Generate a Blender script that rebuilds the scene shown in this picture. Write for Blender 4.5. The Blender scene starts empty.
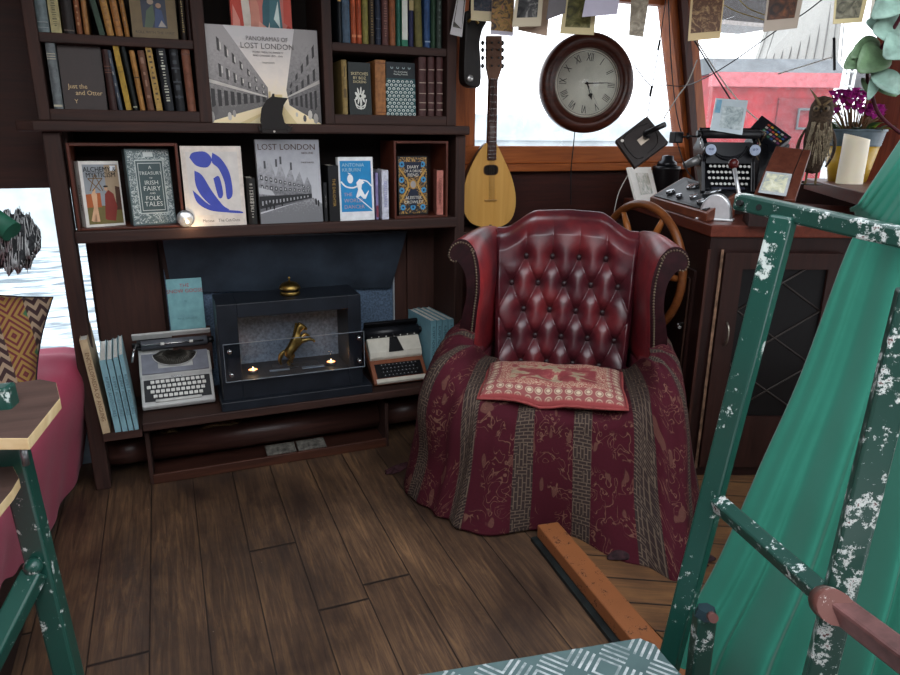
import bpy, bmesh, math, random
import numpy as np
from mathutils import Matrix, Vector, Euler
random.seed(7)
PI = math.pi
R = math.radians
scene = bpy.context.scene
COL = scene.collection

# ---------------------------------------------------------------- camera
F = 690.0
H = 1.35
def _n(v): return v / np.linalg.norm(v)
_d = _n(np.array([-25., 2300., F]))
_X = np.array([1750., -182., F]); _X = _n(_X - _d * (_X @ _d))
_Z = -_d
_Y = np.cross(_Z, _X)
if _Y[2] < 0: _Y = -_Y
RM = np.stack([_X, _Y, _Z])
CP = np.array([0, 0, H])
cam_d = bpy.data.cameras.new('camera')
cam = bpy.data.objects.new('camera', cam_d); COL.objects.link(cam)
cam_d.sensor_width = 36; cam_d.lens = F / 900 * 36
cam_d.clip_start = 0.05; cam_d.clip_end = 300
_m = Matrix.Identity(4)
for i in range(3):
    _m[i][0] = RM[i][0]; _m[i][1] = -RM[i][1]; _m[i][2] = -RM[i][2]; _m[i][3] = CP[i]
cam.matrix_world = _m
scene.camera = cam

def at(px, py, X=None, Y=None, Z=None):
    """world point where the sight line of a pixel meets a plane of the room"""
    r = RM @ np.array([px - 450, py - 337.5, F])
    a, i = (X, 0) if X is not None else ((Y, 1) if Y is not None else (Z, 2))
    return Vector(CP + r * (a - CP[i]) / r[i])
def depth_of(p):
    return float(RM[:, 2] @ (np.array(p[:]) - CP))
def dep(px, py, d):
    r = RM @ np.array([px - 450, py - 337.5, F])
    return Vector(CP + r * d / F)

# ---------------------------------------------------------------- world + light
w = bpy.data.worlds.new('sky'); scene.world = w; w.use_nodes = True
nt = w.node_tree; nt.nodes.clear()
o = nt.nodes.new('ShaderNodeOutputWorld'); bg = nt.nodes.new('ShaderNodeBackground')
tc = nt.nodes.new('ShaderNodeTexCoord'); sx = nt.nodes.new('ShaderNodeSeparateXYZ')
rp = nt.nodes.new('ShaderNodeValToRGB'); nz = nt.nodes.new('ShaderNodeTexNoise')
mx = nt.nodes.new('ShaderNodeMix'); mx.data_type = 'RGBA'; mx.blend_type = 'MULTIPLY'
nt.links.new(tc.outputs['Generated'], sx.inputs[0]); nt.links.new(sx.outputs[2], rp.inputs[0])
rp.color_ramp.elements[0].position = 0.0; rp.color_ramp.elements[0].color = (.90, .92, .95, 1)
rp.color_ramp.elements[1].position = 0.7; rp.color_ramp.elements[1].color = (.86, .92, 1.0, 1)
nt.links.new(tc.outputs['Generated'], nz.inputs['Vector']); nz.inputs['Scale'].default_value = 2.2
r2 = nt.nodes.new('ShaderNodeValToRGB'); r2.color_ramp.elements[0].color = (.85, .87, .9, 1); r2.color_ramp.elements[1].color = (1, 1, 1, 1)
nt.links.new(nz.outputs[0], r2.inputs[0])
mx.inputs[0].default_value = 1
nt.links.new(rp.outputs[0], mx.inputs[6]); nt.links.new(r2.outputs[0], mx.inputs[7])
nt.links.new(mx.outputs[2], bg.inputs[0]); bg.inputs[1].default_value = 3.2
nt.links.new(bg.outputs[0], o.inputs[0])

# daylight through the open hatch behind and above the photographer
hl = bpy.data.lights.new('hatch_daylight', 'AREA'); hl.shape = 'RECTANGLE'; hl.size = 2.2; hl.size_y = 1.6
hl.energy = 30; hl.color = (1.0, .975, .95)
ho = bpy.data.objects.new('hatch_daylight', hl); COL.objects.link(ho)
ho.location = (-.1, -.3, 2.6)
ho.rotation_euler = (Vector((.9, 2.6, .3)) - Vector(ho.location)).to_track_quat('-Z', 'Y').to_euler()

vs = scene.view_settings
scene.display_settings.display_device = 'sRGB'
vs.view_transform = 'Standard'; vs.look = 'None'; vs.exposure = 0.2; vs.gamma = 1; vs.use_curve_mapping = False

# ---------------------------------------------------------------- materials
MATS = {}
def s2l(c):
    if isinstance(c, str):
        c = tuple(int(c[i:i + 2], 16) / 255 for i in (0, 2, 4))
    return tuple((v / 12.92 if v <= .04045 else ((v + .055) / 1.055) ** 2.4) for v in c) + (1,)
class NB:
    def __init__(s, name):
        s.m = bpy.data.materials.new(name); s.m.use_nodes = True; s.t = s.m.node_tree
        s.b = s.t.nodes['Principled BSDF']; s.out = s.t.nodes['Material Output']
        s._tc = None
    def n(s, k, **kw):
        x = s.t.nodes.new(k)
        for a, b in kw.items(): setattr(x, a, b)
        return x
    def l(s, a, b): s.t.links.new(a, b)
    def put(s, v, sock):
        if hasattr(v, 'is_output'): s.l(v, sock)
        elif v is not None: sock.default_value = v
    @property
    def tc(s):
        if not s._tc: s._tc = s.n('ShaderNodeTexCoord')
        return s._tc
    def obj(s): return s.tc.outputs['Object']
    def uv(s): return s.tc.outputs['UV']
    def math(s, op, a, b=None, c=None, clamp=False):
        x = s.n('ShaderNodeMath', operation=op, use_clamp=clamp)
        s.put(a, x.inputs[0])
        if b is not None: s.put(b, x.inputs[1])
        if c is not None: s.put(c, x.inputs[2])
        return x.outputs[0]
    def map(s, v, scale=(1, 1, 1), loc=(0, 0, 0), rot=(0, 0, 0)):
        x = s.n('ShaderNodeMapping'); s.l(v, x.inputs[0])
        x.inputs['Scale'].default_value = scale; x.inputs['Location'].default_value = loc; x.inputs['Rotation'].default_value = rot
        return x.outputs[0]
    def noise(s, v, scale=5, detail=4, rough=.55, dist=0):
        x = s.n('ShaderNodeTexNoise'); s.l(v, x.inputs['Vector'])
        x.inputs['Scale'].default_value = scale; x.inputs['Detail'].default_value = detail
        x.inputs['Roughness'].default_value = rough; x.inputs['Distortion'].default_value = dist
        return x.outputs[0]
    def ramp(s, v, *stops):
        x = s.n('ShaderNodeValToRGB'); s.l(v, x.inputs[0]); e = x.color_ramp.elements
        while len(e) < len(stops): e.new(.5)
        for k, (p, c) in zip(e, stops):
            k.position = p; k.color = s2l(c) if isinstance(c, (str, tuple)) and not isinstance(c, float) else (c, c, c, 1)
        return x.outputs[0]
    def mix(s, f, a, b, mode='MIX'):
        x = s.n('ShaderNodeMix', data_type='RGBA', blend_type=mode)
        s.put(f, x.inputs[0]); s.put(s2l(a) if isinstance(a, str) else a, x.inputs[6]); s.put(s2l(b) if isinstance(b, str) else b, x.inputs[7])
        return x.outputs[2]
    def bump(s, h, st=.3, d=.01):
        x = s.n('ShaderNodeBump'); s.l(h, x.inputs['Height']); x.inputs['Strength'].default_value = st; x.inputs['Distance'].default_value = d
        s.l(x.outputs[0], s.b.inputs['Normal'])
    def sep(s, v):
        x = s.n('ShaderNodeSeparateXYZ'); s.l(v, x.inputs[0]); return x.outputs
    def comb(s, a, b, c=0.0):
        x = s.n('ShaderNodeCombineXYZ'); s.put(a, x.inputs[0]); s.put(b, x.inputs[1]); s.put(c, x.inputs[2]); return x.outputs[0]
    def done(s, col=None, rough=.5, metal=0, spec=None, coat=None):
        if col is not None: s.put(s2l(col) if isinstance(col, str) else col, s.b.inputs['Base Color'])
        s.put(rough, s.b.inputs['Roughness']); s.put(metal, s.b.inputs['Metallic'])
        if spec is not None: s.b.inputs['Specular IOR Level'].default_value = spec
        if coat is not None: s.b.inputs['Coat Weight'].default_value = coat
        return s.m

def plain(col, rough=.5, metal=0, var=.18, scale=25, bump=0, spec=None):
    key = ('plain', col, rough, metal, var, scale, bump, spec)
    if key in MATS: return MATS[key]
    b = NB('paint_' + col)
    nz = b.noise(b.obj(), scale, 4)
    k = b.ramp(nz, (.3, (1 - var,) * 3), (.7, (1.0, 1.0, 1.0)))
    c = b.mix(1.0, s2l(col), k, 'MULTIPLY')
    if bump: b.bump(nz, bump, .003)
    MATS[key] = b.done(c, rough, metal, spec if spec is not None else (.5 if metal else .3)); return MATS[key]

def wood(c1, c2, axis='X', rough=.5, scale=1.0, bump=.15, wear=None, name='wood'):
    key = ('wood', c1, c2, axis, rough, scale, bump, wear)
    if key in MATS: return MATS[key]
    b = NB(name)
    s = [22 * scale] * 3; s['XYZ'.index(axis)] = 1.6 * scale
    v = b.map(b.obj(), tuple(s))
    g = b.noise(v, 2.2, 6, .6, .6)
    big = b.noise(b.obj(), 3.5, 3)
    c = b.ramp(g, (.3, c1), (.72, c2))
    c = b.mix(b.math('MULTIPLY', big, .55), c, s2l(c1))
    if wear:
        fine = b.noise(b.map(b.obj(), tuple(x * .5 for x in s)), 9, 5, .7)
        c = b.mix(b.ramp(fine, (.69, (0., 0., 0.)), (.76, (.8, .8, .8))), c, s2l(wear))
    b.bump(g, bump, .004)
    MATS[key] = b.done(c, b.math('ADD', b.math('MULTIPLY', g, .2), rough), spec=.3); return MATS[key]

def chipped(base, chip, amount=.6, rough=.3, under=None, name='chipped_paint', scale=1.0):
    key = ('chip', base, chip, amount, rough, scale)
    if key in MATS: return MATS[key]
    b = NB(name)
    n1 = b.noise(b.obj(), 60 * scale, 8, .75); n2 = b.noise(b.obj(), 13 * scale, 2)
    t = b.math('ADD', b.math('MULTIPLY', n1, .7), b.math('MULTIPLY', n2, .42))
    m = b.ramp(t, (amount, (0., 0., 0.)), (amount + .02, (1., 1., 1.)))
    c0 = b.mix(b.noise(b.obj(), 5, 3), s2l(base), tuple(x * .55 for x in s2l(base)[:3]) + (1,))
    c1 = s2l(chip)
    if under:
        m3 = b.ramp(t, (amount + .05, (0., 0., 0.)), (amount + .07, (1., 1., 1.)))
        c1 = b.mix(m3, s2l(chip), s2l(under))
    c = b.mix(m, c0, c1)
    b.bump(b.math('SUBTRACT', b.math('MULTIPLY', n2, .6), m), .35, .002)
    MATS[key] = b.done(c, b.math('ADD', b.math('MULTIPLY', m, .45), rough)); return MATS[key]

def glass_mat(name='window_glass', tint=(.96, .98, .98, 1), fac=.07):
    if name in MATS: return MATS[name]
    b = NB(name); b.t.nodes.remove(b.b)
    tr = b.n('ShaderNodeBsdfTransparent'); tr.inputs[0].default_value = tint
    gl = b.n('ShaderNodeBsdfGlossy'); gl.inputs['Roughness'].default_value = .02
    ms = b.n('ShaderNodeMixShader'); ms.inputs[0].default_value = fac * .6; b.l(tr.outputs[0], ms.inputs[1]); b.l(gl.outputs[0], ms.inputs[2])
    b.l(ms.outputs[0], b.out.inputs[0]); MATS[name] = b.m; return b.m

def emit(col, st):
    key = ('emit', col, st)
    if key in MATS: return MATS[key]
    b = NB('flame_glow'); b.b.inputs['Emission Color'].default_value = s2l(col); b.b.inputs['Emission Strength'].default_value = st
    MATS[key] = b.done(col, .5); return MATS[key]

# ---------------------------------------------------------------- objects
def tag(o, label=None, cat=None, group=None, kind=None):
    if label: o['label'] = label
    if cat: o['category'] = cat
    if group: o['group'] = group
    if kind: o['kind'] = kind
    return o
def thing(name, label, cat, M=None, group=None):
    o = bpy.data.objects.new(name, None); o.empty_display_size = .05; COL.objects.link(o)
    if M is None: M = Matrix.Identity(4)
    elif isinstance(M, (tuple, Vector)): M = Matrix.Translation(M)
    o.matrix_world = M
    return tag(o, label, cat, group)
def T(x=0, y=0, z=0): return Matrix.Translation((x, y, z))
def RX(a): return Matrix.Rotation(R(a), 4, 'X')
def RY(a): return Matrix.Rotation(R(a), 4, 'Y')
def RZ(a): return Matrix.Rotation(R(a), 4, 'Z')
def copy_tree(o, parent=None, mb=None):
    c = o.copy(); COL.objects.link(c); c.parent = parent
    if parent is not None: c.matrix_parent_inverse = o.matrix_parent_inverse.copy()
    for ch in list(o.children): copy_tree(ch, c)
    return c

class MB:
    """collects shapes into one mesh"""
    def __init__(s): s.v = []; s.f = []; s.mi = []; s.sm = []; s.uv = {}; s.M = Matrix.Identity(4)
    def add(s, vs, fs, m=0, smooth=False, uvs=None):
        b = len(s.v)
        s.v += [tuple(s.M @ Vector(v)) for v in vs]
        for f in fs:
            if uvs: s.uv[len(s.f)] = [uvs[i] for i in f]
            s.f.append([b + i for i in f]); s.mi.append(m); s.sm.append(smooth)
        return s
    def box(s, x0, x1, y0, y1, z0, z1, m=0):
        vs = [(x, y, z) for x in (x0, x1) for y in (y0, y1) for z in (z0, z1)]
        return s.add(vs, [(0, 1, 3, 2), (4, 6, 7, 5), (0, 4, 5, 1), (2, 3, 7, 6), (0, 2, 6, 4), (1, 5, 7, 3)], m)
    def bbox(s, x0, x1, y0, y1, z0, z1, r=.004, m=0, seg=2):
        """box with bevelled edges"""
        bm = bmesh.new(); bmesh.ops.create_cube(bm, size=1)
        for v in bm.verts:
            v.co = Vector(((x0 + x1) / 2 + v.co.x * (x1 - x0), (y0 + y1) / 2 + v.co.y * (y1 - y0), (z0 + z1) / 2 + v.co.z * (z1 - z0)))
        r = min(r, .45 * min(abs(x1 - x0), abs(y1 - y0), abs(z1 - z0)))
        bmesh.ops.bevel(bm, geom=list(bm.edges), offset=r, segments=seg, profile=.5, affect='EDGES')
        bm.verts.index_update()
        s.add([v.co[:] for v in bm.verts], [[v.index for v in f.verts] for f in bm.faces], m, False); bm.free(); return s
    def quad(s, a, b, c, d, m=0, uv=None): return s.add([a, b, c, d], [(0, 1, 2, 3)], m, uvs=uv)
    def prism(s, poly, y0, y1, m=0, mside=None):
        """polygon in XZ extruded along Y (front at y0)"""
        n = len(poly); vs = [(x, y0, z) for x, z in poly] + [(x, y1, z) for x, z in poly]
        s.add(vs, [list(range(n)), list(range(2 * n - 1, n - 1, -1))], m)
        s.add(vs, [[i, n + i, n + (i + 1) % n, (i + 1) % n] for i in range(n)], m if mside is None else mside); return s
    def prismz(s, poly, z0, z1, m=0, mside=None):
        n = len(poly); vs = [(x, y, z1) for x, y in poly] + [(x, y, z0) for x, y in poly]
        s.add(vs, [list(range(n)), list(range(2 * n - 1, n - 1, -1))], m)
        s.add(vs, [[i, n + i, n + (i + 1) % n, (i + 1) % n] for i in range(n)], m if mside is None else mside); return s
    def prismx(s, poly, x0, x1, m=0, mside=None):
        """polygon in YZ extruded along X"""
        n = len(poly); vs = [(x0, y, z) for y, z in poly] + [(x1, y, z) for y, z in poly]
        s.add(vs, [list(range(n)), list(range(2 * n - 1, n - 1, -1))], m)
        s.add(vs, [[i, n + i, n + (i + 1) % n, (i + 1) % n] for i in range(n)], m if mside is None else mside); return s
    def cyl(s, p0, p1, r0, r1=None, n=16, m=0, smooth=True, caps=True):
        r1 = r0 if r1 is None else r1
        p0 = Vector(p0); p1 = Vector(p1); d = (p1 - p0).normalized()
        a = d.orthogonal().normalized(); b = d.cross(a)
        vs = []
        for p, r in ((p0, r0), (p1, r1)):
            for i in range(n):
                t = 2 * PI * i / n; vs.append(tuple(p + a * math.cos(t) * r + b * math.sin(t) * r))
        s.add(vs, [(i, (i + 1) % n, n + (i + 1) % n, n + i) for i in range(n)], m, smooth)
        if caps: s.add(vs, [list(range(n - 1, -1, -1)), list(range(n, 2 * n))], m)
        return s
    def tube(s, pts, r, n=8, m=0, caps=True, square=False, closed=False):
        pts = [Vector(p) for p in pts]; k = len(pts)
        rr = r if isinstance(r, (list, tuple)) else [r] * k
        vs = []; up = None
        for i, p in enumerate(pts):
            if closed: d = pts[(i + 1) % k] - pts[i - 1]
            else: d = pts[min(i + 1, k - 1)] - pts[max(i - 1, 0)]
            d.normalize()
            if up is None: a = d.orthogonal().normalized() if abs(d.z) > .95 else d.cross(Vector((0, 0, 1))).normalized()
            else: a = (up - d * up.dot(d)).normalized()
            up = a; b = d.cross(a)
            for j in range(n):
                t = 2 * PI * (j + (.5 if square else 0)) / n
                vs.append(tuple(p + a * math.cos(t) * rr[i] + b * math.sin(t) * rr[i]))
        fs = [(i * n + j, i * n + (j + 1) % n, (i + 1) * n + (j + 1) % n, (i + 1) * n + j) for i in range(k - 1) for j in range(n)]
        if closed: fs += [((k - 1) * n + j, (k - 1) * n + (j + 1) % n, (j + 1) % n, j) for j in range(n)]
        s.add(vs, fs, m, not square)
        if caps and not closed: s.add(vs, [list(range(n - 1, -1, -1)), list(range((k - 1) * n, k * n))], m)
        return s
    def lathe(s, prof, n=32, m=0, cx=0, cy=0, cz=0, axis='Z', caps=True):
        vs = []
        for (r, h) in prof:
            for i in range(n):
                t = 2 * PI * i / n; a, b = r * math.cos(t), r * math.sin(t)
                vs.append((cx + a, cy + b, cz + h) if axis == 'Z' else (cx + a, cy + h, cz + b) if axis == 'Y' else (cx + h, cy + a, cz + b))
        k = len(prof)
        s.add(vs, [(i * n + j, i * n + (j + 1) % n, (i + 1) * n + (j + 1) % n, (i + 1) * n + j) for i in range(k - 1) for j in range(n)], m, True)
        if caps and prof[0][0] > 1e-5: s.add(vs, [list(range(n - 1, -1, -1))], m)
        if caps and prof[-1][0] > 1e-5: s.add(vs, [list(range((k - 1) * n, k * n))], m)
        return s
    def sphere(s, c, r, m=0, n=12, sc=(1, 1, 1)):
        h = max(5, n // 2); vs = []
        for i in range(h + 1):
            p = PI * i / h
            for j in range(n):
                t = 2 * PI * j / n
                vs.append((c[0] + r * sc[0] * math.sin(p) * math.cos(t), c[1] + r * sc[1] * math.sin(p) * math.sin(t), c[2] + r * sc[2] * math.cos(p)))
        return s.add(vs, [(i * n + j, (i + 1) * n + j, (i + 1) * n + (j + 1) % n, i * n + (j + 1) % n) for i in range(h) for j in range(n)], m, True)
    def grid(s, P, m=0, uv=None, smooth=True, closed_u=False):
        """P[i][j] points"""
        a = len(P); b = len(P[0]); vs = [tuple(p) for row in P for p in row]
        fs = [(i * b + j, i * b + j + 1, (i + 1) * b + j + 1, (i + 1) * b + j) for i in range(a - 1) for j in range(b - 1)]
        u = [q for row in uv for q in row] if uv else None
        return s.add(vs, fs, m, smooth, u)
    def build(s, name, mats, parent=None, solid=0, bevel=0, sub=0, world=False, weld=True):
        if not isinstance(mats, (list, tuple)): mats = [mats]
        if parent is not None and world:
            inv = parent.matrix_world.inverted(); s.v = [tuple(inv @ Vector(v)) for v in s.v]
        me = bpy.data.meshes.new(name); me.from_pydata(s.v, [], s.f)
        for m in mats: me.materials.append(m)
        for p, mi, sm in zip(me.polygons, s.mi, s.sm): p.material_index = mi; p.use_smooth = sm
        if s.uv:
            ul = me.uv_layers.new(name='UVMap')
            for p in me.polygons:
                if p.index in s.uv:
                    for li, q in zip(p.loop_indices, s.uv[p.index]): ul.data[li].uv = q
        if weld:
            bm = bmesh.new(); bm.from_mesh(me); bmesh.ops.remove_doubles(bm, verts=bm.verts, dist=1e-6)
            bmesh.ops.recalc_face_normals(bm, faces=bm.faces); bm.to_mesh(me); bm.free()
        me.update()
        o = bpy.data.objects.new(name, me); COL.objects.link(o)
        if parent is not None: o.parent = parent
        if bevel:
            k = o.modifiers.new('bevel', 'BEVEL'); k.width = bevel; k.segments = 2; k.limit_method = 'ANGLE'; k.angle_limit = R(35)
        if solid:
            k = o.modifiers.new('solid', 'SOLIDIFY'); k.thickness = solid; k.offset = 0
        if sub:
            k = o.modifiers.new('sub', 'SUBSURF'); k.levels = sub; k.render_levels = sub
        return o

def struct(o): o['kind'] = 'structure'; return o

def text_mesh(lines, mat, parent, name='title', M=None, ext=.0003):
    """lines: (string, x, z, size, align[, stretch]) in the parent's XZ plane facing -Y"""
    vs = []; fs = []
    for ln in lines:
        st, x, z, size, al = ln[:5]; stx = ln[5] if len(ln) > 5 else 1.0; rot = ln[6] if len(ln) > 6 else 0
        cu = bpy.data.curves.new('t', 'FONT'); cu.body = st; cu.size = size; cu.align_x = al; cu.resolution_u = 2
        cu.extrude = ext
        ob = bpy.data.objects.new('t', cu); COL.objects.link(ob)
        me = bpy.data.meshes.new_from_object(ob)
        b = len(vs)
        for v in me.vertices:
            a = R(rot); xx, yy = v.co.x * stx, v.co.y
            vs.append((x + xx * math.cos(a) - yy * math.sin(a), -v.co.z, z + xx * math.sin(a) + yy * math.cos(a)))
        fs += [[b + i for i in p.vertices] for p in me.polygons]
        bpy.data.objects.remove(ob); bpy.data.curves.remove(cu); bpy.data.meshes.remove(me)
    me = bpy.data.meshes.new(name); me.from_pydata(vs, [], fs); me.materials.append(mat)
    o = bpy.data.objects.new(name, me); COL.objects.link(o); o.parent = parent
    if M is not None: o.matrix_local = M
    return o

class Art:
    """printed picture made of flat inks in a unit rectangle"""
    def __init__(s, w, h, M=None): s.w = w; s.h = h; s.mb = MB(); s.mats = []; s.k = 0; s.mb.M = M or Matrix.Identity(4)
    def mi(s, c):
        m = c if not isinstance(c, str) else plain(c, .45, var=.08)
        if m not in s.mats: s.mats.append(m)
        return s.mats.index(m)
    def poly(s, pts, c, bump=True):
        if bump: s.k += 1
        y = -.00012 * s.k
        i = s.mi(c); n = len(pts)
        # triangulate through bmesh-free fan for convex, tessellate otherwise
        from mathutils.geometry import tessellate_polygon
        vs = [Vector((u * s.w, y, v * s.h)) for u, v in pts]
        tris = tessellate_polygon([[Vector((p.x, p.z, 0)) for p in vs]])
        s.mb.add([tuple(p) for p in vs], [tuple(t) for t in tris], i); return s
    def blob(s, pts, col):
        q = smooth_path([Vector((u, v, 0)) for u, v in pts + [pts[0]]], 5)[:-1]
        return s.poly([(p.x, p.y) for p in q], col)
    def rect(s, a, b, c, d, col, bump=True): return s.poly([(a, b), (c, b), (c, d), (a, d)], col, bump)
    def ell(s, cx, cy, rx, ry, col, n=20, rot=0):
        a = R(rot); return s.poly([(cx + math.cos(t) * rx * math.cos(a) - math.sin(t) * ry * math.sin(a), cy + math.cos(t) * rx * math.sin(a) + math.sin(t) * ry * math.cos(a)) for t in [2 * PI * i / n for i in range(n)]], col)
    def curve(s, pts, wd, col, n=6):
        """thick smooth stroke"""
        q = smooth_path([Vector((u * s.w, v * s.h, 0)) for u, v in pts], n)
        L = []; Rr = []
        for i, p in enumerate(q):
            d = (q[min(i + 1, len(q) - 1)] - q[max(i - 1, 0)]); d.normalize(); nn = Vector((-d.y, d.x, 0))
            ww = wd if not isinstance(wd, tuple) else wd[0] + (wd[1] - wd[0]) * i / (len(q) - 1)
            L.append(p + nn * ww / 2); Rr.append(p - nn * ww / 2)
        s.k += 1; y = -.00012 * s.k; i0 = s.mi(col)
        vs = [(p.x, y, p.y) for p in L] + [(p.x, y, p.y) for p in Rr]; m = len(L)
        s.mb.add(vs, [(i, i + 1, m + i + 1, m + i) for i in range(m - 1)], i0); return s
    def facade(s, q, nx, ny, col, fx=.5, fz=.55):
        """little windows laid over a quad q (bl, br, tr, tl)"""
        s.k += 1; y = -.00012 * s.k; i0 = s.mi(col)
        def b(u, v):
            x = (1 - v) * ((1 - u) * q[0][0] + u * q[1][0]) + v * ((1 - u) * q[3][0] + u * q[2][0])
            z = (1 - v) * ((1 - u) * q[0][1] + u * q[1][1]) + v * ((1 - u) * q[3][1] + u * q[2][1])
            return (x * s.w, y, z * s.h)
        for i in range(nx):
            for j in range(ny):
                u0 = (i + .5 - fx / 2) / nx; u1 = (i + .5 + fx / 2) / nx; v0 = (j + .5 - fz / 2) / ny; v1 = (j + .5 + fz / 2) / ny
                s.mb.add([b(u0, v0), b(u1, v0), b(u1, v1), b(u0, v1)], [(0, 1, 2, 3)], i0)
        return s
    def build(s, parent, name='cover_picture', M=None):
        o = s.mb.build(name, s.mats, parent, weld=False)
        if M is not None: o.matrix_local = M
        return o

def smooth_path(pts, n=6):
    out = []; k = len(pts)
    for i in range(k - 1):
        p0 = pts[max(i - 1, 0)]; p1 = pts[i]; p2 = pts[i + 1]; p3 = pts[min(i + 2, k - 1)]
        for j in range(n):
            t = j / n
            out.append(.5 * ((2 * p1) + (p2 - p0) * t + (2 * p0 - 5 * p1 + 4 * p2 - p3) * t * t + (3 * p1 - p0 - 3 * p2 + p3) * t ** 3))
    out.append(pts[-1].copy()); return out
def cr(vals, t):
    """Catmull-Rom through a list of floats/np arrays, t in [0, len-1]"""
    k = len(vals); i = min(int(t), k - 2); f = t - i
    p0 = vals[max(i - 1, 0)]; p1 = vals[i]; p2 = vals[i + 1]; p3 = vals[min(i + 2, k - 1)]
    return .5 * ((2 * p1) + (p2 - p0) * f + (2 * p0 - 5 * p1 + 4 * p2 - p3) * f * f + (3 * p1 - p0 - 3 * p2 + p3) * f ** 3)

DW = wood('231512', '452b22', 'X', .55, wear='6b5a4c', name='dark_stained_wood')
DWZ = wood('231512', '452b22', 'Z', .55, wear='6b5a4c', name='dark_stained_wood_upright')
DWY = wood('1f1411', '3b2720', 'Y', .55, name='dark_stained_wood_deep')
BWX = wood('2a1712', '46291f', 'X', .5, name='brown_panel_wood')
BWZ = wood('2a1712', '46291f', 'Z', .5, name='brown_panel_wood_upright')
RW = wood('3a1a12', '6b3524', 'X', .35, name='red_brown_wood'); RWZ = wood('3a1a12', '6b3524', 'Z', .35, name='red_brown_wood_upright')
OW = wood('7a3d1a', 'b5652e', 'X', .4, name='orange_varnished_wood'); OWZ = wood('74391a', 'b8662f', 'Z', .35, name='orange_varnished_wood_upright')
STEEL = plain('c8c8c8', .25, 1.0, .1); BRASS = plain('a0844a', .38, 1.0, .35); BLK = plain('101012', .35); DKB = plain('17181c', .45)
PAPER = plain('d8d2c2', .8); WHITE = plain('e8e6e0', .6); GLASS = glass_mat()
# ================================================================ SETTING
def floor_mat():
    b = NB('worn_plank_floor'); v = b.obj(); x, y, z = b.sep(v)
    W = .152
    u = b.math('DIVIDE', b.math('ADD', x, 5.02), W); pid = b.math('FLOOR', u); fr = b.math('FRACT', u)
    wn = b.n('ShaderNodeTexWhiteNoise', noise_dimensions='1D'); b.l(pid, wn.inputs['W']); rnd = wn.outputs['Value']
    yo = b.math('ADD', y, b.math('MULTIPLY', rnd, 3.1)); yy = b.math('DIVIDE', yo, 3.4); fy = b.math('FRACT', yy)
    wn2 = b.n('ShaderNodeTexWhiteNoise', noise_dimensions='2D'); b.l(b.comb(pid, b.math('FLOOR', yy)), wn2.inputs['Vector'])
    seam = b.math('MINIMUM', b.math('MINIMUM', fr, b.math('SUBTRACT', 1.0, fr)), b.math('MULTIPLY', b.math('MINIMUM', fy, b.math('SUBTRACT', 1.0, fy)), 9.0))
    sm = b.ramp(seam, (.004, (0., 0., 0.)), (.018, (1., 1., 1.)))
    g = b.noise(b.map(b.comb(b.math('ADD', x, rnd), y, rnd), (26, 1.7, 1)), 2.0, 7, .65, 1.2)
    patch = b.noise(b.map(v, (1.3, .8, 1)), 2.0, 7, .62, .3)
    col = b.ramp(g, (.25, '3a2a1f'), (.5, '644b37'), (.78, '936f4b'))
    dark = b.ramp(patch, (.38, (0., 0., 0.)), (.66, (1., 1., 1.)))
    # traffic has scuffed the boards pale in the open part of the floor
    col = b.mix(b.math('MULTIPLY', b.math('SUBTRACT', 1.0, dark), .8), col, '211816')
    col = b.mix(b.math('MULTIPLY', wn2.outputs['Value'], .35), col, '241a16')
    specks = b.ramp(b.noise(v, 75, 2, .5), (.765, (0., 0., 0.)), (.79, (1., 1., 1.)))
    col = b.mix(b.math('MULTIPLY', specks, .35), col, '9c9184')
    col = b.mix(sm, '150f0c', col)
    b.bump(b.math('ADD', b.math('MULTIPLY', g, .35), sm), .35, .004)
    return b.done(col, b.math('ADD', b.math('MULTIPLY', patch, .35), .3), spec=.4)
def pale_floor_mat():
    b = NB('pale_plank_floor'); v = b.map(b.obj(), (1, 1, 1), rot=(0, 0, R(-62))); x, y, z = b.sep(v)
    u = b.math('DIVIDE', b.math('ADD', x, 5.0), .115); fr = b.math('FRACT', u)
    seam = b.math('MINIMUM', fr, b.math('SUBTRACT', 1.0, fr))
    sm = b.ramp(seam, (.015, (0., 0., 0.)), (.04, (1., 1., 1.)))
    g = b.noise(b.map(v, (30, 2, 1)), 2, 7, .65, 1)
    col = b.ramp(g, (.3, '5a3d28'), (.7, '94693f'))
    col = b.mix(b.noise(b.obj(), 9, 4), col, '3c281b')
    col = b.mix(sm, '0d0806', col); b.bump(b.math('ADD', b.math('MULTIPLY', g, .3), sm), .3, .003)
    return b.done(col, .5)

m = MB(); m.box(-1.75, 3.6, -.6, 3.6, -.06, 0); struct(m.build('floor', floor_mat()))
m = MB(); m.prismz([(1.16, 1.84), (1.155, .6), (3.4, .6), (3.4, 2.9), (1.9, 2.9)], .001, .012)
struct(m.build('trim_2', pale_floor_mat()))

# unseen rear wall, added to cut daylight from behind; hatch stays open above
m = MB(); m.box(-1.75, 3.9, -1.25, -1.2, 0, 2.12); struct(m.build('wall_rear', BWX))
# ceiling over the far half of the cabin (the near half is the open hatch)
m = MB(); m.box(-1.75, 3.9, 1.55, 3.25, 2.12, 2.18); m.box(-1.75, -.9, -1.2, 1.55, 2.12, 2.18); m.box(2.2, 3.9, -1.2, 1.55, 2.12, 2.18)
struct(m.build('ceiling', wood('2c1d17', '4a3227', 'X', .6, name='ceiling_boards')))

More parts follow.
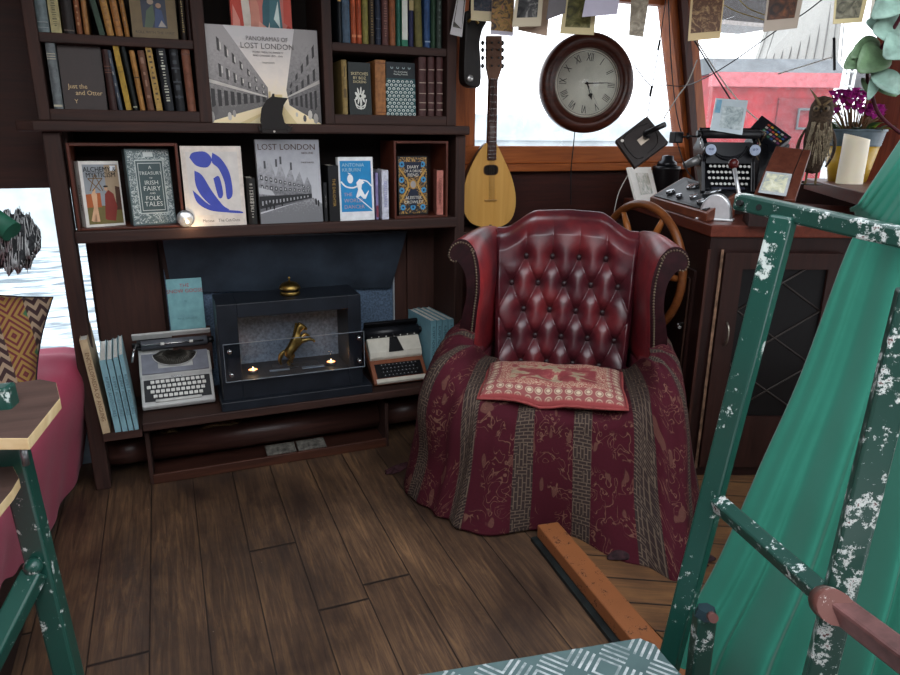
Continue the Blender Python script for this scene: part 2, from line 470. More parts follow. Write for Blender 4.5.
# back-left wall: dark panel above a low window on to the canal
WY = 3.02
pz = at(40, 188, Y=WY).z
m = MB(); m.box(-1.75, -.30, WY, WY + .05, pz, 2.12)
m.box(-1.75, -.30, WY, WY + .05, 0, .40)
m.box(-1.75, -1.60, WY, WY + .05, .40, pz)
struct(m.build('wall_back_left', BWX))
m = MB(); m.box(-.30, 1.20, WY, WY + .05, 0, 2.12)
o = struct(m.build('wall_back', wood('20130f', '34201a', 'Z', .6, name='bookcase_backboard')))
m = MB(); m.quad((-1.62, WY + .02, .38), (-.28, WY + .02, .38), (-.28, WY + .02, pz + .01), (-1.62, WY + .02, pz + .01))
struct(m.build('window_1', GLASS))
m = MB(); m.box(-1.75, -1.69, -.6, 3.1, 0, 2.12); struct(m.build('wall_left', BWX))
# pale blue hull lining low down behind the bench
m = MB(); m.box(-.62, -.285, 2.985, WY - .002, .001, .42); struct(m.build('trim_1', plain('8f9fae', .6, var=.3, scale=8)))

# window wall right of the bookcase
VY = 3.06
sill_top = at(550, 146, Y=VY).z; sill_bot = at(550, 171, Y=VY - .03).z
XA = 2.60
head_z = at(640, 3, Y=VY).z
m = MB()
m.box(1.20, XA + .2, VY, VY + .05, 0, sill_bot)
struct(m.build('wall_window_side', wood('2a1210', '4b231a', 'X', .45, name='dark_red_panelling')))
m = MB(); m.box(1.20, XA, VY, VY + .05, head_z, 2.12); struct(m.build('trim_3', OW))
m = MB(); m.bbox(1.20, XA, VY - .025, VY + .05, sill_bot + .035, sill_top, .006); m.bbox(1.20, XA, VY - .055, VY + .05, sill_bot, sill_bot + .035, .004)
struct(m.build('trim_4', OW))
# left jamb: orange strip beside the bookcase
m = MB(); m.box(1.20, at(474, 90, Y=VY).x, VY - .02, VY + .05, sill_top, head_z + .05); struct(m.build('trim_5', OWZ))
m = MB(); m.quad((1.2, VY + .03, sill_top - .01), (XA, VY + .03, sill_top - .01), (XA, VY + .03, head_z + .01), (1.2, VY + .03, head_z + .01))
def dirty_glass():
    b = NB('smeared_glass'); b.t.nodes.remove(b.b)
    tr = b.n('ShaderNodeBsdfTransparent'); di = b.n('ShaderNodeBsdfDiffuse'); di.inputs[0].default_value = (.9, .92, .93, 1)
    tl = b.n('ShaderNodeBsdfTranslucent'); tl.inputs[0].default_value = (.9, .92, .93, 1)
    gl = b.n('ShaderNodeBsdfGlossy'); gl.inputs['Roughness'].default_value = .05
    z = b.sep(b.obj())[2]
    n = b.noise(b.obj(), 60, 5, .8); 
    f = b.math('ADD', b.ramp(n, (.45, (.02, .02, .02)), (.8, (.3, .3, .3))), .02, clamp=True)
    m1 = b.n('ShaderNodeMixShader'); b.l(f, m1.inputs[0]); b.l(tr.outputs[0], m1.inputs[1]); b.l(tl.outputs[0], m1.inputs[2])
    m2 = b.n('ShaderNodeMixShader'); m2.inputs[0].default_value = .04; b.l(m1.outputs[0], m2.inputs[1]); b.l(gl.outputs[0], m2.inputs[2])
    b.l(m2.outputs[0], b.out.inputs[0]); return b.m
struct(m.build('window_2', dirty_glass()))

# corner post, leaning inboard at the top
m = MB()
pA = [at(669, 0, Y=VY - .04), at(685, 150, Y=VY - .04)]
pB = [at(690, 0, Y=VY - .04), at(706, 150, Y=VY - .04)]
def lean_post(mb, a0, a1, b0, b1, th, z0, z1, mi=0):
    def ex(p, q, z): t = (z - p.z) / (q.z - p.z); return p + (q - p) * t
    L = [ex(a0, a1, z0), ex(b0, b1, z0), ex(b0, b1, z1), ex(a0, a1, z1)]
    nrm = Vector((0, th, 0))
    vs = [tuple(p) for p in L] + [tuple(p + nrm) for p in L]
    mb.add(vs, [(0, 1, 2, 3), (7, 6, 5, 4), (0, 4, 5, 1), (1, 5, 6, 2), (2, 6, 7, 3), (3, 7, 4, 0)], mi)
lean_post(m, pA[0], pA[1], at(681, 0, Y=VY - .04), at(695, 150, Y=VY - .04), .09, .9, 2.12, 0)
lean_post(m, at(681.3, 0, Y=VY - .07), at(693, 150, Y=VY - .07), at(688, 0, Y=VY - .07), at(699, 150, Y=VY - .07), .1, .9, 2.12, 1)
lean_post(m, at(689, 0, Y=VY - .02), at(699, 150, Y=VY - .02), at(695, 0, Y=VY - .02), at(708, 150, Y=VY - .02), .09, .9, 2.12, 0)
struct(m.build('trim_6', [OWZ, wood('2e1610', '54291b', 'Z', .4, name='dark_post_core')]))

# side wall of the wheelhouse, running from the corner post towards the camera
QA = Vector((2.70, 3.05, 0)); QB = Vector((3.05, 2.30, 0)); QD = (QB - QA).normalized(); QN = Vector((-QD.y, QD.x, 0))
if QN.x < 0: QN = -QN
def wall_strip(mb, a, b, z0, z1, th=.05, off=0, m=0):
    p0 = QA + QD * a + QN * off; p1 = QA + QD * b + QN * off; n = QN * th
    vs = []
    for p in (p0, p1, p1 + n, p0 + n): vs += [(p.x, p.y, z0), (p.x, p.y, z1)]
    mb.add(vs, [(0, 2, 3, 1), (2, 4, 5, 3), (4, 6, 7, 5), (6, 0, 1, 7), (1, 3, 5, 7), (0, 6, 4, 2)], m)
m = MB(); wall_strip(m, -.05, 3.0, 0, 1.13); struct(m.build('wall_right', wood('2a1210', '3e1e17', 'X', .5, name='wheelhouse_panelling')))
m = MB(); wall_strip(m, -.05, 3.0, 2.02, 2.12); struct(m.build('trim_7', OW))
m = MB(); wall_strip(m, 0, 3.0, 1.12, 2.04, .004, .03); struct(m.build('window_3', bpy.data.materials['smeared_glass']))
m = MB(); wall_strip(m, .755, .90, 1.12, 2.04, .08, -.02); wall_strip(m, .90, .93, 1.12, 2.04, .05, -.035)
struct(m.build('trim_8', wood('5a2214', '8a3f26', 'Z', .4, name='red_brown_window_post')))

# ---------------------------------------------------------------- outside
def water_mat():
    b = NB('canal_water'); v = b.obj()
    n = b.noise(b.map(v, (2.2, 6.5, 1)), 1.0, 4, .5, .8)
    b.bump(n, .9, .08)
    c = b.ramp(n, (.38, '59636a'), (.47, '9aa5ab'), (.56, 'd8dfe3'))  # sky glare and grey ripple contrast painted into the base colour
    return b.done(c, .3)
m = MB(); m.box(-25, 30, 3.2, 10.9, -.3, -.25); o = m.build('canal_water', water_mat()); tag(o, 'bright rippled canal water outside the cabin windows', 'water', kind='stuff')
# pale concrete quay beyond the water
m = MB(); m.box(-25, 30, 11.0, 12.0, -.3, 1.62); m.box(-25, 30, 10.94, 11.0, 1.2, 1.26)
tag(m.build('quay_wall', plain('d3dadb', .8, var=.2, scale=2)), 'long pale concrete quay wall across the water behind the clock window', 'quay')

# red boat seen through the right-hand window
RED = plain('b4242e', .5, var=.3, scale=6); REDD = plain('8c1f28', .5, var=.25, scale=6); GRY = plain('74787a', .7, var=.25, scale=5)
def ddep(px, py, d): return dep(px, py, d)
a = ddep(706, 150, 6.9); b_ = ddep(822, 150, 6.9)
bd = (b_ - a); bd.z = 0; L = bd.length; bd.normalize(); bn = Vector((-bd.y, bd.x, 0))
if bn.y < 0: bn = -bn
Mboat = Matrix(((bd.x, bn.x, 0, a.x), (bd.y, bn.y, 0, a.y), (0, 0, 1, 0), (0, 0, 0, 1)))
boat = thing('canal_boat', 'red canal boat with grey roof moored outside right-hand window', 'boat', Mboat)
ztop = ddep(760, 76, 6.9).z; zbt = -.25
m = MB(); m.box(0, L + .02, 0, .7, -.2, ztop); m.build('cabin_side', RED, boat)
m = MB(); m.prismx([(-.08, ztop), (.78, ztop), (.6, ztop + .16), (.2, ztop + .16)], -.05, L + .1); m.build('roof', GRY, boat)
m = MB(); m.box(-.05, L + .06, -.1, 0, ztop - .12, ztop + .01); m.build('gutter_rail', plain('c96a70', .5), boat)
m = MB(); x0 = L * .56; m.box(x0, x0 + .55, -.03, 0, ztop - .75, ztop - .22); m.build('side_hatch', REDD, boat)
m = MB(); m.tube([(x0 + .2, -.05, ztop - .32), (x0 + .2, -.05, ztop - .5), (x0 + .42, -.05, ztop - .5), (x0 + .42, -.05, ztop - .32)], .015, 6, closed=True); m.build('hatch_ring', GRY, boat)
m = MB(); m.prismx([(-.4, -.24), (.9, -.24), (.9, -.2), (-.4, -.2)], -.2, L + .3); m.build('hull', plain('2c2f31', .5), boat)
# pale slatted canopy above the boat
m = MB(); w0 = ddep(745, 70, 8.0); 
c0, c1, c2, c3 = ddep(752, 72, 8.2), ddep(838, 62, 7.4), ddep(846, -30, 7.4), ddep(790, -40, 8.2)
m.add([c0, c1, c2, c3, c0 + Vector((.05, .08, 0)), c1 + Vector((.05, .08, 0)), c2 + Vector((.05, .08, 0)), c3 + Vector((.05, .08, 0))],
      [(0, 1, 2, 3), (7, 6, 5, 4), (0, 4, 5, 1), (1, 5, 6, 2), (2, 6, 7, 3), (3, 7, 4, 0)])
for i in range(11):
    f = i / 10
    m.tube([c0.lerp(c1, f) - Vector((.02, .05, 0)), c3.lerp(c2, f) - Vector((.02, .05, 0))], .006, 4, m=1)
tag(m.build('awning', [plain('a3a19a', .7, var=.08, scale=3), plain('7d7c77', .6)]), 'pale slatted awning sloping above the red boat outside', 'awning')
# dark shed roof top, seen above the glass of the right window
m = MB(); p = ddep(742, 12, 9); m.box(p.x - .55, p.x + .5, p.y, p.y + .6, p.z - .12, p.z + .5)
m.box(p.x - .6, p.x + .55, p.y - .05, p.y + .6, p.z - .17, p.z - .12, 1)
tag(m.build('deck_box', [plain('2a2422', .6), plain('a39c96', .6)]), 'dark box with a pale ledge outside, between two hanging pictures', 'box')
p = ddep(885, 92, 6.2); p2 = ddep(885, 150, 6)
m = MB(); m.box(p.x + .6, p.x + 2.9, p.y, p.y + .5, -.2, p.z); m.box(p.x + .5, p.x + 3.1, p.y - .1, p.y + .8, p.z, p.z + .5, 1)
tag(m.build('moored_barge', [plain('b88a82', .6), GRY]), 'grey roofed pinkish barge outside behind the eucalyptus leaves', 'boat')
# pale ladder leaning outside between boat and post
lt = ddep(846, 62, 5.2); lb = ddep(828, 160, 5.2)
m = MB(); off = ddep(856, 66, 5.2) - lt
lb = lt + (lb - lt) * ((lt.z + .2) / (lt.z - lb.z))
m.tube([lt, lb], .012, 4); m.tube([lt + off, lb + off], .012, 4)
for i in range(20): q = lt.lerp(lb, (i + .5) / 20); m.tube([q, q + off], .008, 4)
tag(m.build('ladder', plain('dcdcd8', .5)), 'slim pale lattice ladder outside beside the right window post', 'ladder')

# ================================================================ BOOKCASE
BY = 2.72
def zY(px, py, Y=BY): return at(px, py, Y=Y).z
def xY(px, py, Y=BY): return at(px, py, Y=Y).x
bc = thing('bookcase', 'dark stained built-in bookcase with open upper cubes and lower shelves', 'bookcase', (.41, BY, 0))
def part(mb, name, mat, root, **k): return mb.build(name, mat, root, world=True, **k)
ZL = 1.0; ZL0 = .957
ZS = 1.368; ZS0 = 1.333   # upper shelf board
m = MB(); m.prismz([(-.425, BY - .012), (-.37, BY - .03), (1.185, BY - .03), (1.185, 3.0), (-.36, 3.0), (-.385, BY + .10)], ZS0, ZS)
part(m, 'shelf_board', DW, bc, bevel=.006)
m = MB(); m.box(-.30, -.288, BY + .07, 3.0, ZL, ZS0); part(m, 'side_panel', DWZ, bc)
m = MB(); m.bbox(-.30, 1.14, BY - .01, 3.0, ZL0, ZL, .006); part(m, 'shelf_board', DW, bc)
# upright posts
m = MB(); m.bbox(-.355, -.30, BY, BY + .07, 0, ZS0, .005); part(m, 'post', DWZ, bc)
m = MB(); m.bbox(1.135, 1.18, BY, 3.0, 0, ZS0, .005); part(m, 'post', DWZ, bc)
# panels below lower shelf
m = MB(); m.box(-.287, -.045, 2.985, 3.01, .27, ZL0); part(m, 'back_panel', BWZ, bc)
m = MB(); m.box(.80, 1.135, 2.97, 3.0, .27, ZL0); m.box(1.0, 1.03, 2.955, 2.97, .27, ZL0); part(m, 'back_panel', BWZ, bc)
# leaning batten beside the slate sheet
m = MB(); m.prism([(-.045, ZL0), (.0, ZL0), (.03, .60), (-.005, .60)], 2.95, 2.975); part(m, 'batten', DWZ, bc)
# upper cubes
def cube_unit(xl, xr, zm, top=2.1):
    r = []
    m = MB(); m.bbox(xl, xl + .036, BY, 3.0, ZS, top, .003); part(m, 'side_panel', DWZ, bc)
    m = MB(); m.bbox(xr - .042, xr, BY, 3.0, ZS, top, .003); part(m, 'side_panel', DWZ, bc)
    m = MB(); m.bbox(xl + .036, xr - .042, BY, 3.0, ZS, ZS + .037, .003); part(m, 'bottom_rail', DW, bc)
    m = MB(); m.bbox(xl + .036, xr - .042, BY + .005, 3.0, zm - .03, zm, .003); part(m, 'shelf_board', DW, bc)
UZ = 1.640
cube_unit(-.357, .190, UZ); cube_unit(.598, 1.135, 1.66)
m = MB(); m.box(-.30, 1.14, 3.003, 3.015, ZL, 2.1); part(m, 'back_panel', wood('130d0b', '231814', 'Z', .7, name='dark_backing_board'), bc)  # backing board in a darker brown than the wall behind

# counter under the fireplace
CYF = 2.64; CZ = .285
m = MB(); m.bbox(at(141, 415, Y=2.64).x, 1.132, CYF, 2.985, CZ - .035, CZ, .004)
counter = tag(m.build('counter_shelf', DW), 'low dark wooden counter shelf carrying typewriters and the small fireplace', 'shelf')

# ---------------------------------------------------------------- books
def col_title(c='c9a865'): return plain(c, .4, var=.1)
def spine_book(name, label, group, xl, z0, w, h, d, col, yf, lean=0, yaw=0, bands=None, text=None, tcol='c9a865', tsize=.014, emboss=None, var=.25, flat=False, blobs=0):
    """upright book showing its spine, pivoting on its lower left corner"""
    M = T(xl, yf, z0) @ RZ(yaw) @ RY(-lean)
    root = thing(name, label, 'book', M, group)
    mc = plain(col, .55, var=var, scale=60, bump=.2)
    m = MB()
    n = 7; t = .0022
    if flat: prof = [(0, 0), (w, 0)]
    else: prof = [(w * i / (n - 1), .004 - .006 * math.sin(PI * i / (n - 1))) for i in range(n)]
    outer = [(0, d)] + prof + [(w, d)]
    inner = [(w - t, d)] + [(w - t, .006), (t, .006)] + [(t, d)]
    poly = outer + inner
    k = len(poly)
    vs = [(x, y, 0) for x, y in poly] + [(x, y, h) for x, y in poly]
    m.add(vs, [(i, (i + 1) % k, k + (i + 1) % k, k + i) for i in range(k)], 0)
    # rim top/bottom as strips
    for zz in (0, h):
        no = len(outer)
        rim = [(x, y, zz) for x, y in poly]
        m.add(rim, [(0, 1, k - 2, k - 1), tuple(list(range(1, no - 1)) + [no + 1, no + 2]), (no - 2, no - 1, no, no + 1)], 0)
    m.build('cover', mc, root)
    m = MB(); m.box(t * 1.1, w - t * 1.1, .0065, d - .004, .003, h - .003); m.build('pages', PAPER, root)
    if bands or emboss or blobs:
        m = MB()
        for (a, b_) in (bands or []): m.box(w * .04, w * .96, -.0026, .001, h * a, h * b_)
        rr = random.Random(hash_s(label))
        for i in range(blobs * 2):
            q = .12 + .76 * (i + .5) / (blobs * 2); ww = w * rr.uniform(.08, .26)
            m.box(w / 2 - ww, w / 2 + ww, -.003, 0, h * q, h * (q + .22 / blobs * rr.uniform(.3, 1.0)))
        m.build('spine_decoration', col_title(tcol), root)
    if text:
        ls = [(text, 0, 0, tsize, 'CENTER', .9)]
        text_mesh(ls, col_title(tcol), root, 'spine_title', T(w * .5 - tsize * .33, -.0032, h * .52) @ RY(90))
    return root
def hash_s(s): 
    v = 7
    for ch in s: v = (v * 31 + ord(ch)) % 1000003
    return v

def row(items, yf, z0, ypx, d, group):
    """items: (px left, px right, px top, colour, lean, label, extras)"""
    for (a, b_, tp, col, lean, label, ex) in items:
        xl = at(a, ypx, Y=yf).x; xr = at(b_, ypx, Y=yf).x
        zt = at((a + b_) / 2, tp, Y=yf).z
        h = (zt - z0) if tp is not None else .2
        spine_book('book', label, group, xl + .0006, z0 + .0005, (xr - xl) - .0016, h, d, col, yf, lean, **ex)
G1 = 'books on the top row of the left cube'; G2 = 'books on the lower row of the left cube'
G3 = 'books on the top row of the right cube'; G4 = 'books on the lower row of the right cube'
zb = ZS + .037
row([(53.3, 63, 38, '6f7678', 0, 'grey cloth book with gold title, far left of the lower left-cube row', dict(bands=[(.03, .06), (.70, .712), (.735, .747), (.77, .782)], tcol='b5ae98')),
     (109, 117, 50, '3a2320', 1, 'dark brown book with ribbed bands right of the brown front-facing book', dict(bands=[(.62, .63), (.66, .67), (.72, .73)], tcol='6b4030')),
     (118, 122.5, 51, '4b5460', 5, 'thin blue-grey book between dark brown and mustard books', dict(blobs=2, tcol='8a8a86')),
     (125.5, 131.5, 41, 'b08d2e', 5.5, 'tall mustard yellow book, left of the two mustard ones', dict(bands=[(.55, .555), (.62, .625)], tcol='5b4616', flat=True)),
     (133, 138, 45, '1d2322', 5.5, 'black book with faint gold marks just right of left mustard book', dict(bands=[(.04, .06)], blobs=0, tcol='8b8d72')),
     (139.5, 145, 51, 'b07f45', 4.5, 'tan book with one dark ornament between black and brown books', dict(bands=[(.54, .56)], tcol='4a2f18')),
     (147, 154, 51, '6e4b38', 4, 'worn brown book with pale streaks before the right mustard book', dict(blobs=2, tcol='8e6c57')),
     (156, 162.5, 42, 'b3904a', 4.5, 'tall mustard book with dark title, right of the two', dict(blobs=5, tcol='4a3a22', flat=True)),
     (164.5, 174, 43, '1c1f24', 3, 'black book with white ornate lettering on its spine', dict(blobs=9, tcol='b9b9a8')),
     (176, 185, 43, '15181c', 2, 'black book with dark raised ribs next to pinkish brown book', dict(bands=[(.2, .22), (.42, .44), (.62, .64)], tcol='2d333a', blobs=3)),
     (187.5, 196, 49, '80503c', 1.5, 'pinkish brown book at the right end of the lower left-cube row', dict(bands=[(.9, .92)], tcol='5c3527')),
     ], BY + .018, zb, 104, .16, G2)
row([(37.5, 49.5, -14, '6c7a7c', 0, 'grey-blue book at left end of top row in left cube', dict(bands=[(.1, .11), (.22, .23)], tcol='93999a')),
     (50.5, 61.5, -14, 'b3a878', 0, 'cream book with dark patterned spine in the top left row', dict(blobs=8, tcol='5d5a38', flat=True)),
     (63, 74.5, -14, '231c1a', 0, 'broad black book beside cream patterned book in top left row', dict(bands=[(.06, .08)], tcol='54463a')),
     (76, 82, -14, '8a5537', 0, 'reddish brown speckled thin book, top left row', dict(blobs=3, tcol='b98a5c')),
     (83.5, 89, -14, 'a87645', 0, 'light tan thin book left of the dark gap, top left row', dict(blobs=3, tcol='8f6236')),
     (98.5, 104.5, -10, '2c4434', 9, 'thin dark green book leaning left beside the dark gap', dict(flat=True)),
     (106, 113.5, -12, 'b28448', 6, 'golden tan book, first of three leaning together', dict(blobs=3, tcol='8e6431')),
     (115, 122.5, -12, 'a9743f', 5, 'orange tan book, middle of three leaning together', dict(blobs=3, tcol='885a2e')),
     (124, 129, -12, 'a8763e', 4, 'narrow tan book, last of three leaning together', dict(blobs=2, tcol='7e5428')),
     (180.5, 186, -14, '2a211c', 0, 'black book with gold spine lettering right of olive picture book', dict(blobs=9, tcol='9a8650')),
     (187, 192, -14, '2b1a18', 0, 'dark maroon thin book at right end of top left row', dict()),
     ], BY + .018, UZ, 27, .16, G1)
row([(338.5, 342.5, -20, '1b2126', 0, 'thin black book with gold mark at left end, top right row', dict(bands=[(.66, .74)], tcol='a58040')),
     (343, 351, -20, '44586a', 0, 'slate blue book next to the orange-red pair', dict()),
     (351.7, 356.8, -20, 'b0532f', 0, 'orange-red book, left of the matching pair', dict(bands=[(.1, .14)], tcol='c07348')),
     (357.2, 362.2, -20, 'aa4b2a', 0, 'orange-red book, right of the matching pair', dict(bands=[(.1, .14)], tcol='c07348')),
     (363, 369, -20, '837b3c', 0, 'olive book right of the orange-red pair', dict()),
     (369.8, 375, -20, '3b3024', 0, 'brown book with dotted gold spine beside the olive book', dict(blobs=9, tcol='80683a')),
     (376, 381.5, -20, '1c2638', 0, 'navy book with dark ribs near the middle of top right row', dict(bands=[(.1, .11), (.25, .26), (.4, .41)], tcol='3d4a5c')),
     (382.5, 389, -20, '5c3733', 0, 'maroon brown book with fine embossed dots, top right row', dict(blobs=10, tcol='8a5f53')),
     (390, 396, -20, '8e5330', 0, 'rusty orange-brown book left of the green books', dict()),
     (397, 401, -20, '2f6b5c', 0, 'teal green book left of the book with a white spine strip', dict()),
     (401.7, 408, -20, '2d7a5e', 0, 'bright green book with a white strip down its spine', dict(bands=[(.10, .9)], tcol='cfd3c8', flat=True)),
     (409, 414, -20, '23264a', 0, 'dark indigo book with small gold tooling', dict(bands=[(.55, .7)], tcol='9d8b5c')),
     (416, 423, -20, '6a6432', 2, 'brownish olive book leaning a little, top right row', dict()),
     (424.5, 430.5, -20, '2f4f7c', 0, 'mid blue book between olive and green books', dict(bands=[(.08, .1)], tcol='8fa3b8')),
     (431.5, 436, -20, '2c4a34', 0, 'forest green book, second from right end of top right row', dict()),
     (437, 442, -20, '39463f', 0, 'dark grey-green book at right end of top right row', dict(blobs=4, tcol='5d6a62')),
     ], BY + .018, 1.66, 42, .16, G3)
row([(343, 348.5, 60, '98814f', 0, 'thin tan book at the left of the lower right-cube row', dict(blobs=1, tcol='5f4d2b')),
     (376, 386.5, 60, 'a06a3c', 0, 'tan leather book between the black book and teal patterned book', dict(bands=[(.93, .95), (.04, .06)], tcol='7c4a26')),
     (419, 426.5, 57, '4a2a28', 0, 'maroon book with gold bands, left of three alike', dict(bands=[(.1, .11), (.22, .23), (.38, .39), (.56, .57), (.78, .79)], tcol='b7a595')),
     (428, 434.5, 57, '4a2a28', 0, 'maroon book with gold bands, middle of three alike', dict(bands=[(.1, .11), (.22, .23), (.38, .39), (.56, .57), (.78, .79)], tcol='b7a595')),
     (436.5, 443, 57, '4a2a28', 0, 'maroon book with gold bands, right of three alike', dict(bands=[(.1, .11), (.22, .23), (.38, .39), (.56, .57), (.78, .79)], tcol='b7a595')),
     ], BY + .018, zb, 113, .16, G4)

def face_book(name, label, group, p_bl, p_br, ptop, yf, z0, thick, col, side=None, lean=4, yaw=0, cat='book', pages=True, roll=0):
    """book shown front cover out; pixel left/right of its foot and pixel height of its head"""
    a = at(p_bl[0], p_bl[1], Y=yf); b_ = at(p_br[0], p_br[1], Y=yf)
    w_ = b_.x - a.x; h = at((p_bl[0] + p_br[0]) / 2, ptop, Y=yf).z - z0
    M = T(a.x, yf, z0) @ RZ(yaw) @ RX(-lean) @ RY(roll)
    root = thing(name, label, cat, M, group)
    mc = plain(col, .45, var=.12, scale=30)
    ms = plain(side or col, .5, var=.12, scale=30)
    m = MB(); t = .0022
    m.box(0, w_, 0, t, 0, h); m.box(0, w_, thick - t, thick, 0, h); m.box(0, t, t, thick - t, 0, h, 1)
    m.build('cover', [mc, ms], root)
    m = MB(); m.box(t, w_ - .004, t, thick - t, .003, h - .003); m.build('pages', PAPER, root)
    return root, w_, h

# face-out books in the cubes
r_, w_, h_ = face_book('book', 'dark brown book facing out with gold handwritten title, lower left cube', G2, (64.5, 105), (107, 105), 45, BY + .03, zb, .03, '2c1d1a')
text_mesh([('Just the', .018, h_ * .33, .021, 'LEFT', .9), ('and Otter', .038, h_ * .23, .021, 'LEFT', .95), ('Y', .032, h_ * .1, .018, 'LEFT')], col_title('c9ab78'), r_, 'cover_title', T(0, -.0004, 0))
r_, w_, h_ = face_book('book', 'olive brown book facing out with picture of seated figures, top left cube', G1, (132, 29), (178, 33), -18, BY + .03, UZ, .03, '6d5a38')
A = Art(w_, h_); A.rect(.24, .2, .78, .92, '2b3242'); A.poly([(.28, .2), (.35, .5), (.5, .62), (.52, .35), (.45, .2)], '4a5a44'); A.poly([(.5, .2), (.55, .55), (.68, .52), (.75, .22)], '33456a')
A.ell(.45, .66, .07, .05, '9b8674'); A.ell(.62, .6, .06, .045, '9b7c64'); A.poly([(.58, .22), (.66, .34), (.76, .22)], 'a09a92'); A.build(r_)
text_mesh([('ROLL WITH THE SPIRIT', w_ * .5, h_ * .09, .012, 'CENTER')], col_title('3a2d18'), r_, 'cover_title', T(0, -.0003, 0))
r_, w_, h_ = face_book('book', 'black book facing out with pale title and white flower emblem', G4, (350, 112.5), (372, 111.5), 62, BY + .03, zb, .035, '1c2322')
text_mesh([('SKETCHES', w_ * .5, h_ * .76, .0155, 'CENTER', .95), ('BY BOZ', w_ * .5, h_ * .68, .015, 'CENTER'), ('DICKENS', w_ * .5, h_ * .61, .013, 'CENTER')], col_title('c8b98a'), r_, 'cover_title', T(0, -.0003, 0))
A = Art(w_, h_)
for i in range(9):
    t = 2 * PI * i / 9; A.ell(.5 + .17 * math.cos(t), .36 + .1 * math.sin(t), .085, .035, 'd8d8cf', 8, math.degrees(t))
A.ell(.5, .36, .09, .055, 'd8d8cf'); A.ell(.5, .36, .05, .03, '1c2322')
for k in (-1, 1): A.curve([(.5, .14), (.5 + k * .2, .2), (.5 + k * .26, .3)], .004, 'd8d8cf'); A.curve([(.5, .12), (.5 + k * .14, .13), (.5 + k * .22, .2)], .004, 'd8d8cf')
A.curve([(.5, .3), (.5, .1)], .004, 'd8d8cf'); A.build(r_, 'cover_emblem')
r_, w_, h_ = face_book('book', 'teal and white scale-patterned book facing out with dark label', G4, (387.5, 112), (416, 112), 62, BY + .035, zb, .035, '1f4a4e')
A = Art(w_, h_)
for j in range(10):
    for i in range(7):
        cx = (i + (.5 if j % 2 else 0)) / 6.5 + .02; cz = .03 + j * .068
        if cx < .97:
            A.k = 1; A.ell(cx, cz, .055, .028, 'cfd6cf', 8); A.ell(cx, cz - .004, .03, .016, '1f5a5c', 8)
A.k = 4
A.rect(0, .70, 1, 1, '151d22')
for i in range(4): A.k = 5; A.ell(.2 + i * .2, .9, .05, .025, '8fa3a3', 8); A.k = 6; A.ell(.2 + i * .2, .91, .03, .018, '151d22', 8)
A.build(r_)
text_mesh([('The Everlasting', w_ * .5, h_ * .81, .009, 'CENTER'), ('Reading Present', w_ * .5, h_ * .765, .009, 'CENTER')], col_title('b9c0b8'), r_, 'cover_title', T(0, -.001, 0))

# big landscape book between the cubes, and the pink one behind it
GC = 'large books facing out between and below the cubes'
def grad_mat(name, stops, axis=2, lo=0, hi=1, nsc=30, namt=.35):
    b = NB(name); v = b.sep(b.obj())[axis]; t = b.math('DIVIDE', b.math('SUBTRACT', v, lo), hi - lo)
    t = b.math('ADD', t, b.math('MULTIPLY', b.math('SUBTRACT', b.noise(b.obj(), nsc, 5, .7), .5), namt))
    return b.done(b.ramp(t, *stops), .35)
r_, w_, h_ = face_book('book', 'large landscape book with grey and cream street photograph, centre of the case', None, (206, 120), (321.5, 122), 26.5, BY + .02, ZS, .03, '8d8a88', lean=3)
A = Art(w_, h_)
sky = grad_mat('printed_sky_photo', [(.1, 'f1dcae'), (.45, 'dfd2c4'), (.9, 'b5b1b0')], 2, 0, h_)
brick1 = grad_mat('printed_brick_photo', [(.2, '55514f'), (.5, '787270'), (.8, '8a8482')], 2, 0, h_, 90, 1.2)
brick2 = grad_mat('printed_brick_photo_dark', [(.2, '4a4646'), (.5, '6a6564'), (.8, '7f7a78')], 2, 0, h_, 90, 1.2)
A.rect(0, 0, 1, 1, sky)
A.poly([(.28, 0), (.78, 0), (.66, .2), (.62, .2)], 'e9d29c'); A.poly([(.36, 0), (.62, 0), (.645, .2), (.625, .2)], 'f0dfb4')
Lb = [(0, 0), (.54, .2), (.54, .38), (.20, 1.0), (0, 1.0)]
A.poly(Lb, brick1)
A.poly([(1, 0), (.72, .2), (.70, .36), (.80, 1.0), (1, 1.0)], brick2)
A.facade([(.12, .42), (.53, .28), (.53, .38), (.12, .98)], 7, 2, '3c3938', .35, .5); A.facade([(.14, .44), (.53, .29), (.53, .38), (.14, .95)], 7, 2, 'c9c3bb', .16, .3)
A.facade([(.05, .12), (.53, .22), (.53, .29), (.05, .4)], 9, 1, '2d2a2a', .6, .7); A.poly([(.0, .47), (.53, .29), (.53, .275), (0, .43)], 'c3bdb5')
A.facade([(.71, .27), (.98, .42), (.98, .95), (.72, .4)], 5, 2, '363333', .4, .5); A.facade([(.72, .2), (.98, .1), (.98, .42), (.72, .27)], 6, 1, '2b2828', .5, .7); A.poly([(.71, .28), (1, .44), (1, .48), (.71, .295)], 'b0aaa3')
for i, (x, z, s) in enumerate([(.05, .06, .05), (.09, .13, .04), (.2, .07, .035), (.24, .1, .03), (.85, .06, .03), (.9, .1, .04), (.95, .06, .045), (.97, .15, .03), (.78, .1, .02)]):
    A.ell(x, z, s * .5, s * 1.3, ['a09a94', '5a5655', 'c9c2b8'][i % 3], 8)
A.poly([(.54, .2), (.56, .2), (.56, .34), (.545, .34)], 'cdb98c'); A.poly([(.58, .2), (.66, .2), (.66, .31), (.58, .31)], 'dcc48e')
A.build(r_)
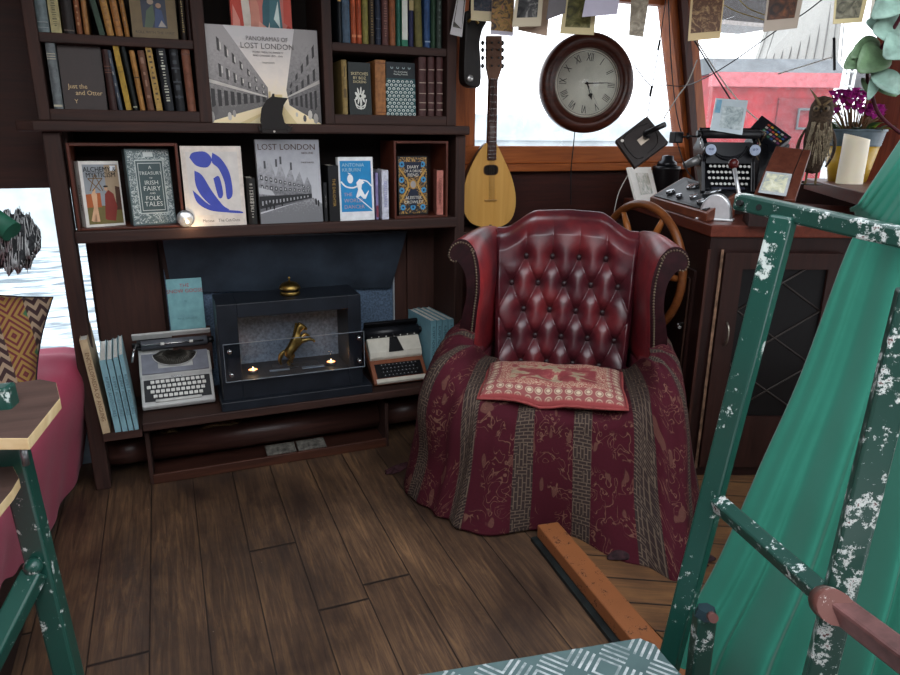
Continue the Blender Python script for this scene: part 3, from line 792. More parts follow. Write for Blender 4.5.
text_mesh([('PANORAMAS OF', w_ * .56, h_ * .86, .021, 'CENTER', .95), ('LOST LONDON', w_ * .56, h_ * .78, .027, 'CENTER', 1.0), ('WORK, WEALTH, POVERTY', w_ * .56, h_ * .735, .009, 'CENTER'), ('AND CHANGE 1870 - 1946', w_ * .56, h_ * .70, .009, 'CENTER'), ('PHILIP DAVIES', w_ * .56, h_ * .63, .007, 'CENTER')], col_title('6e6a68'), r_, 'cover_title', T(0, -.004, 0))
r_, w_, h_ = face_book('book', 'pink and teal abstract-cover book standing behind the large street photograph book', None, (239, 122), (297.5, 122), -25, BY + .075, ZS, .03, 'd4776a', lean=2)
A = Art(w_, h_); rr = random.Random(4)
A.rect(0, 0, 1, 1, 'c97468')
for pts, c in [([(0, .55), (.2, .6), (.3, .9), (.1, 1), (0, 1)], 'c2412f'), ([(.22, .55), (.34, .62), (.3, .86), (.16, .95)], 'd9cfc2'), ([(.3, .5), (.5, .56), (.46, .8), (.34, .95)], 'd08a76'),
               ([(.5, .6), (.62, .55), (.75, .78), (.6, .95), (.52, .8)], '2f5f6a'), ([(.58, .63), (.66, .6), (.68, .78)], 'e2d3c0'), ([(.62, .66), (.85, .6), (.8, .95), (.66, .98)], '3f6f78'), ([(.7, .72), (.8, .66), (.78, .84)], 'cfe0da'),
               ([(.7, .54), (.98, .6), (.98, .72), (.84, .62)], 'b2321f'), ([(.4, .5), (.52, .5), (.58, .66), (.45, .7)], 'dfa08c'), ([(.0, .5), (.16, .5), (.14, .7), (.04, .8)], 'dc8a7a'), ([(.86, .7), (1, .66), (1, .98), (.88, .96)], 'c95040')]:
    A.poly(pts, c)
A.rect(.34, .965, .8, .99, 'e6d8c8'); A.build(r_)
# dark sailing boat ornament on the board
p = at(271, 128, Y=BY - .02)
orn = thing('sailboat_ornament', 'small dark metal sailing boat ornament standing in front of the street-photo book', 'ornament', (p.x + .004, BY - .038, ZS - .036))
m = MB(); s_ = .0034
sail = [(-12, 0), (-13, 10), (-11, 22), (-5, 31), (0, 34), (1, 37), (3, 37), (3, 34), (17, 33), (12, 26), (10, 17), (12, 8), (20, 2), (18, -1)]
m.prism([(x * s_, z * s_ + .012) for x, z in sail], -.018, -.008); m.build('sail', plain('17110f', .6), orn)
m = MB(); m.bbox(-.045, .05, -.028, .005, -.034 + .034, .016, .004); m.prism([(-.05, .012), (-.056, .03), (-.04, .016), (.05, .016), (.07, .028), (.058, .006), (-.03, 0)], -.02, -.006); m.build('hull', plain('1d1512', .6), orn)
m = MB(); m.cyl((.0, -.0285, .008), (.0, -.031, .008), .004, n=10); m.build('rivet', plain('c4bdb2', .4), orn)

# wooden crate boxes on the lower shelf
def crate(label, xl, xr, zt, yf=BY + .004, d=.2):
    root = thing('wooden_crate', label, 'crate', (xl, yf, ZL), 'shallow wooden crates on the lower shelf'); t = .010
    W = xr - xl; Hh = zt - ZL
    m = MB(); m.bbox(0, t, 0, d, 0, Hh, .002); m.build('side_panel', RWZ, root)
    m = MB(); m.bbox(W - t, W, 0, d, 0, Hh, .002); m.build('side_panel', RWZ, root)
    m = MB(); m.bbox(t, W - t, 0, d, Hh - t, Hh, .002); m.build('top_panel', RW, root)
    m = MB(); m.bbox(t, W - t, 0, d, 0, t * .8, .002); m.build('bottom_panel', RW, root)
    m = MB(); m.box(t, W - t, d - .006, d, t * .8, Hh - t); m.build('back_panel', wood('22110d', '3a1d16', 'X', .6), root)
    return root
cz1 = at(100, 143, Y=BY).z; crate('red-brown crate around the two old books on the left', at(65, 143, Y=BY).x, at(177.5, 147, Y=BY).x, cz1)
cz2 = at(420, 141, Y=BY).z; crate('small red-brown crate around patterned gold and blue book', at(394.5, 180, Y=BY).x, at(448.5, 180, Y=BY).x, cz2, d=.19)
zc = ZL + .009
GL = 'books standing on the lower shelf'
r_, w_, h_ = face_book('book', 'white-edged hardback with painting of two figures and star, inside left crate', GL, (86, 222), (127, 217), 161, BY + .02, zc, .06, 'd9d6d0', side='dcdad4', lean=3, yaw=22, roll=1)
A = Art(w_, h_); A.rect(.08, .04, .96, .95, '8d9398'); A.poly([(.08, .04), (.96, .04), (.96, .3), (.08, .34)], '6b6136'); A.poly([(.08, .3), (.45, .3), (.45, .52), (.08, .5)], 'a4572c'); A.poly([(.6, .3), (.96, .32), (.96, .94), (.62, .94)], 'a08c72')
A.poly([(.82, .25), (.96, .25), (.96, .6), (.84, .62)], '4a3024'); A.poly([(.5, .12), (.56, .5), (.66, .56), (.78, .5), (.84, .3), (.76, .08), (.55, .1)], '7a2a20'); A.ell(.6, .58, .04, .03, 'c79f7c'); A.ell(.6, .615, .06, .015, '191412')
A.poly([(.22, .5), (.28, .56), (.36, .5), (.34, .3), (.36, .08), (.28, .08), (.28, .24), (.2, .08), (.14, .1), (.24, .3)], 'cfa582'); A.ell(.3, .56, .035, .03, 'cfa582')
for a_, b2 in [((.2, .55), (.36, .8)), ((.36, .8), (.52, .55)), ((.18, .74), (.54, .74)), ((.18, .74), (.46, .55)), ((.54, .74), (.26, .55))]: A.curve([a_, b2], .003, '6d5433', 2)
A.rect(.76, .85, .9, .93, 'dde3e8'); A.build(r_)
text_mesh([('ALCHEMY &', w_ * .5, h_ * .84, .024, 'CENTER', .85), ('MYSTICISM', w_ * .51, h_ * .755, .024, 'CENTER', .85)], col_title('17130f'), r_, 'cover_title', T(0, -.003, 0))
text_mesh([('MYSTICISM', 0, 0, .018, 'CENTER')], col_title('5b564c'), r_, 'spine_title', T(-.0006, .03, h_ * .45) @ RZ(-90) @ RY(90))
r_, w_, h_ = face_book('book', 'grey-green antique hardback with silver ornate border, inside left crate', GL, (133, 219), (177, 216), 149, BY + .02, zc, .055, '4e5e60', side='3f4d4f', lean=3, yaw=12)
def ornate(bg, fg, sc=70):
    b = NB('ornate_print'); v = b.obj()
    n = b.noise(v, sc, 3, .5, 1.5); d = b.math('ABSOLUTE', b.math('SUBTRACT', n, .5)); mk = b.ramp(d, (.02, (1., 1., 1.)), (.045, (0., 0., 0.)))
    return b.done(b.mix(mk, bg, fg), .4)
A = Art(w_, h_); A.rect(.03, .02, .98, .98, ornate('536264', 'b7c0bd')); A.rect(.19, .15, .84, .86, 'b7c0bd'); A.rect(.21, .165, .82, .845, '47585a'); A.rect(.25, .19, .78, .82, 'b7c0bd'); A.rect(.265, .2, .765, .81, '435456')
A.rect(.4, .9, .62, .96, 'c2cac7'); A.build(r_)
text_mesh([('A', w_ * .52, h_ * .74, .016, 'CENTER'), ('TREASURY', w_ * .52, h_ * .665, .0165, 'CENTER', 1), ('OF', w_ * .52, h_ * .61, .009, 'CENTER'), ('IRISH', w_ * .52, h_ * .535, .021, 'CENTER'), ('FAIRY', w_ * .52, h_ * .455, .023, 'CENTER'), ('AND', w_ * .52, h_ * .41, .009, 'CENTER'), ('FOLK', w_ * .52, h_ * .33, .021, 'CENTER'), ('TALES', w_ * .52, h_ * .25, .023, 'CENTER')], col_title('cdd4d0'), r_, 'cover_title', T(0, -.003, 0))
# abstract blue cut-paper cover
r_, w_, h_ = face_book('book', 'tall cream book with abstract blue cut-paper shapes on the cover', GL, (187, 221), (246.5, 220), 146, BY + .005, ZL, .025, 'd9cfc4', lean=4)
A = Art(w_, h_); A.rect(.08, .14, .93, .93, 'cfcac4'); blu = '3b49a8'
A.blob([(.14, .86), (.2, .92), (.4, .93), (.5, .84), (.42, .74), (.24, .76)], blu)
A.blob([(.52, .92), (.66, .84), (.78, .66), (.80, .4), (.7, .34), (.68, .55), (.6, .72), (.5, .8)], blu)
A.blob([(.2, .7), (.32, .64), (.46, .44), (.62, .26), (.72, .2), (.5, .22), (.3, .36), (.2, .52)], blu)
A.blob([(.14, .46), (.2, .3), (.4, .2), (.7, .165), (.94, .15), (.9, .18), (.6, .21), (.38, .28), (.22, .4)], blu)
A.blob([(.5, .6), (.6, .62), (.64, .4), (.56, .36)], blu); A.build(r_)
text_mesh([('Matisse', w_ * .26, h_ * .05, .016, 'LEFT', .85), ('The Cut-Outs', w_ * .52, h_ * .05, .016, 'LEFT', .85)], col_title('4a453f'), r_, 'cover_title', T(0, -.0003, 0))
# glass paperweight
p = at(186, 224, Y=BY - .002)
pw = MB(); pw.lathe([(0, -.008), (.024, -.008), (.031, -.003), (.031, .002), (.022, .007), (0, .009)], 14, axis='Y'); pw.M = Matrix.Identity(4)
for i in range(7):
    t = 2 * PI * i / 7; pw.add([(0, -.0095, 0), (.028 * math.cos(t), -.0045, .028 * math.sin(t)), (.028 * math.cos(t + .3), -.0045, .028 * math.sin(t + .3))], [(0, 1, 2)], 1)
pwo = pw.build('paperweight', [plain('b8bcc0', .2, .6, .3, 60), plain('e9eef2', .1, .4)]); pwo.location = (p.x, BY + .0, ZL + .031); pwo.rotation_euler = (R(-6), 0, 0)
tag(pwo, 'small round silvery glass paperweight at foot of cream blue-shapes book', 'paperweight')
l = bpy.data.lights.new('shelf_bulb', 'POINT'); l.energy = .22; l.color = (1, .72, .42); l.shadow_soft_size = .01
lo = bpy.data.objects.new('shelf_bulb', l); COL.objects.link(lo); lo.location = (p.x + .012, BY - .045, ZL + .012)
def sx(px, yf, py=219): return at(px, py, Y=yf).x
spine_book('book', 'dark book with silver lettering right of the cream blue-shapes book', GL, sx(249, BY + .004), ZL, .031, .172, .15, '22211f', BY + .004, text='CELESTIAL', tcol='a6a298', tsize=.018, blobs=6)
r_, w_, h_ = face_book('book', 'large grey book with old street of gabled houses on its cover', GL, (261, 218), (323.5, 217), 139.5, BY + .005, ZL, .028, '9b9da1', lean=4, yaw=2)
A = Art(w_, h_)
sky = grad_mat('printed_grey_sky', [(.2, 'bdbec2'), (.6, 'a9abb0'), (.9, '8b8d93')], 2, 0, h_)
A.rect(0, 0, 1, 1, sky); A.poly([(0, .0), (1, 0), (1, .22), (.86, .3), (.0, .12)], grad_mat('printed_cobbles', [(.2, '6f7073'), (.5, 'a5a6a8'), (.8, 'bdbec0')], 2, 0, .3, 120, 1.2))
g1 = grad_mat('printed_facade', [(.3, '5b5c60'), (.5, '85868a'), (.7, '9c9da1')], 2, 0, h_, 80, 1.0)
A.poly([(0, .14), (.84, .29), (.84, .44), (.78, .56), (.72, .46), (.66, .62), (.58, .5), (.52, .68), (.44, .54), (.36, .74), (.28, .56), (.2, .78), (.08, .66), (0, .78)], g1)
A.facade([(.02, .38), (.82, .36), (.82, .44), (.02, .62)], 11, 2, '2f3033', .5, .5); A.facade([(.02, .38), (.82, .36), (.82, .44), (.02, .62)], 11, 2, 'c9cacc', .2, .25)
A.poly([(0, .18), (.84, .3), (.84, .35), (0, .33)], '27282b'); A.facade([(.02, .19), (.8, .3), (.8, .34), (.02, .3)], 14, 1, '9a9b9e', .4, .5); A.poly([(0, .36), (.25, .34), (.2, .4), (0, .44)], 'b2b3b6')
for x, z in [(.3, .74), (.37, .77), (.12, .72), (.53, .7)]: A.rect(x - .015, z - .06, x + .015, z + .03, '4b4c50')
for x, z in [(.1, .2), (.16, .22), (.22, .21), (.35, .25), (.9, .25), (.94, .23)]: A.ell(x, z, .015, .045, '1e1f22', 8)
A.build(r_)
text_mesh([('LOST LONDON', w_ * .94, h_ * .88, .031, 'RIGHT', 1.0), ('1870-1945', w_ * .9, h_ * .83, .011, 'RIGHT'), ('PHILIP DAVIES', w_ * .9, h_ * .72, .008, 'RIGHT')], col_title('4b3a34'), r_, 'cover_title', T(0, -.003, 0))
spine_book('book', 'thin black paperback squeezed against the grey street-photo book', GL, sx(325, BY + .01), ZL, .012, .15, .13, '1a1b1e', BY + .012, text='THE NOTEBOOK', tcol='8f8f8c', tsize=.007, flat=True)
spine_book('book', 'black book with gold and white spine text and small white bird mark', GL, sx(330, BY + .004), ZL, .040, .215, .15, '131417', BY + .004, text='THE DAUGHTER', tcol='b08d4a', tsize=.016, flat=True)
r_, w_, h_ = face_book('book', 'white-bordered blue book with white tumbling figure facing out', GL, (340.5, 216.5), (375, 216), 157, BY + .006, ZL, .03, 'e4e6e8', lean=3, yaw=2)
A = Art(w_, h_); A.rect(.05, .14, .94, .94, '1f86bf')
A.ell(.33, .66, .085, .07, 'e9eef0'); A.poly([(.3, .73), (.26, .76), (.36, .74)], 'e9eef0')
A.poly([(.5, .6), (.6, .66), (.74, .6), (.66, .57), (.64, .5), (.74, .4), (.86, .48), (.84, .44), (.76, .34), (.7, .34), (.6, .4), (.54, .5)], 'e9eef0')
A.curve([(.06, .62), (.2, .54), (.4, .52), (.55, .55)], .006, 'e9eef0'); A.curve([(.6, .64), (.8, .62), (.94, .54)], .005, 'e9eef0'); A.curve([(.48, .38), (.66, .3), (.94, .16)], .0035, 'e9eef0', 3); A.poly([(.56, .52), (.48, .38), (.52, .36), (.68, .42)], 'e9eef0')
A.build(r_)
text_mesh([('ANTONIA', w_ * .1, h_ * .85, .019, 'LEFT', 1.05), ('KILBURN', w_ * .1, h_ * .775, .019, 'LEFT', 1)], plain('a9cfe0', .5), r_, 'author_lettering', T(0, -.0028, 0))
text_mesh([('THE', w_ * .12, h_ * .39, .019, 'LEFT'), ('WORLD', w_ * .12, h_ * .29, .021, 'LEFT'), ('DANCER', w_ * .12, h_ * .19, .021, 'LEFT')], plain('b9a6b8', .5), r_, 'cover_title', T(0, -.0028, 0))
spine_book('book', 'mauve-spined thin paperback behind the white-spined one', GL, sx(376.5, BY + .012), ZL, .010, .185, .13, '8f86b5', BY + .014, bands=[(.05, .3)], tcol='7a3a4c', flat=True)
spine_book('book', 'white-spined book with blue lettering left of the small crate', GL, sx(382.5, BY + .004), ZL, .027, .195, .14, 'd3d5e2', BY + .004, text='SEAN MARTIN', tcol='8b93c4', tsize=.018, flat=True)
r_, w_, h_ = face_book('book', 'black book with gold scrollwork and blue flowers inside small crate', GL, (399, 213.5), (428.5, 212.5), 156, BY + .05, zc, .03, '141414', lean=3, yaw=2)
A = Art(w_, h_); A.rect(.02, .02, .98, .98, ornate('17151a', 'b48a45', 60))
for x, z in [(.14, .86), (.84, .86), (.12, .6), (.86, .6), (.12, .42), (.86, .42), (.14, .13), (.82, .13), (.48, .13)]: A.ell(x, z, .09, .05, '3f8fc0', 10); A.ell(x, z, .035, .02, '1c2c4a', 8)
A.poly([(.28, .66), (.72, .66), (.8, .9), (.2, .9)], '1c2438'); A.poly([(.5, .55), (.72, .3), (.6, .16), (.4, .16), (.28, .3)], '1c2438'); A.ell(.5, .52, .12, .08, 'b48a45'); A.ell(.5, .52, .09, .06, 'a09c98')
for k in (-1, 1): A.curve([(.5 + k * .45, .78), (.5 + k * .25, .64), (.5 + k * .16, .52), (.5 + k * .25, .4), (.5 + k * .45, .22)], .006, 'c0954c')
A.build(r_)
text_mesh([('DIARY', w_ * .5, h_ * .79, .018, 'CENTER'), ('OF A DRUG', w_ * .5, h_ * .725, .016, 'CENTER', .9), ('FIEND', w_ * .5, h_ * .655, .018, 'CENTER'), ('ALEISTER', w_ * .5, h_ * .27, .018, 'CENTER'), ('CROWLEY', w_ * .5, h_ * .195, .018, 'CENTER')], col_title('d8d4c8'), r_, 'cover_title', T(0, -.0036, 0))
spine_book('book', 'salmon pink spined book with dark lettering inside small crate', GL, sx(436, BY + .03, 214), zc, .027, .182, .12, 'c47a6c', BY + .022, yaw=-14, text='UNDERGROUND', tcol='5a2a26', tsize=.016, flat=True)
# ================================================================ LOWER DISPLAY
SL = plain('333c47', .55, var=.3, scale=7)
p0, p1, p2, p3 = at(162, 238, Y=2.86), at(407, 232, Y=2.86), at(391, 288, Y=2.945), at(172, 293, Y=2.945)
m = MB(); vs = [tuple(p) for p in (p0, p1, p2, p3)]; vs += [(a, b + .008, c) for a, b, c in vs]
m.add(vs, [(0, 1, 2, 3), (7, 6, 5, 4), (0, 4, 5, 1), (1, 5, 6, 2), (2, 6, 7, 3), (3, 7, 4, 0)])
m.tube([p0, p1], .004, 6, m=1)
tag(m.build('slate_hood', [SL, plain('59616b', .5)]), 'wide dark slate-coloured sheet sloping under the lower shelf above fireplace', 'hood')
m = MB(); a = at(205, 300, Y=2.965); b_ = at(394, 300, Y=2.965); m.box(-.03, b_.x, 2.965, 2.983, CZ, .80); m.box(b_.x - .006, b_.x, 2.955, 2.966, CZ, .8, 1)
tag(m.build('backing_board', [plain('55687e', .8, var=.35, scale=120), plain('9aa0a4', .5)]), 'blue rough-textured board standing behind the black fireplace', 'board')

# fireplace box
FY = 2.665
fx0 = at(224, 400, Y=FY).x; fx1 = at(363, 385, Y=FY).x
fzt = at(224, 305, Y=FY).z; FD = .20
fp = thing('tabletop_fireplace', 'black box fireplace with clear front panel on the counter shelf', 'fireplace', (fx0, FY, CZ))
NV = plain('1b2028', .42, var=.25, scale=14)
W_ = fx1 - fx0; H_ = fzt - CZ
pl = .038
m = MB(); m.bbox(-.012, W_ + .035, -.022, FD, 0, pl, .003); m.build('plinth', NV, fp)
ix0 = at(240, 350, Y=FY).x - fx0; ix1 = at(349, 350, Y=FY).x - fx0; iz0 = at(240, 380, Y=FY).z - CZ; iz1 = at(240, 318, Y=FY).z - CZ
m = MB(); m.bbox(0, ix0, 0, FD, pl, H_, .002); m.bbox(ix1, W_, 0, FD, pl, H_, .002); m.bbox(ix0, ix1, 0, FD, iz1, H_, .002); m.bbox(ix0, ix1, 0, FD, pl, iz0, .002)
m.build('casing', NV, fp)
m = MB(); m.box(ix0, ix1, FD - .004, FD, iz0, iz1); m.build('back_plate', plain('6f7f92', .5, var=.3, scale=90), fp)
m = MB(); gz0 = at(240, 381, Y=FY - .02).z - CZ; gz1 = at(229, 344, Y=FY - .02).z - CZ
m.box(.012, W_ + .004, -.024, -.020, gz0, gz1)
def clear():
    b = NB('clear_acrylic'); b.t.nodes.remove(b.b)
    tr = b.n('ShaderNodeBsdfTransparent'); tr.inputs[0].default_value = (.93, .95, .97, 1); gl = b.n('ShaderNodeBsdfGlossy'); gl.inputs['Roughness'].default_value = .03
    ms = b.n('ShaderNodeMixShader'); ms.inputs[0].default_value = .07; b.l(tr.outputs[0], ms.inputs[1]); b.l(gl.outputs[0], ms.inputs[2]); b.l(ms.outputs[0], b.out.inputs[0]); return b.m
CLR = clear()
gp = m.build('glass_panel', CLR, fp)
m = MB(); m.box(.012, W_ + .004, -.0245, -.0195, gz1 - .002, gz1); m.box(.012, W_ + .004, -.0245, -.0195, gz0, gz0 + .002); m.box(.012, .0135, -.0245, -.0195, gz0, gz1); m.box(W_ + .002, W_ + .004, -.0245, -.0195, gz0, gz1)
m.build('glass_edge', plain('7e858c', .3), gp)
for (x, z) in ((.035, gz1 - .03), (.035, gz0 + .03), (W_ - .018, gz1 - .028), (W_ - .018, gz0 + .028)):
    m = MB(); m.cyl((x, 0, z), (x, -.034, z), .0085, n=14); m.cyl((x, -.034, z), (x, -.037, z), .0085, .006, n=14); m.build('standoff', STEEL, fp)
# tealights
for (px, py, lb) in ((253, 369, 'lit tealight left of the brass horse'), (331, 361, 'lit tealight right of the brass horse')):
    p = at(px, py, Z=CZ + iz0 + .013); t = thing('tealight', lb, 'candle', (p.x, min(p.y, FY + .14), CZ + iz0), 'tealights in the fireplace')
    m = MB(); m.lathe([(0, 0), (.019, 0), (.0195, .012), (.0185, .0125), (.018, .009), (0, .009)], 20); m.build('cup', plain('b8b2a8', .3, .8), t)
    m = MB(); m.lathe([(0, .0092), (.0179, .0092)][::-1] + [(0, .0094)], 20); m.build('wax', emit('ffc890', 1.6), t)
    m = MB(); m.lathe([(0, .010), (.003, .012), (.0035, .016), (.0015, .021), (0, .023)], 10); m.build('flame', emit('ffd9a0', 9), t)
    l = bpy.data.lights.new('tealight_flame', 'POINT'); l.energy = .10; l.color = (1, .62, .3); l.shadow_soft_size = .01
    lo = bpy.data.objects.new('tealight_flame', l); COL.objects.link(lo); lo.location = (p.x, min(p.y, FY + .14), CZ + iz0 + .05)
# rearing horse
hp = at(293, 364, Z=CZ + iz0 + .01); HX, HY, HZ = hp.x, FY + .095, CZ + iz0 + .0005
def skin(name, verts, edges, mat, parent=None, M=None, sub=2, root=0):
    me = bpy.data.meshes.new(name); me.from_pydata([v[0] for v in verts], edges, [])
    o = bpy.data.objects.new(name, me); COL.objects.link(o)
    k = o.modifiers.new('skin', 'SKIN'); 
    sv = me.skin_vertices[0].data if me.skin_vertices else None
    if sv is None:
        bm = bmesh.new(); bm.from_mesh(me); bm.verts.layers.skin.verify(); bm.to_mesh(me); bm.free(); sv = me.skin_vertices[0].data
    for i, v in enumerate(verts):
        r = v[1]; sv[i].radius = (r, r) if not isinstance(r, tuple) else r; sv[i].use_root = (i == root)
    k2 = o.modifiers.new('sub', 'SUBSURF'); k2.levels = sub; k2.render_levels = sub
    dg = bpy.context.evaluated_depsgraph_get(); ev = o.evaluated_get(dg); nm = bpy.data.meshes.new_from_object(ev)
    o.modifiers.clear(); o.data = nm
    nm.materials.clear(); nm.materials.append(mat)
    for p in nm.polygons: p.use_smooth = True
    if parent: o.parent = parent
    if M is not None: o.matrix_local = M
    return o
horse = thing('horse_figurine', 'brass figurine of a rearing horse on dark plate inside the fireplace', 'figurine', (HX, HY, HZ))
s_ = .00162
V = [((-7, 0, 36), 13.5), ((2, 0, 50), 11.5), ((11, 0, 64), 13.5), ((15, 0, 78), 9.5), ((17, 0, 91), 7.5), ((24, 0, 101), 6.5), ((33, 0, 97), 5.2), ((40, 0, 89), 3.8),
     ((-6, 8, 26), 9), ((5, 9, 20), 6), ((-5, 9, 11), 4), ((1, 9, 2), 4.4), ((-12, -8, 27), 9), ((-2, -9, 18), 6), ((-14, -9, 10), 4), ((-9, -9, 2), 4.4),
     ((24, 6, 68), 6), ((37, 7, 77), 4), ((46, 7, 70), 3), ((49, 7, 62), 3.6), ((25, -6, 62), 6), ((40, -7, 66), 4), ((52, -7, 64), 3), ((58, -7, 57), 3.6),
     ((-18, 0, 40), 4), ((-29, 0, 30), 6), ((-33, 0, 14), 5), ((-28, 0, 2), 2.5),
     ((20, 3, 110), 2.2), ((20, -3, 111), 2.2)]
E_ = [(0, 1), (1, 2), (2, 3), (3, 4), (4, 5), (5, 6), (6, 7), (0, 8), (8, 9), (9, 10), (10, 11), (0, 12), (12, 13), (13, 14), (14, 15), (2, 16), (16, 17), (17, 18), (18, 19), (2, 20), (20, 21), (21, 22), (22, 23), (0, 24), (24, 25), (25, 26), (26, 27), (5, 28), (5, 29)]
V = [((x * s_, y * s_, z * s_), r * s_ * 1.12) for (x, y, z), r in V]
skin('body', V, E_, BRASS, horse, T(0, 0, .006), 2)
m = MB(); 
for i in range(7): m.sphere(((6 + i * 1.3) * s_, 0, (74 + i * 5.4) * s_ + .006), .0060, n=8, sc=(1.1, .5, 1.1))
m.build('mane', plain('6f5a2c', .5, 1.0, .3), horse)
m = MB(); m.bbox(-.085, .105, -.03, .03, 0, .005, .001); m.build('base_plate', plain('2a2c30', .25, .6), horse)
m = MB(); m.bbox(-.10, -.02, -.045, -.032, 0, .006, .001); m.bbox(.03, .12, -.055, -.033, 0, .004, .001)
pp = m.build('metal_strip', plain('8f9aa5', .3, .8)); pp.location = (HX, HY, HZ); tag(pp, 'two flat steel strips lying in front of the brass horse', 'strip')
# brass bell on top
bp = at(292, 297, Z=fzt); bell = thing('service_bell', 'brass counter bell on top of the black fireplace', 'bell', (bp.x, FY + .09, fzt))
m = MB(); m.lathe([(0, 0), (.037, 0), (.040, .004), (.040, .014), (.037, .017), (.028, .017)], 32); m.build('base', BRASS, bell)
m = MB(); m.lathe([(.036, .017), (.036, .024)], 28); m.build('band', BLK, bell)
m = MB(); m.lathe([(.042, .024), (.0425, .028), (.039, .038), (.030, .047), (.016, .0525), (.006, .054), (0, .054)], 32); m.build('dome', BRASS, bell)
m = MB(); m.lathe([(.005, .053), (.003, .06), (.003, .064), (.006, .068), (.004, .073), (0, .075)], 14); m.build('button', BRASS, bell)

# ---------------------------------------------------------------- typewriters
KEYW = plain('d9d8d2', .4, var=.05)
def keys(root, rows, cx, y0, z0, dx, dy, slope, r, mat, stem=None, shape='sq', legend=None):
    first = None
    for j, (n, off) in enumerate(rows):
        for i in range(n):
            x = cx + (i - (n - 1) / 2) * dx + off; y = y0 + j * dy; z = z0 + j * slope
            if first is None:
                m = MB()
                if shape == 'sq':
                    m.bbox(-r, r, -r, r, 0, .005, .0018)
                else: m.lathe([(r * .4, -.004), (r, .001), (r, .003), (r * .85, .0036), (0, .003)], 10)
                if legend is not None: m.box(-r * .22, r * .22, -r * .35, r * .35, .0045, .0054, 1)
                first = m.build('key', [mat, legend or mat], root); k = first
            else: k = first.copy(); COL.objects.link(k); k.parent = root
            k.matrix_local = T(x, y, z)
def typewriter_base(name, label, M): 
    return thing(name, label, 'typewriter', M, 'typewriters on show')

# grey portable
gp_ = at(143, 412, Z=CZ + .004); gq = at(217, 402, Z=CZ + .004)
yaw = math.degrees(math.atan2(gq.y - gp_.y, gq.x - gp_.x)); wg = (gq - gp_).length
print('grey typewriter width', wg, 'yaw', yaw, gp_)
TY = gp_.y
Mg = T(gp_.x, gp_.y, CZ + .006) @ RZ(0) @ RX(34)
tw = typewriter_base('portable_typewriter', 'grey portable typewriter with white keys left of the fireplace', Mg)
wg = at(216, 404, Y=TY).x - gp_.x
GR = plain('7f828c', .5, var=.12); LG = plain('b9b9b6', .45, var=.08); DG = plain('2a2b2e', .5)
Dp = .285
m = MB(); m.prismx([(0, 0), (Dp, 0), (Dp, .068), (.125, .066), (.115, .045), (0, .026)], 0, wg); m.build('body_shell', LG, tw, bevel=.006)
m = MB(); m.add([(.012, .018, .0315), (wg - .012, .018, .0315), (wg - .012, .112, .0478), (.012, .112, .0478)], [(0, 1, 2, 3)]); m.build('key_bed', DG, tw)
m = MB()
m.bbox(.010, .07, .125, .225, .064, .072, .002); m.bbox(wg - .07, wg - .010, .125, .225, .064, .072, .002); m.bbox(.06, wg - .06, .125, .148, .064, .0722, .002)
m.build('top_cover', GR, tw)
m = MB()  # type basket, fan of bars
arc = [(wg / 2 + .082 * math.cos(t), .215 - .06 * math.sin(t)) for t in [PI * i / 20 for i in range(21)]]
m.prismz(arc + [(wg / 2 - .05, .235), (wg / 2 + .05, .235)], .07, .074)
m.build('type_basket', plain('35332f', .5, .3), tw)
m = MB()
for i in range(23):
    t = PI * (.08 + .84 * i / 22); m.tube([(wg / 2 + .078 * math.cos(t), .213 - .056 * math.sin(t), .076), (wg / 2 + .022 * math.cos(t), .235 - .012 * math.sin(t), .082)], .0013, 4)
m.build('type_bars', plain('6a665e', .35, .8), tw)
m = MB(); m.tube([(wg / 2 + .084 * math.cos(t), .217 - .063 * math.sin(t), .074) for t in [PI * i / 20 for i in range(21)]], .002, 5); m.build('basket_rim', LG, tw)
keys(tw, [(11, .002), (12, -.003), (11, .0), (10, .0)][::-1], wg / 2, .038, .034, .0187, .0205, .0036, .0072, KEYW)
m = MB(); m.bbox(.05, wg - .05, .012, .024, .028, .036, .002); m.build('space_bar', plain('c4c4bf', .4), tw)
m = MB(); m.bbox(wg * .42, wg * .58, .115, .122, .048, .053, .001); m.build('name_badge', STEEL, tw)
m = MB(); m.bbox(.0, wg, .25, .285, .064, .115, .004); m.build('carriage_frame', DG, tw)
m = MB(); m.cyl((.015, .245, .105), (wg - .005, .245, .105), .019, n=20); m.build('platen', plain('5e6168', .4), tw)
for x0, x1 in ((-.018, .015), (wg - .005, wg + .02)):
    m = MB(); m.cyl((x0, .245, .105), (x1, .245, .105), .012, n=14); m.build('platen_knob', BLK, tw)
m = MB(); m.bbox(-.015, wg + .01, .262, .272, .118, .150, .003); m.build('paper_rest', LG, tw)
m = MB(); m.cyl((.02, .226, .127), (wg - .02, .226, .127), .003, n=8); m.build('paper_bail', STEEL, tw)
for x in (wg * .35, wg * .75):
    m = MB(); m.cyl((x - .007, .226, .127), (x + .007, .226, .127), .006, n=10); m.build('bail_roller', KEYW, tw)
m = MB(); m.tube([(.0, .235, .125), (-.012, .20, .125), (-.02, .16, .11)], .004, 6); m.build('return_lever', STEEL, tw)
# support block behind it
m = MB(); m.prismx([(gp_.y + .07, CZ + .001), (2.955, CZ + .001), (2.955, CZ + .10), (gp_.y + .19, CZ + .10)], gp_.x + .02, gp_.x + wg - .03)
tag(m.build('wooden_block', DWY), 'dark wooden block propping the grey typewriter from behind', 'block')

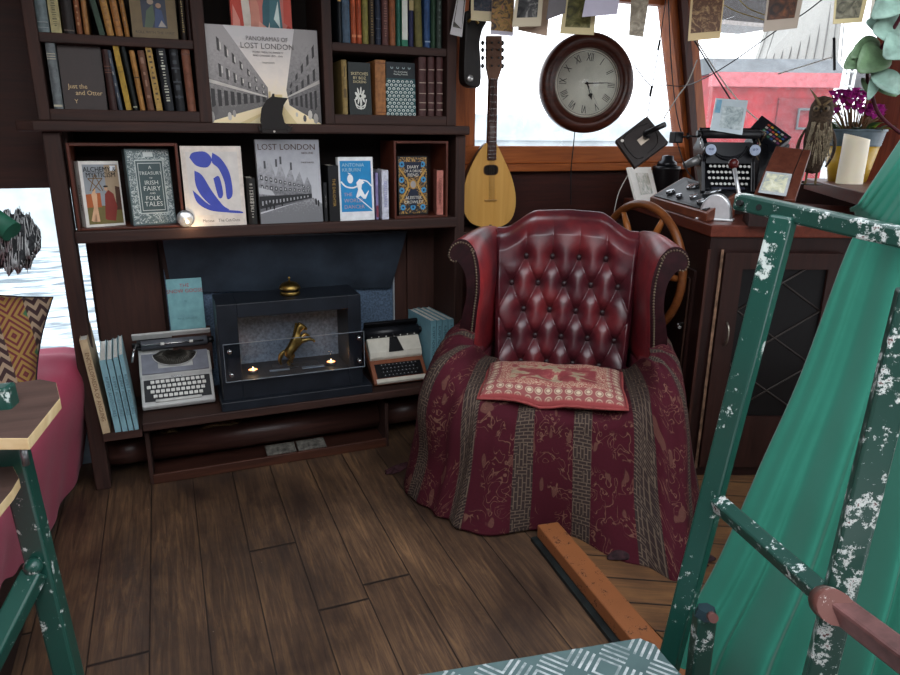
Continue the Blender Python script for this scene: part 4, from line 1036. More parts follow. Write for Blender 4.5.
# white and brown typewriter
wp = at(374, 387.5, Z=CZ + .004); ww_ = at(428, 383, Y=wp.y).x - wp.x
Mw = T(wp.x, wp.y, CZ + .006) @ RX(30)
tw = typewriter_base('portable_typewriter', 'small white and brown typewriter with black keys right of the fireplace', Mw)
CR = plain('c9c4b6', .45, var=.08); BR = plain('7d4a33', .45, var=.15)
m = MB(); m.prismx([(0, 0), (.22, 0), (.22, .06), (.1, .045), (0, .022)], 0, ww_); m.build('body_shell', BR, tw, bevel=.006)
m = MB(); m.bbox(.012, ww_ - .012, -.002, .018, .012, .0275, .002); m.build('front_strip', CR, tw)
m = MB(); m.add([(.018, .02, .0275), (ww_ - .018, .02, .0275), (ww_ - .018, .088, .043), (.018, .088, .043)], [(0, 1, 2, 3)]); m.build('key_bed', BLK, tw)
keys(tw, [(9, 0), (10, .003), (9, -.002), (10, .002)], ww_ / 2, .028, .030, .0172, .0165, .0037, .0062, plain('26272a', .35), legend=plain('a9abac', .4))
m = MB(); m.prismx([(.108, .042), (.19, .06), (.20, .088), (.19, .1), (.125, .078), (.108, .06)], .004, ww_ - .004); m.build('top_cover', CR, tw, bevel=.004)
m = MB(); m.add([(ww_ * .36, .120, .0795), (ww_ * .64, .120, .0795), (ww_ * .57, .186, .1025), (ww_ * .43, .186, .1025)], [(0, 1, 2, 3)]); m.build('ribbon_opening', BLK, tw)
m = MB(); m.bbox(ww_ * .48, ww_ * .53, .175, .195, .1, .118, .002); m.build('type_guide', STEEL, tw)
m = MB(); m.cyl((-.004, .215, .105), (ww_ + .0, .215, .105), .026, n=20); m.build('platen', plain('1b1c20', .35), tw)
m = MB(); m.bbox(.0, ww_, .235, .25, .11, .145, .003); m.build('paper_rest', BLK, tw)
for x0, x1 in ((-.026, -.004), (ww_, ww_ + .022)):
    m = MB(); m.cyl((x0, .215, .105), (x1, .215, .105), .015, n=14); m.build('platen_knob', BLK, tw)
m = MB()
for i in range(7): x = ww_ * (.1 + .8 * i / 6); m.cyl((x - .002, .1895, .108), (x + .002, .1895, .108), .003, n=6)
m.build('margin_scale', KEYW, tw)
m = MB(); m.prismx([(wp.y + .06, CZ + .001), (2.95, CZ + .001), (2.95, CZ + .08), (wp.y + .16, CZ + .08)], wp.x + .02, wp.x + ww_ - .02)
tag(m.build('wooden_block', DWY), 'dark wooden block propping the small white and brown typewriter', 'block')

# teal book standing behind grey typewriter
r_, w_, h_ = face_book('book', 'pale teal book with red title propped behind grey typewriter', None, (171, 329), (206, 329), 279, 2.90, at(188, 329, Y=2.90).z, .012, '78a9ae', lean=3)
text_mesh([('THE', w_ * .5, h_ * .84, .02, 'CENTER'), ('SNOW GOOSE', w_ * .5, h_ * .73, .022, 'CENTER', .92)], plain('a8454a', .5), r_, 'cover_title', T(0, -.0003, 0))
text_mesh([('by', w_ * .5, h_ * .55, .011, 'CENTER'), ('PAUL GALLICO', w_ * .5, h_ * .2, .011, 'CENTER')], plain('567f84', .5), r_, 'author_lettering', T(0, -.0003, 0))
m = MB(); zz = at(188, 329, Y=2.90).z; m.box(r_.location.x + .0, r_.location.x + .15, 2.895, 2.93, CZ + .101, zz - .001)
tag(m.build('wooden_ledge', DW), 'dark wooden ledge block under the pale teal book', 'ledge')

# thin annuals leaning at the far left and right
def annual(label, group, px_l, px_r, py_foot, py_top, yf, d, col, side, yaw=0, lean=0, z0=None):
    a = at(px_l, py_foot, Y=yf); b_ = at(px_r, py_foot, Y=yf); zt = at(px_l, py_top, Y=yf).z
    z0 = a.z if z0 is None else z0; w_ = b_.x - a.x; h = zt - z0
    root = thing('book', label, 'book', T(a.x, yf, z0) @ RZ(yaw) @ RY(-lean), group)
    m = MB(); t = .0018
    m.box(0, w_ - .001, 0, t, 0, h, 1); m.box(0, t, t, d, 0, h); m.box(w_ - .001 - t, w_ - .001, t, d, 0, h)
    m.build('cover', [plain(col, .5, var=.1), plain(side, .5, var=.15)], root)
    m = MB(); m.box(t, w_ - .001 - t, t, d - .003, .003, h - .003); m.build('pages', plain('d5d2ca', .8, var=.2, scale=200), root)
    return root, w_, h
zf = .012
GA = 'pale blue annuals at the left end'; YA = 2.655
r0, w0, h0 = annual('cream book with brown spine lettering at far left of leaning annuals', GA, 103, 111, 434, 338, YA, .25, 'b09d80', 'b9a382', yaw=2, lean=5)
text_mesh([('ENCYCLOPAEDIA OF ANGLING', 0, 0, .019, 'CENTER')], plain('6d4c33', .5), r0, 'spine_title', T(w0 * .5 - .006, -.0004, h0 * .5) @ RY(90))
anb = [(115.5, 122), (123, 128.5), (129.5, 134.5), (135.5, 140)]
wo = ['first pale blue annual, next to the cream book', 'second pale blue annual from the cream book', 'third pale blue annual from the cream book', 'fourth pale blue annual, nearest the grey typewriter']
for (a, b_), lb, tp in zip(anb, wo, (359, 358, 356, 353)):
    r0, w0, h0 = annual(lb, GA, a, b_, 433, tp, YA, .27, '8fb0b6', '7fa6b0', yaw=3, lean=4)
    text_mesh([('RUPERT ADVENTURES', 0, 0, .016, 'CENTER')], plain('35525e', .5), r0, 'spine_title', T(w0 * .5 - .005, -.0004, h0 * .5) @ RY(90))
m = MB(); z_ = at(110, 433, Y=YA).z; m.box(-.295, at(142, 430, Y=YA).x, YA - .005, 2.9, z_ - .03, z_ - .001)
tag(m.build('low_ledge', DW), 'low dark ledge on which pale blue annuals stand', 'ledge')
GB = 'pale blue annuals at the right end'
XB = at(431, 345, Y=2.74).x
wo = ['pale blue annual nearest the white typewriter', 'second pale blue annual from white typewriter', 'third pale blue annual from white typewriter', 'fourth pale blue annual, nearest the armchair']
for i, ((a, b_, tp), lb) in enumerate(zip([(431, 436.5, 321), (437, 442, 320.5), (443, 448, 320), (449, 454, 319.5)], wo)):
    yf = 2.72; xa = at(a, 330, Y=yf).x; xb = at(b_, 330, Y=yf).x; zt = at(a, tp, Y=yf).z; z0 = CZ + .001; h = zt - z0; w0 = xb - xa - .001
    root = thing('book', lb, 'book', T(xa, yf, z0) @ RZ(6), GB); t = .0018; d = .25
    m = MB(); m.box(0, w0, 0, t, 0, h, 1); m.box(0, t, t, d, 0, h); m.box(w0 - t, w0, t, d, 0, h); m.build('cover', [plain('6e98a4', .5, var=.1), plain('76a3ae', .5, var=.15)], root)
    m = MB(); m.box(t, w0 - t, t, d - .003, .003, h - .003); m.build('pages', plain('d5d2ca', .8, var=.2, scale=200), root)
    text_mesh([('RUPERT ADVENTURES', 0, 0, .016, 'CENTER')], plain('2f5563', .5), root, 'spine_title', T(w0 * .5 - .005, -.0004, h * .6) @ RY(90))

# ---------------------------------------------------------------- hearth tray with pipe
hx0 = at(155, 483, Z=0).x; hx1 = at(385, 446, Z=0).x; hy = 2.705
tray = thing('hearth_tray', 'long low dark wooden tray on the floor under the counter', 'tray', (hx0, hy, 0))
LW = hx1 - hx0; zt = at(150, 432, Y=hy).z
m = MB(); m.bbox(0, LW, 0, .27, .001, .03, .003); part(MB(), 'x', DW, tray) if False else m.build('base', wood('24130f', '3f231b', 'X', .35), tray)
m = MB(); m.bbox(-.004, LW + .004, -.012, 0, .001, .042, .003); m.build('front_lip', wood('2e1812', '55301f', 'X', .35), tray)
m = MB(); m.bbox(-.016, 0, -.01, .27, .001, zt, .003); m.build('end_panel', DWZ, tray)
m = MB(); m.bbox(LW, LW + .016, -.01, .27, .001, at(384, 403, Y=hy).z, .003); m.build('end_panel', DWZ, tray)
m = MB(); m.tube([(hx0 + .016 - .02 + .006, 2.83, .105), (hx1 - .003, 2.83, .105)], .058, 28)
pm = wood('2a1a17', '4a2f28', 'X', .28, name='brown_painted_pipe'); 
pipe = thing('heating_pipe', 'thick dark brown pipe running along floor through the tray', 'pipe', (.3, 2.83, .105))
m.build('pipe_run', pm, pipe, world=True)
m = MB(); m.tube([(-.30, 2.83, .105), (hx0 - .018, 2.83, .105)], .056, 28); m.cyl((-.32, 2.83, .105), (-.30, 2.83, .105), .03, .056, 24); m.build('pipe_end', pm, pipe, world=True)
m = MB(); m.tube([(hx1 + .018, 2.83, .105), (1.12, 2.83, .105)], .056, 28); m.build('pipe_end', pm, pipe, world=True)
TILE = plain('6d6961', .7, var=.5, scale=60, bump=.4)
for (x0, y0, x1, y1, lb) in ((268, 459, 298, 455, 'weathered grey slab in the tray, left of the two'), (300, 455, 328, 450, 'weathered grey slab in the tray, right of the two')):
    a = at(x0, y0, Z=.032); b_ = at(x1, y1, Z=.032)
    m = MB(); m.bbox(0, b_.x - a.x, 0, .075, 0, .011, .002)
    o = m.build('weathered_slab', TILE); o.location = (a.x, hy + .008, .0315); o.rotation_euler = (R(7), 0, R(0)); tag(o, lb, 'slab', 'weathered slabs in the tray')
# burlap scraps under the counter
def crumple(name, label, cat, cx, cy, z, sx_, sy_, h, mat, seed=1, rot=0):
    rr = random.Random(seed); N = 14; P = []
    ph = [rr.uniform(0, 6) for _ in range(6)]
    for i in range(N + 1):
        rowp = []
        for j in range(N + 1):
            u = i / N * 2 - 1; v = j / N * 2 - 1; e = 1 + .12 * math.sin(5 * math.atan2(v, u) + ph[0])
            zz = h * (.55 + .3 * math.sin(4 * u + ph[1]) * math.cos(3 * v + ph[2]) + .2 * math.sin(9 * u + ph[3] + 4 * v)) * (1 - .8 * max(abs(u), abs(v)) ** 4)
            rowp.append(((u * e) * sx_, (v * e) * sy_, max(zz, .002)))
        P.append(rowp)
    m = MB(); m.grid(P); o = m.build(name, mat, solid=.003, sub=1); o.location = (cx, cy, z); o.rotation_euler = (0, 0, R(rot)); return tag(o, label, cat)
BUR = plain('7d6749', .9, var=.5, scale=150, bump=.5)
p = at(221, 421, Z=.18); 
crumple('burlap_scrap', 'tan burlap scrap lying on the pipe under the counter', 'cloth', at(222, 424, Y=2.80).x, 2.82, .165, .075, .03, .02, BUR, 3)
crumple('burlap_scrap', 'small tan burlap scrap near left end of the pipe', 'cloth', at(169, 432, Y=2.80).x, 2.82, .165, .03, .025, .015, BUR, 5)

# ---------------------------------------------------------------- bench with red cloth
m = MB(); m.bbox(-1.66, -.48, .3, 2.93, .001, .50, .01)
tag(m.build('bench', DWY), 'long low side bench on the left under red cloth', 'bench')
def cloth_mat(name, c1, c2, sc=260, rough=.85, vel=.25):
    b = NB(name); v = b.obj(); n = b.noise(v, sc, 2, .6); n2 = b.noise(v, 6, 3)
    col = b.mix(n, c1, c2); col = b.mix(b.math('MULTIPLY', n2, .3), col, tuple(x * .6 for x in s2l(c1)[:3]) + (1,))
    b.bump(n, .4, .003); b.b.inputs['Sheen Weight'].default_value = vel; b.b.inputs['Sheen Roughness'].default_value = .5
    return b.done(col, rough)
P = []
edge = [(.3, -.33, -.50), (1.2, -.42, -.52), (1.8, -.44, -.52), (2.1, -.43, -.49), (2.4, -.40, -.475), (2.6, -.365, -.45), (2.78, -.335, -.43), (2.94, -.335, -.43)]
NI = 70
for i in range(NI + 1):
    y = .3 + (2.95 - .3) * i / NI
    for k in range(len(edge) - 1):
        if edge[k][0] <= y <= edge[k + 1][0] + 1e-6: break
    f = (y - edge[k][0]) / (edge[k + 1][0] - edge[k][0]); xe = edge[k][1] + f * (edge[k + 1][1] - edge[k][1]); xh = edge[k][2] + f * (edge[k + 1][2] - edge[k][2])
    rowp = []
    wv = math.sin(y * 9) * .012 + math.sin(y * 23 + 1) * .006
    for j in range(12):
        x = -1.60 + (xe - .02 + 1.60) * j / 11
        z = .525 + .012 * math.sin(y * 6 + x * 4) + .008 * math.sin(y * 15 - x * 9) + .014 * max(0, y - 2.3) * math.sin(y * 34 + x * 13 + 2 * math.sin(x * 9)) + (.02 if j == 11 else 0) * 0
        rowp.append((x, y, z))
    for j in range(1, 12):
        t = j / 11; x = xe + (xh - xe) * t ** 1.3 + wv * t + .012 * math.sin(PI * min(1, t * 2)); z = .525 - .02 * (t > 0) - t * (.482 + .01 * math.sin(y * 5))
        rowp.append((x, y, z))
    P.append(rowp)
m = MB(); m.grid(P); o = m.build('bench_cloth', cloth_mat('crimson_velour', '96213f', 'b83a5c', vel=.08), solid=.006, sub=1)
tag(o, 'crimson cloth draped over the side bench on the left', 'cloth')
# patterned cushion
def kilim():
    b = NB('kilim_weave'); v = b.map(b.obj(), (1, 1, 1), rot=(0, R(22), 0)); x, y, z = b.sep(v)
    def tri(a, per): return b.math('ABSOLUTE', b.math('SUBTRACT', b.math('FRACT', b.math('DIVIDE', a, per)), .5))
    dm = b.math('ADD', tri(x, .10), tri(z, .12)); rings = b.math('FRACT', b.math('MULTIPLY', dm, 5.5))
    zz = b.math('FRACT', b.math('DIVIDE', b.math('ADD', z, b.math('MULTIPLY', tri(x, .035), .045)), .034))
    lines = b.ramp(rings, (.42, (0., 0., 0.)), (.46, (1., 1., 1.))); l2 = b.ramp(zz, (.5, (0., 0., 0.)), (.55, (1., 1., 1.)))
    col = b.mix(l2, '2f1818', '8c7761'); col2 = b.mix(lines, '5a1c20', '86662f'); col2 = b.mix(b.ramp(dm, (.1, (1., 1., 1.)), (.12, (0., 0., 0.))), col2, '2f5a3a')
    sel = b.ramp(b.math('FRACT', b.math('DIVIDE', x, .15)), (.48, (0., 0., 0.)), (.5, (1., 1., 1.)))
    c = b.mix(sel, col, col2); b.bump(b.noise(b.obj(), 250, 2), .4, .002); return b.done(c, .85)
def pillow(name, label, M, w, h, t, mat, seam=None, N=22):
    m = MB(); 
    for sgn in (-1, 1):
        P = []
        for i in range(N + 1):
            r = []
            for j in range(N + 1):
                u = i / N * 2 - 1; v = j / N * 2 - 1
                pin = 1 - .10 * (1 - abs(v) ** 2) * abs(u) ** 3; pin2 = 1 - .10 * (1 - abs(u) ** 2) * abs(v) ** 3
                th = t / 2 * (max(0, (1 - u ** 4)) * max(0, (1 - v ** 4))) ** .45
                r.append((u * w / 2 * pin, sgn * (th + .001) + .004 * math.sin(7 * u + 3 * v) * (1 - u * u) * (1 - v * v), v * h / 2 * pin2))
            P.append(r)
        m.grid(P)
    root = thing(name, label, 'cushion', M)
    m.build('cover', mat, root)
    if seam:
        m = MB(); pts = []
        for k in range(4):
            for i in range(10):
                t_ = i / 10 * 2 - 1; u, v = [(t_, -1), (1, t_), (-t_, 1), (-1, -t_)][k]
                pts.append((u * w / 2 * (1 - .10 * (1 - v * v) * abs(u) ** 3), 0, v * h / 2 * (1 - .10 * (1 - u * u) * abs(v) ** 3)))
        m.tube(pts, .004, 6, closed=True); m.build('piping', seam, root)
    return root
cp = at(8, 352, Y=2.35)
pillow('cushion', 'kilim patterned cushion in brown red and mustard leaning on red bench', T(cp.x - .085, 2.38, .54 + .17) @ RZ(12) @ RX(-20) @ RY(16), .36, .36, .13, kilim(), plain('241a1c', .8))

# frayed grey cloth bundled round a green pole end, coming in from the left
b0 = dep(-40, 196, 1.86); b1 = dep(12, 232, 1.87)
root = thing('wrapped_pole', 'green pole end bundled in frayed grey and black cloth, left edge', 'pole', b1)
m = MB(); m.tube([b0, b1], .030, 16); m.build('pole', plain('1f5a45', .5), root, world=True)
FR = plain('3a3c3e', .95, var=.6, scale=80, bump=.6); FR2 = plain('b9bbbb', .95, var=.3, scale=80)
m = MB(); N = 22; rr = random.Random(3); ctr = [dep(-30, 222, 1.95), dep(0, 240, 1.98), dep(14, 243, 1.97), dep(28, 240, 2.0), dep(41, 240, 2.02)]; P = []
ax = (dep(41, 240, 2.0) - dep(0, 238, 1.95)).normalized(); aa = ax.orthogonal().normalized(); bb2 = ax.cross(aa)
for i in range(25):
    t = i / 24; c = cr([np.array(p) for p in ctr], t * 4); rad = [.055, .074, .080, .070, .020]; r_ = cr([np.array(float(q)) for q in rad], t * 4)
    r = []
    for j in range(N):
        a = 2 * PI * j / N; k = 1 + .13 * math.sin(5 * a + t * 9) + .10 * math.sin(11 * t * 3 + a * 2)
        q = Vector(c) + (aa * math.cos(a) + bb2 * math.sin(a)) * float(r_) * k; r.append(q)
    r.append(r[0]); P.append(r)
m.grid(P); m.build('cloth_wrap', FR, root, world=True)
m = MB()
for i in range(300):
    t = rr.uniform(.05, .97); a = rr.uniform(0, 2 * PI); la = rr.uniform(.25, 1.0); sl = rr.uniform(-.06, .06); pts = []
    for k in range(5):
        tt = min(.99, max(.01, t + sl * k / 4)); c = Vector(cr([np.array(p) for p in ctr], tt * 4)); r_ = float(cr([np.array(float(q)) for q in [.055, .074, .080, .070, .020]], tt * 4)); a2 = a + la * k / 4
        kk = 1 + .13 * math.sin(5 * a2 + tt * 9) + .10 * math.sin(33 * tt + a2 * 2)
        pts.append(c + (aa * math.cos(a2) + bb2 * math.sin(a2)) * (r_ * kk + .002 + (.010 * rr.random() if k == 4 else 0)))
    m.tube(pts, rr.uniform(.0008, .0022), 3)
m.build('frayed_threads', FR2, root, world=True)
# ================================================================ ARMCHAIR
CH = T(1.338, 2.153, 0) @ RZ(-32) @ Matrix.Diagonal((.96, .94, 1, 1))
def leather(name='oxblood_leather', c=('2d0f18', '4d1820', '742427')):
    b = NB(name); v = b.obj(); n = b.noise(v, 5, 4, .6); n2 = b.noise(v, 45, 6, .7); 
    vor = b.n('ShaderNodeTexVoronoi'); vor.inputs['Scale'].default_value = 260; b.l(v, vor.inputs['Vector'])
    col = b.ramp(n, (.3, c[0]), (.5, c[1]), (.72, c[2]))
    col = b.mix(b.ramp(n2, (.5, (0., 0., 0.)), (.75, (.5, .5, .5))), col, '2c1016')
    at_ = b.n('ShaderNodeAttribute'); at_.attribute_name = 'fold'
    col = b.mix(b.math('MULTIPLY', at_.outputs['Fac'], .75), col, '120709')  # shade painted in: creases and button pits darkened in the colour
    b.bump(b.math('ADD', b.math('MULTIPLY', n2, .6), b.math('MULTIPLY', vor.outputs['Distance'], .4)), .12, .002)
    b.b.inputs['Coat Weight'].default_value = .25; b.b.inputs['Coat Roughness'].default_value = .3
    return b.done(col, b.math('ADD', b.math('MULTIPLY', n2, .2), .3), spec=.55)
LE = leather(); LEW = leather('oxblood_leather_wing', ('40111b', '7a1c22', '9c2a2b')); LED = plain('2a1418', .4, var=.3, scale=40)
chair = thing('wing_armchair', 'oxblood leather button-tufted wing armchair draped with a patterned throw', 'armchair', CH)
BW = .27   # half width of the tufted back
def back_top(u):   # u in -1..1
    a = abs(u); k = 0 if a < .42 else min(1, (a - .42) / .5)
    return 1.020 - .006 * (a / .42 if a < .42 else 1) - .068 * (3 * k * k - 2 * k ** 3)
def back_pt(u, v):
    zt = back_top(u); zb_ = .42; z = zb_ + (zt - zb_) * v
    y = .20 + .13 * ((z - .42) / .65) - .05 * abs(u) ** 3
    x = u * (BW + .03 * ((z - .42) / .65))
    return x, y, z
btn = []   # lattice of buttons in (x, z)
sxp, szp = .110, .106
rowsb = [(.866, 4), (.760, 5), (.654, 4), (.548, 5), (.442, 4)]
for z, n in rowsb:
    for i in range(n): btn.append(((i - (n - 1) / 2) * sxp, z))
def tuft(x, z):
    zt0 = .866
    b0 = 1e9
    for bx_, bz_ in btn: b0 = min(b0, math.hypot(x - bx_, z - bz_))
    a = (x / sxp + .5) ; 
    if z <= zt0:
        q = (z - zt0) / szp
        p1 = (x / sxp - .5) + q * .5; p2 = (x / sxp - .5) - q * .5
        s1 = abs(math.sin(PI * p1)); s2 = abs(math.sin(PI * p2))
        cell = (s1 * s2) ** .34; fold = min(s1, s2)
        cell = min(1, cell)
    else:
        s1 = abs(math.sin(PI * (x / sxp - .5))); k = min(1, (z - zt0) / .14)
        cell = (s1 ** .6) * (1 - k) + k * (.75 + .25 * s1 ** .7) ; fold = s1 if abs(x) < .22 else 1
        if abs(x) > .2: cell = max(cell, min(1, (abs(x) - .2) / .04))
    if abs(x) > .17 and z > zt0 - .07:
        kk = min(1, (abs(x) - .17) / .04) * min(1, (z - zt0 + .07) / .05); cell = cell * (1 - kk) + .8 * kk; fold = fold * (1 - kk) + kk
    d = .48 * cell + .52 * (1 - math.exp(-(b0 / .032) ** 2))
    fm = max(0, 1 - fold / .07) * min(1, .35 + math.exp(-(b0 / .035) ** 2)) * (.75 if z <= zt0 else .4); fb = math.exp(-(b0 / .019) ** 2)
    return d, max(fm, fb)
NU, NVv = 150, 160; P = []; folds = []
for i in range(NU + 1):
    u = i / NU * 2 - 1; r = []
    for j in range(NVv + 1):
        v = j / NVv; x, y, z = back_pt(u, v); d, fm = tuft(x, z)
        edge = min(1, (1 - abs(u)) / .06); top = min(1, (1 - v) / .10)
        rnd = .045 * (1 - math.sqrt(max(0, 1 - (1 - top) ** 2)))
        r.append((x, y - .052 * d * (edge * .8 + .2) * (.4 + .6 * top) + rnd, z - .0 * rnd)); folds.append(fm * edge)
    # roll over the top to the rear
    x, y, z = back_pt(u, 1)
    for k in range(1, 9):
        a = k / 8 * PI * .95; r.append((x, y + .045 + .03 - .03 * math.cos(a) , z + .026 * math.sin(a))); folds.append(0)
    for k in range(1, 5): r.append((x, y + .11 + .01 * k, z - .12 * k)); folds.append(0)
    P.append(r)
m = MB(); m.grid(P)
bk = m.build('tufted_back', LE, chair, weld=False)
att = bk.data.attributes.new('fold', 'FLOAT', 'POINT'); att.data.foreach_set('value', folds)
for bx_, bz_ in btn:
    y = .20 + .13 * ((bz_ - .42) / .65) - .05 * abs(bx_ / .29) ** 3
    m = MB(); m.sphere((0, 0, 0), .0135, n=12, sc=(1, .6, 1)); o = m.build('button', LED, chair); o.location = (bx_, y - .008, bz_)

# wings: scrolled section lofted from the back to the front edge
def wing(sg):
    # front section (x outward, z) inner line from arm up to the scroll, then round and down the outside
    inner = [(.335, .50), (.335, .58), (.322, .70), (.312, .78), (.316, .86), (.336, .925), (.370, .962), (.410, .968), (.440, .948), (.448, .915), (.434, .89), (.410, .888)]
    outer = [(.392, .87), (.372, .83), (.368, .76), (.385, .69), (.402, .60), (.400, .50)]
    prof = inner + outer
    Pp = [Vector((x, z, 0)) for x, z in prof]
    q = smooth_path(Pp + [Pp[0]], 4)[:-1]
    yf = -.035; P = []; NS = 22
    for s_i in range(NS + 1):
        t = s_i / NS; r = []
        for p in q:
            z0 = p.x, p.y
            x, z = z0
            k = max(0, (z - .56) / .41)
            # rear: pulled inwards, taller shoulder falls to meet the back
            y = yf + (.33 + .05 * k - yf) * t
            lean_ = -.035 * math.sin(PI * min(1, k)) * (1 - t)
            xr = .27 + (x - .335) * .55 + .01
            xx = x + (xr - x) * (t ** .8); zz = z + .018 * math.sin(PI * t) * k - .0 * t
            rnd = 0
            if t < .1: 
                c = .93 + .07 * math.sqrt(max(0, 1 - (1 - t / .1) ** 2)); xx = .375 + (xx - .375) * c
            r.append((sg * xx, y + lean_, zz))
        r.append(r[0]); P.append(r)
    m = MB(); m.grid(P, 0); 
    wg_ = m.build('wing', LEW, chair)
    # front facing panel
    m = MB(); f0 = [Vector(p) for p in P[0][:-1]]; n = len(f0)
    c = [Vector((p.x + (sg * .378 - p.x) * .16, p.y - .004, p.z + (.80 - p.z) * .0)) for p in f0]
    from mathutils.geometry import tessellate_polygon
    tri = tessellate_polygon([[Vector((p.x, p.z, 0)) for p in f0]])
    m.add([tuple(p) for p in f0], [tuple(t) for t in tri])
    m.build('front_facing', plain('2b0d12', .7, var=.35, scale=30, spec=.15), wg_)
    m = MB(); ni = len(smooth_path([Pp[i] for i in range(12)], 4))
    acc = 0; last = f0[0]
    for i in range(0, ni - 1):
        seg = (f0[i + 1] - f0[i]); L = seg.length; a = 0
        nrm = Vector((-seg.z, 0, seg.x)).normalized() * (-sg)
        while acc + a < L:
            q_ = f0[i] + seg * ((acc + a) / L if L else 0); ins = nrm * (-.012)
            m.sphere(tuple(q_ + Vector((sg * .0135 if i < ni * .45 else 0, -.003, -.0125 if i >= ni * .45 and i < ni * .8 else 0))), .0044, n=6); a += .0105
        acc = acc + a - L
    m.build('nail_trim', plain('8a7a66', .3, .9, .3), wg_)
    return wg_
wing(-1); wing(1)
# hidden body: seat, arms, legs
m = MB(); m.bbox(-.30, .30, -.33, .26, .14, .44, .03); m.build('seat', LE, chair)
for sg in (-1, 1):
    m = MB(); m.bbox(min(sg * .29, sg * .43), max(sg * .29, sg * .43), -.28, .26, .14, .50, .02); m.tube([(sg * .375, -.31, .50), (sg * .37, .1, .51), (sg * .35, .25, .52)], .060, 20)
    m.build('arm', LE, chair)
m = MB(); m.bbox(-.26, .26, .27, .33, .14, .42, .03); m.build('back_frame', LED, chair)
for x in (-.36, .36):
    for y in (-.26, .24):
        m = MB(); m.lathe([(.018, 0), (.024, .03), (.02, .08), (.032, .14)], 14, cx=x, cy=y); m.build('leg', RWZ, chair)

# ---------------------------------------------------------------- throw
def throw_mat():
    b = NB('woven_throw'); uv = b.uv(); u, v, _ = b.sep(uv)
    per = .205; fu = b.math('FRACT', b.math('DIVIDE', b.math('ADD', u, .045), per)); st = b.ramp(fu, (.0, (1., 1., 1.)), (.315, (1., 1., 1.)), (.32, (0., 0., 0.)))
    # key-pattern columns
    br = b.n('ShaderNodeTexBrick'); b.l(b.map(uv, (1, 1, 1)), br.inputs['Vector']); br.inputs['Scale'].default_value = 1
    br.inputs['Brick Width'].default_value = .030; br.inputs['Row Height'].default_value = .0125; br.inputs['Mortar Size'].default_value = .0018; br.inputs['Mortar Smooth'].default_value = .1
    br.inputs['Color1'].default_value = (0, 0, 0, 1); br.inputs['Color2'].default_value = (0, 0, 0, 1); br.inputs['Mortar'].default_value = (1, 1, 1, 1)
    b2 = b.n('ShaderNodeTexBrick'); b.l(b.map(uv, (1, 1, 1), rot=(0, 0, R(90))), b2.inputs['Vector']); b2.inputs['Scale'].default_value = 1
    b2.inputs['Brick Width'].default_value = .034; b2.inputs['Row Height'].default_value = .0125; b2.inputs['Mortar Size'].default_value = .0018
    b2.inputs['Color1'].default_value = (0, 0, 0, 1); b2.inputs['Color2'].default_value = (0, 0, 0, 1); b2.inputs['Mortar'].default_value = (1, 1, 1, 1)
    cell = b.n('ShaderNodeTexWhiteNoise', noise_dimensions='2D'); b.l(b.comb(b.math('FLOOR', b.math('DIVIDE', u, .0325)), b.math('FLOOR', b.math('DIVIDE', v, .04))), cell.inputs['Vector'])
    k1 = b.ramp(cell.outputs['Value'], (.5, (0., 0., 0.)), (.51, (1., 1., 1.)))
    key = b.mix(k1, br.outputs['Color'], b2.outputs['Color'])
    keyc = b.mix(key, '3b302d', '6a5b4d')
    tl = b.ramp(b.noise(uv, 3.0, 2), (.58, (0., 0., 0.)), (.7, (.45, .45, .45))); keyc = b.mix(tl, keyc, '263c40')
    # hieroglyph-like drawing on maroon
    n = b.noise(b.map(uv, (1, .75, 1)), 27, 1.5, .4, 1.6); d = b.math('ABSOLUTE', b.math('SUBTRACT', n, .5)); ln = b.ramp(d, (.014, (1., 1., 1.)), (.03, (0., 0., 0.)))
    n3 = b.noise(b.map(uv, (1, 1, 1), loc=(3, 1, 0)), 9, 2, .5); msk = b.ramp(n3, (.47, (0., 0., 0.)), (.52, (1., 1., 1.)))
    fl = b.ramp(b.noise(b.map(uv, (2.2, .8, 1), loc=(7, 4, 0)), 13, 1, .3), (.665, (0., 0., 0.)), (.68, (.8, .8, .8)))
    dr = b.math('MAXIMUM', b.math('MULTIPLY', ln, msk), fl)
    mar = b.mix(b.noise(uv, 4, 3), '3d141d', '521b26')
    maroon = b.mix(b.math('MULTIPLY', dr, .75), mar, '7d5a4a')
    c = b.mix(st, maroon, keyc)
    w1 = b.math('SINE', b.math('MULTIPLY', v, 2100)); w2 = b.math('SINE', b.math('MULTIPLY', u, 2100)); wv = b.math('MULTIPLY', w1, w2)
    c = b.mix(b.math('MULTIPLY', b.noise(uv, 160, 2), .45), c, '1e1114')
    b.bump(b.math('ADD', wv, dr), .25, .0015)
    return b.done(c, .95, spec=.12)
THM = throw_mat()
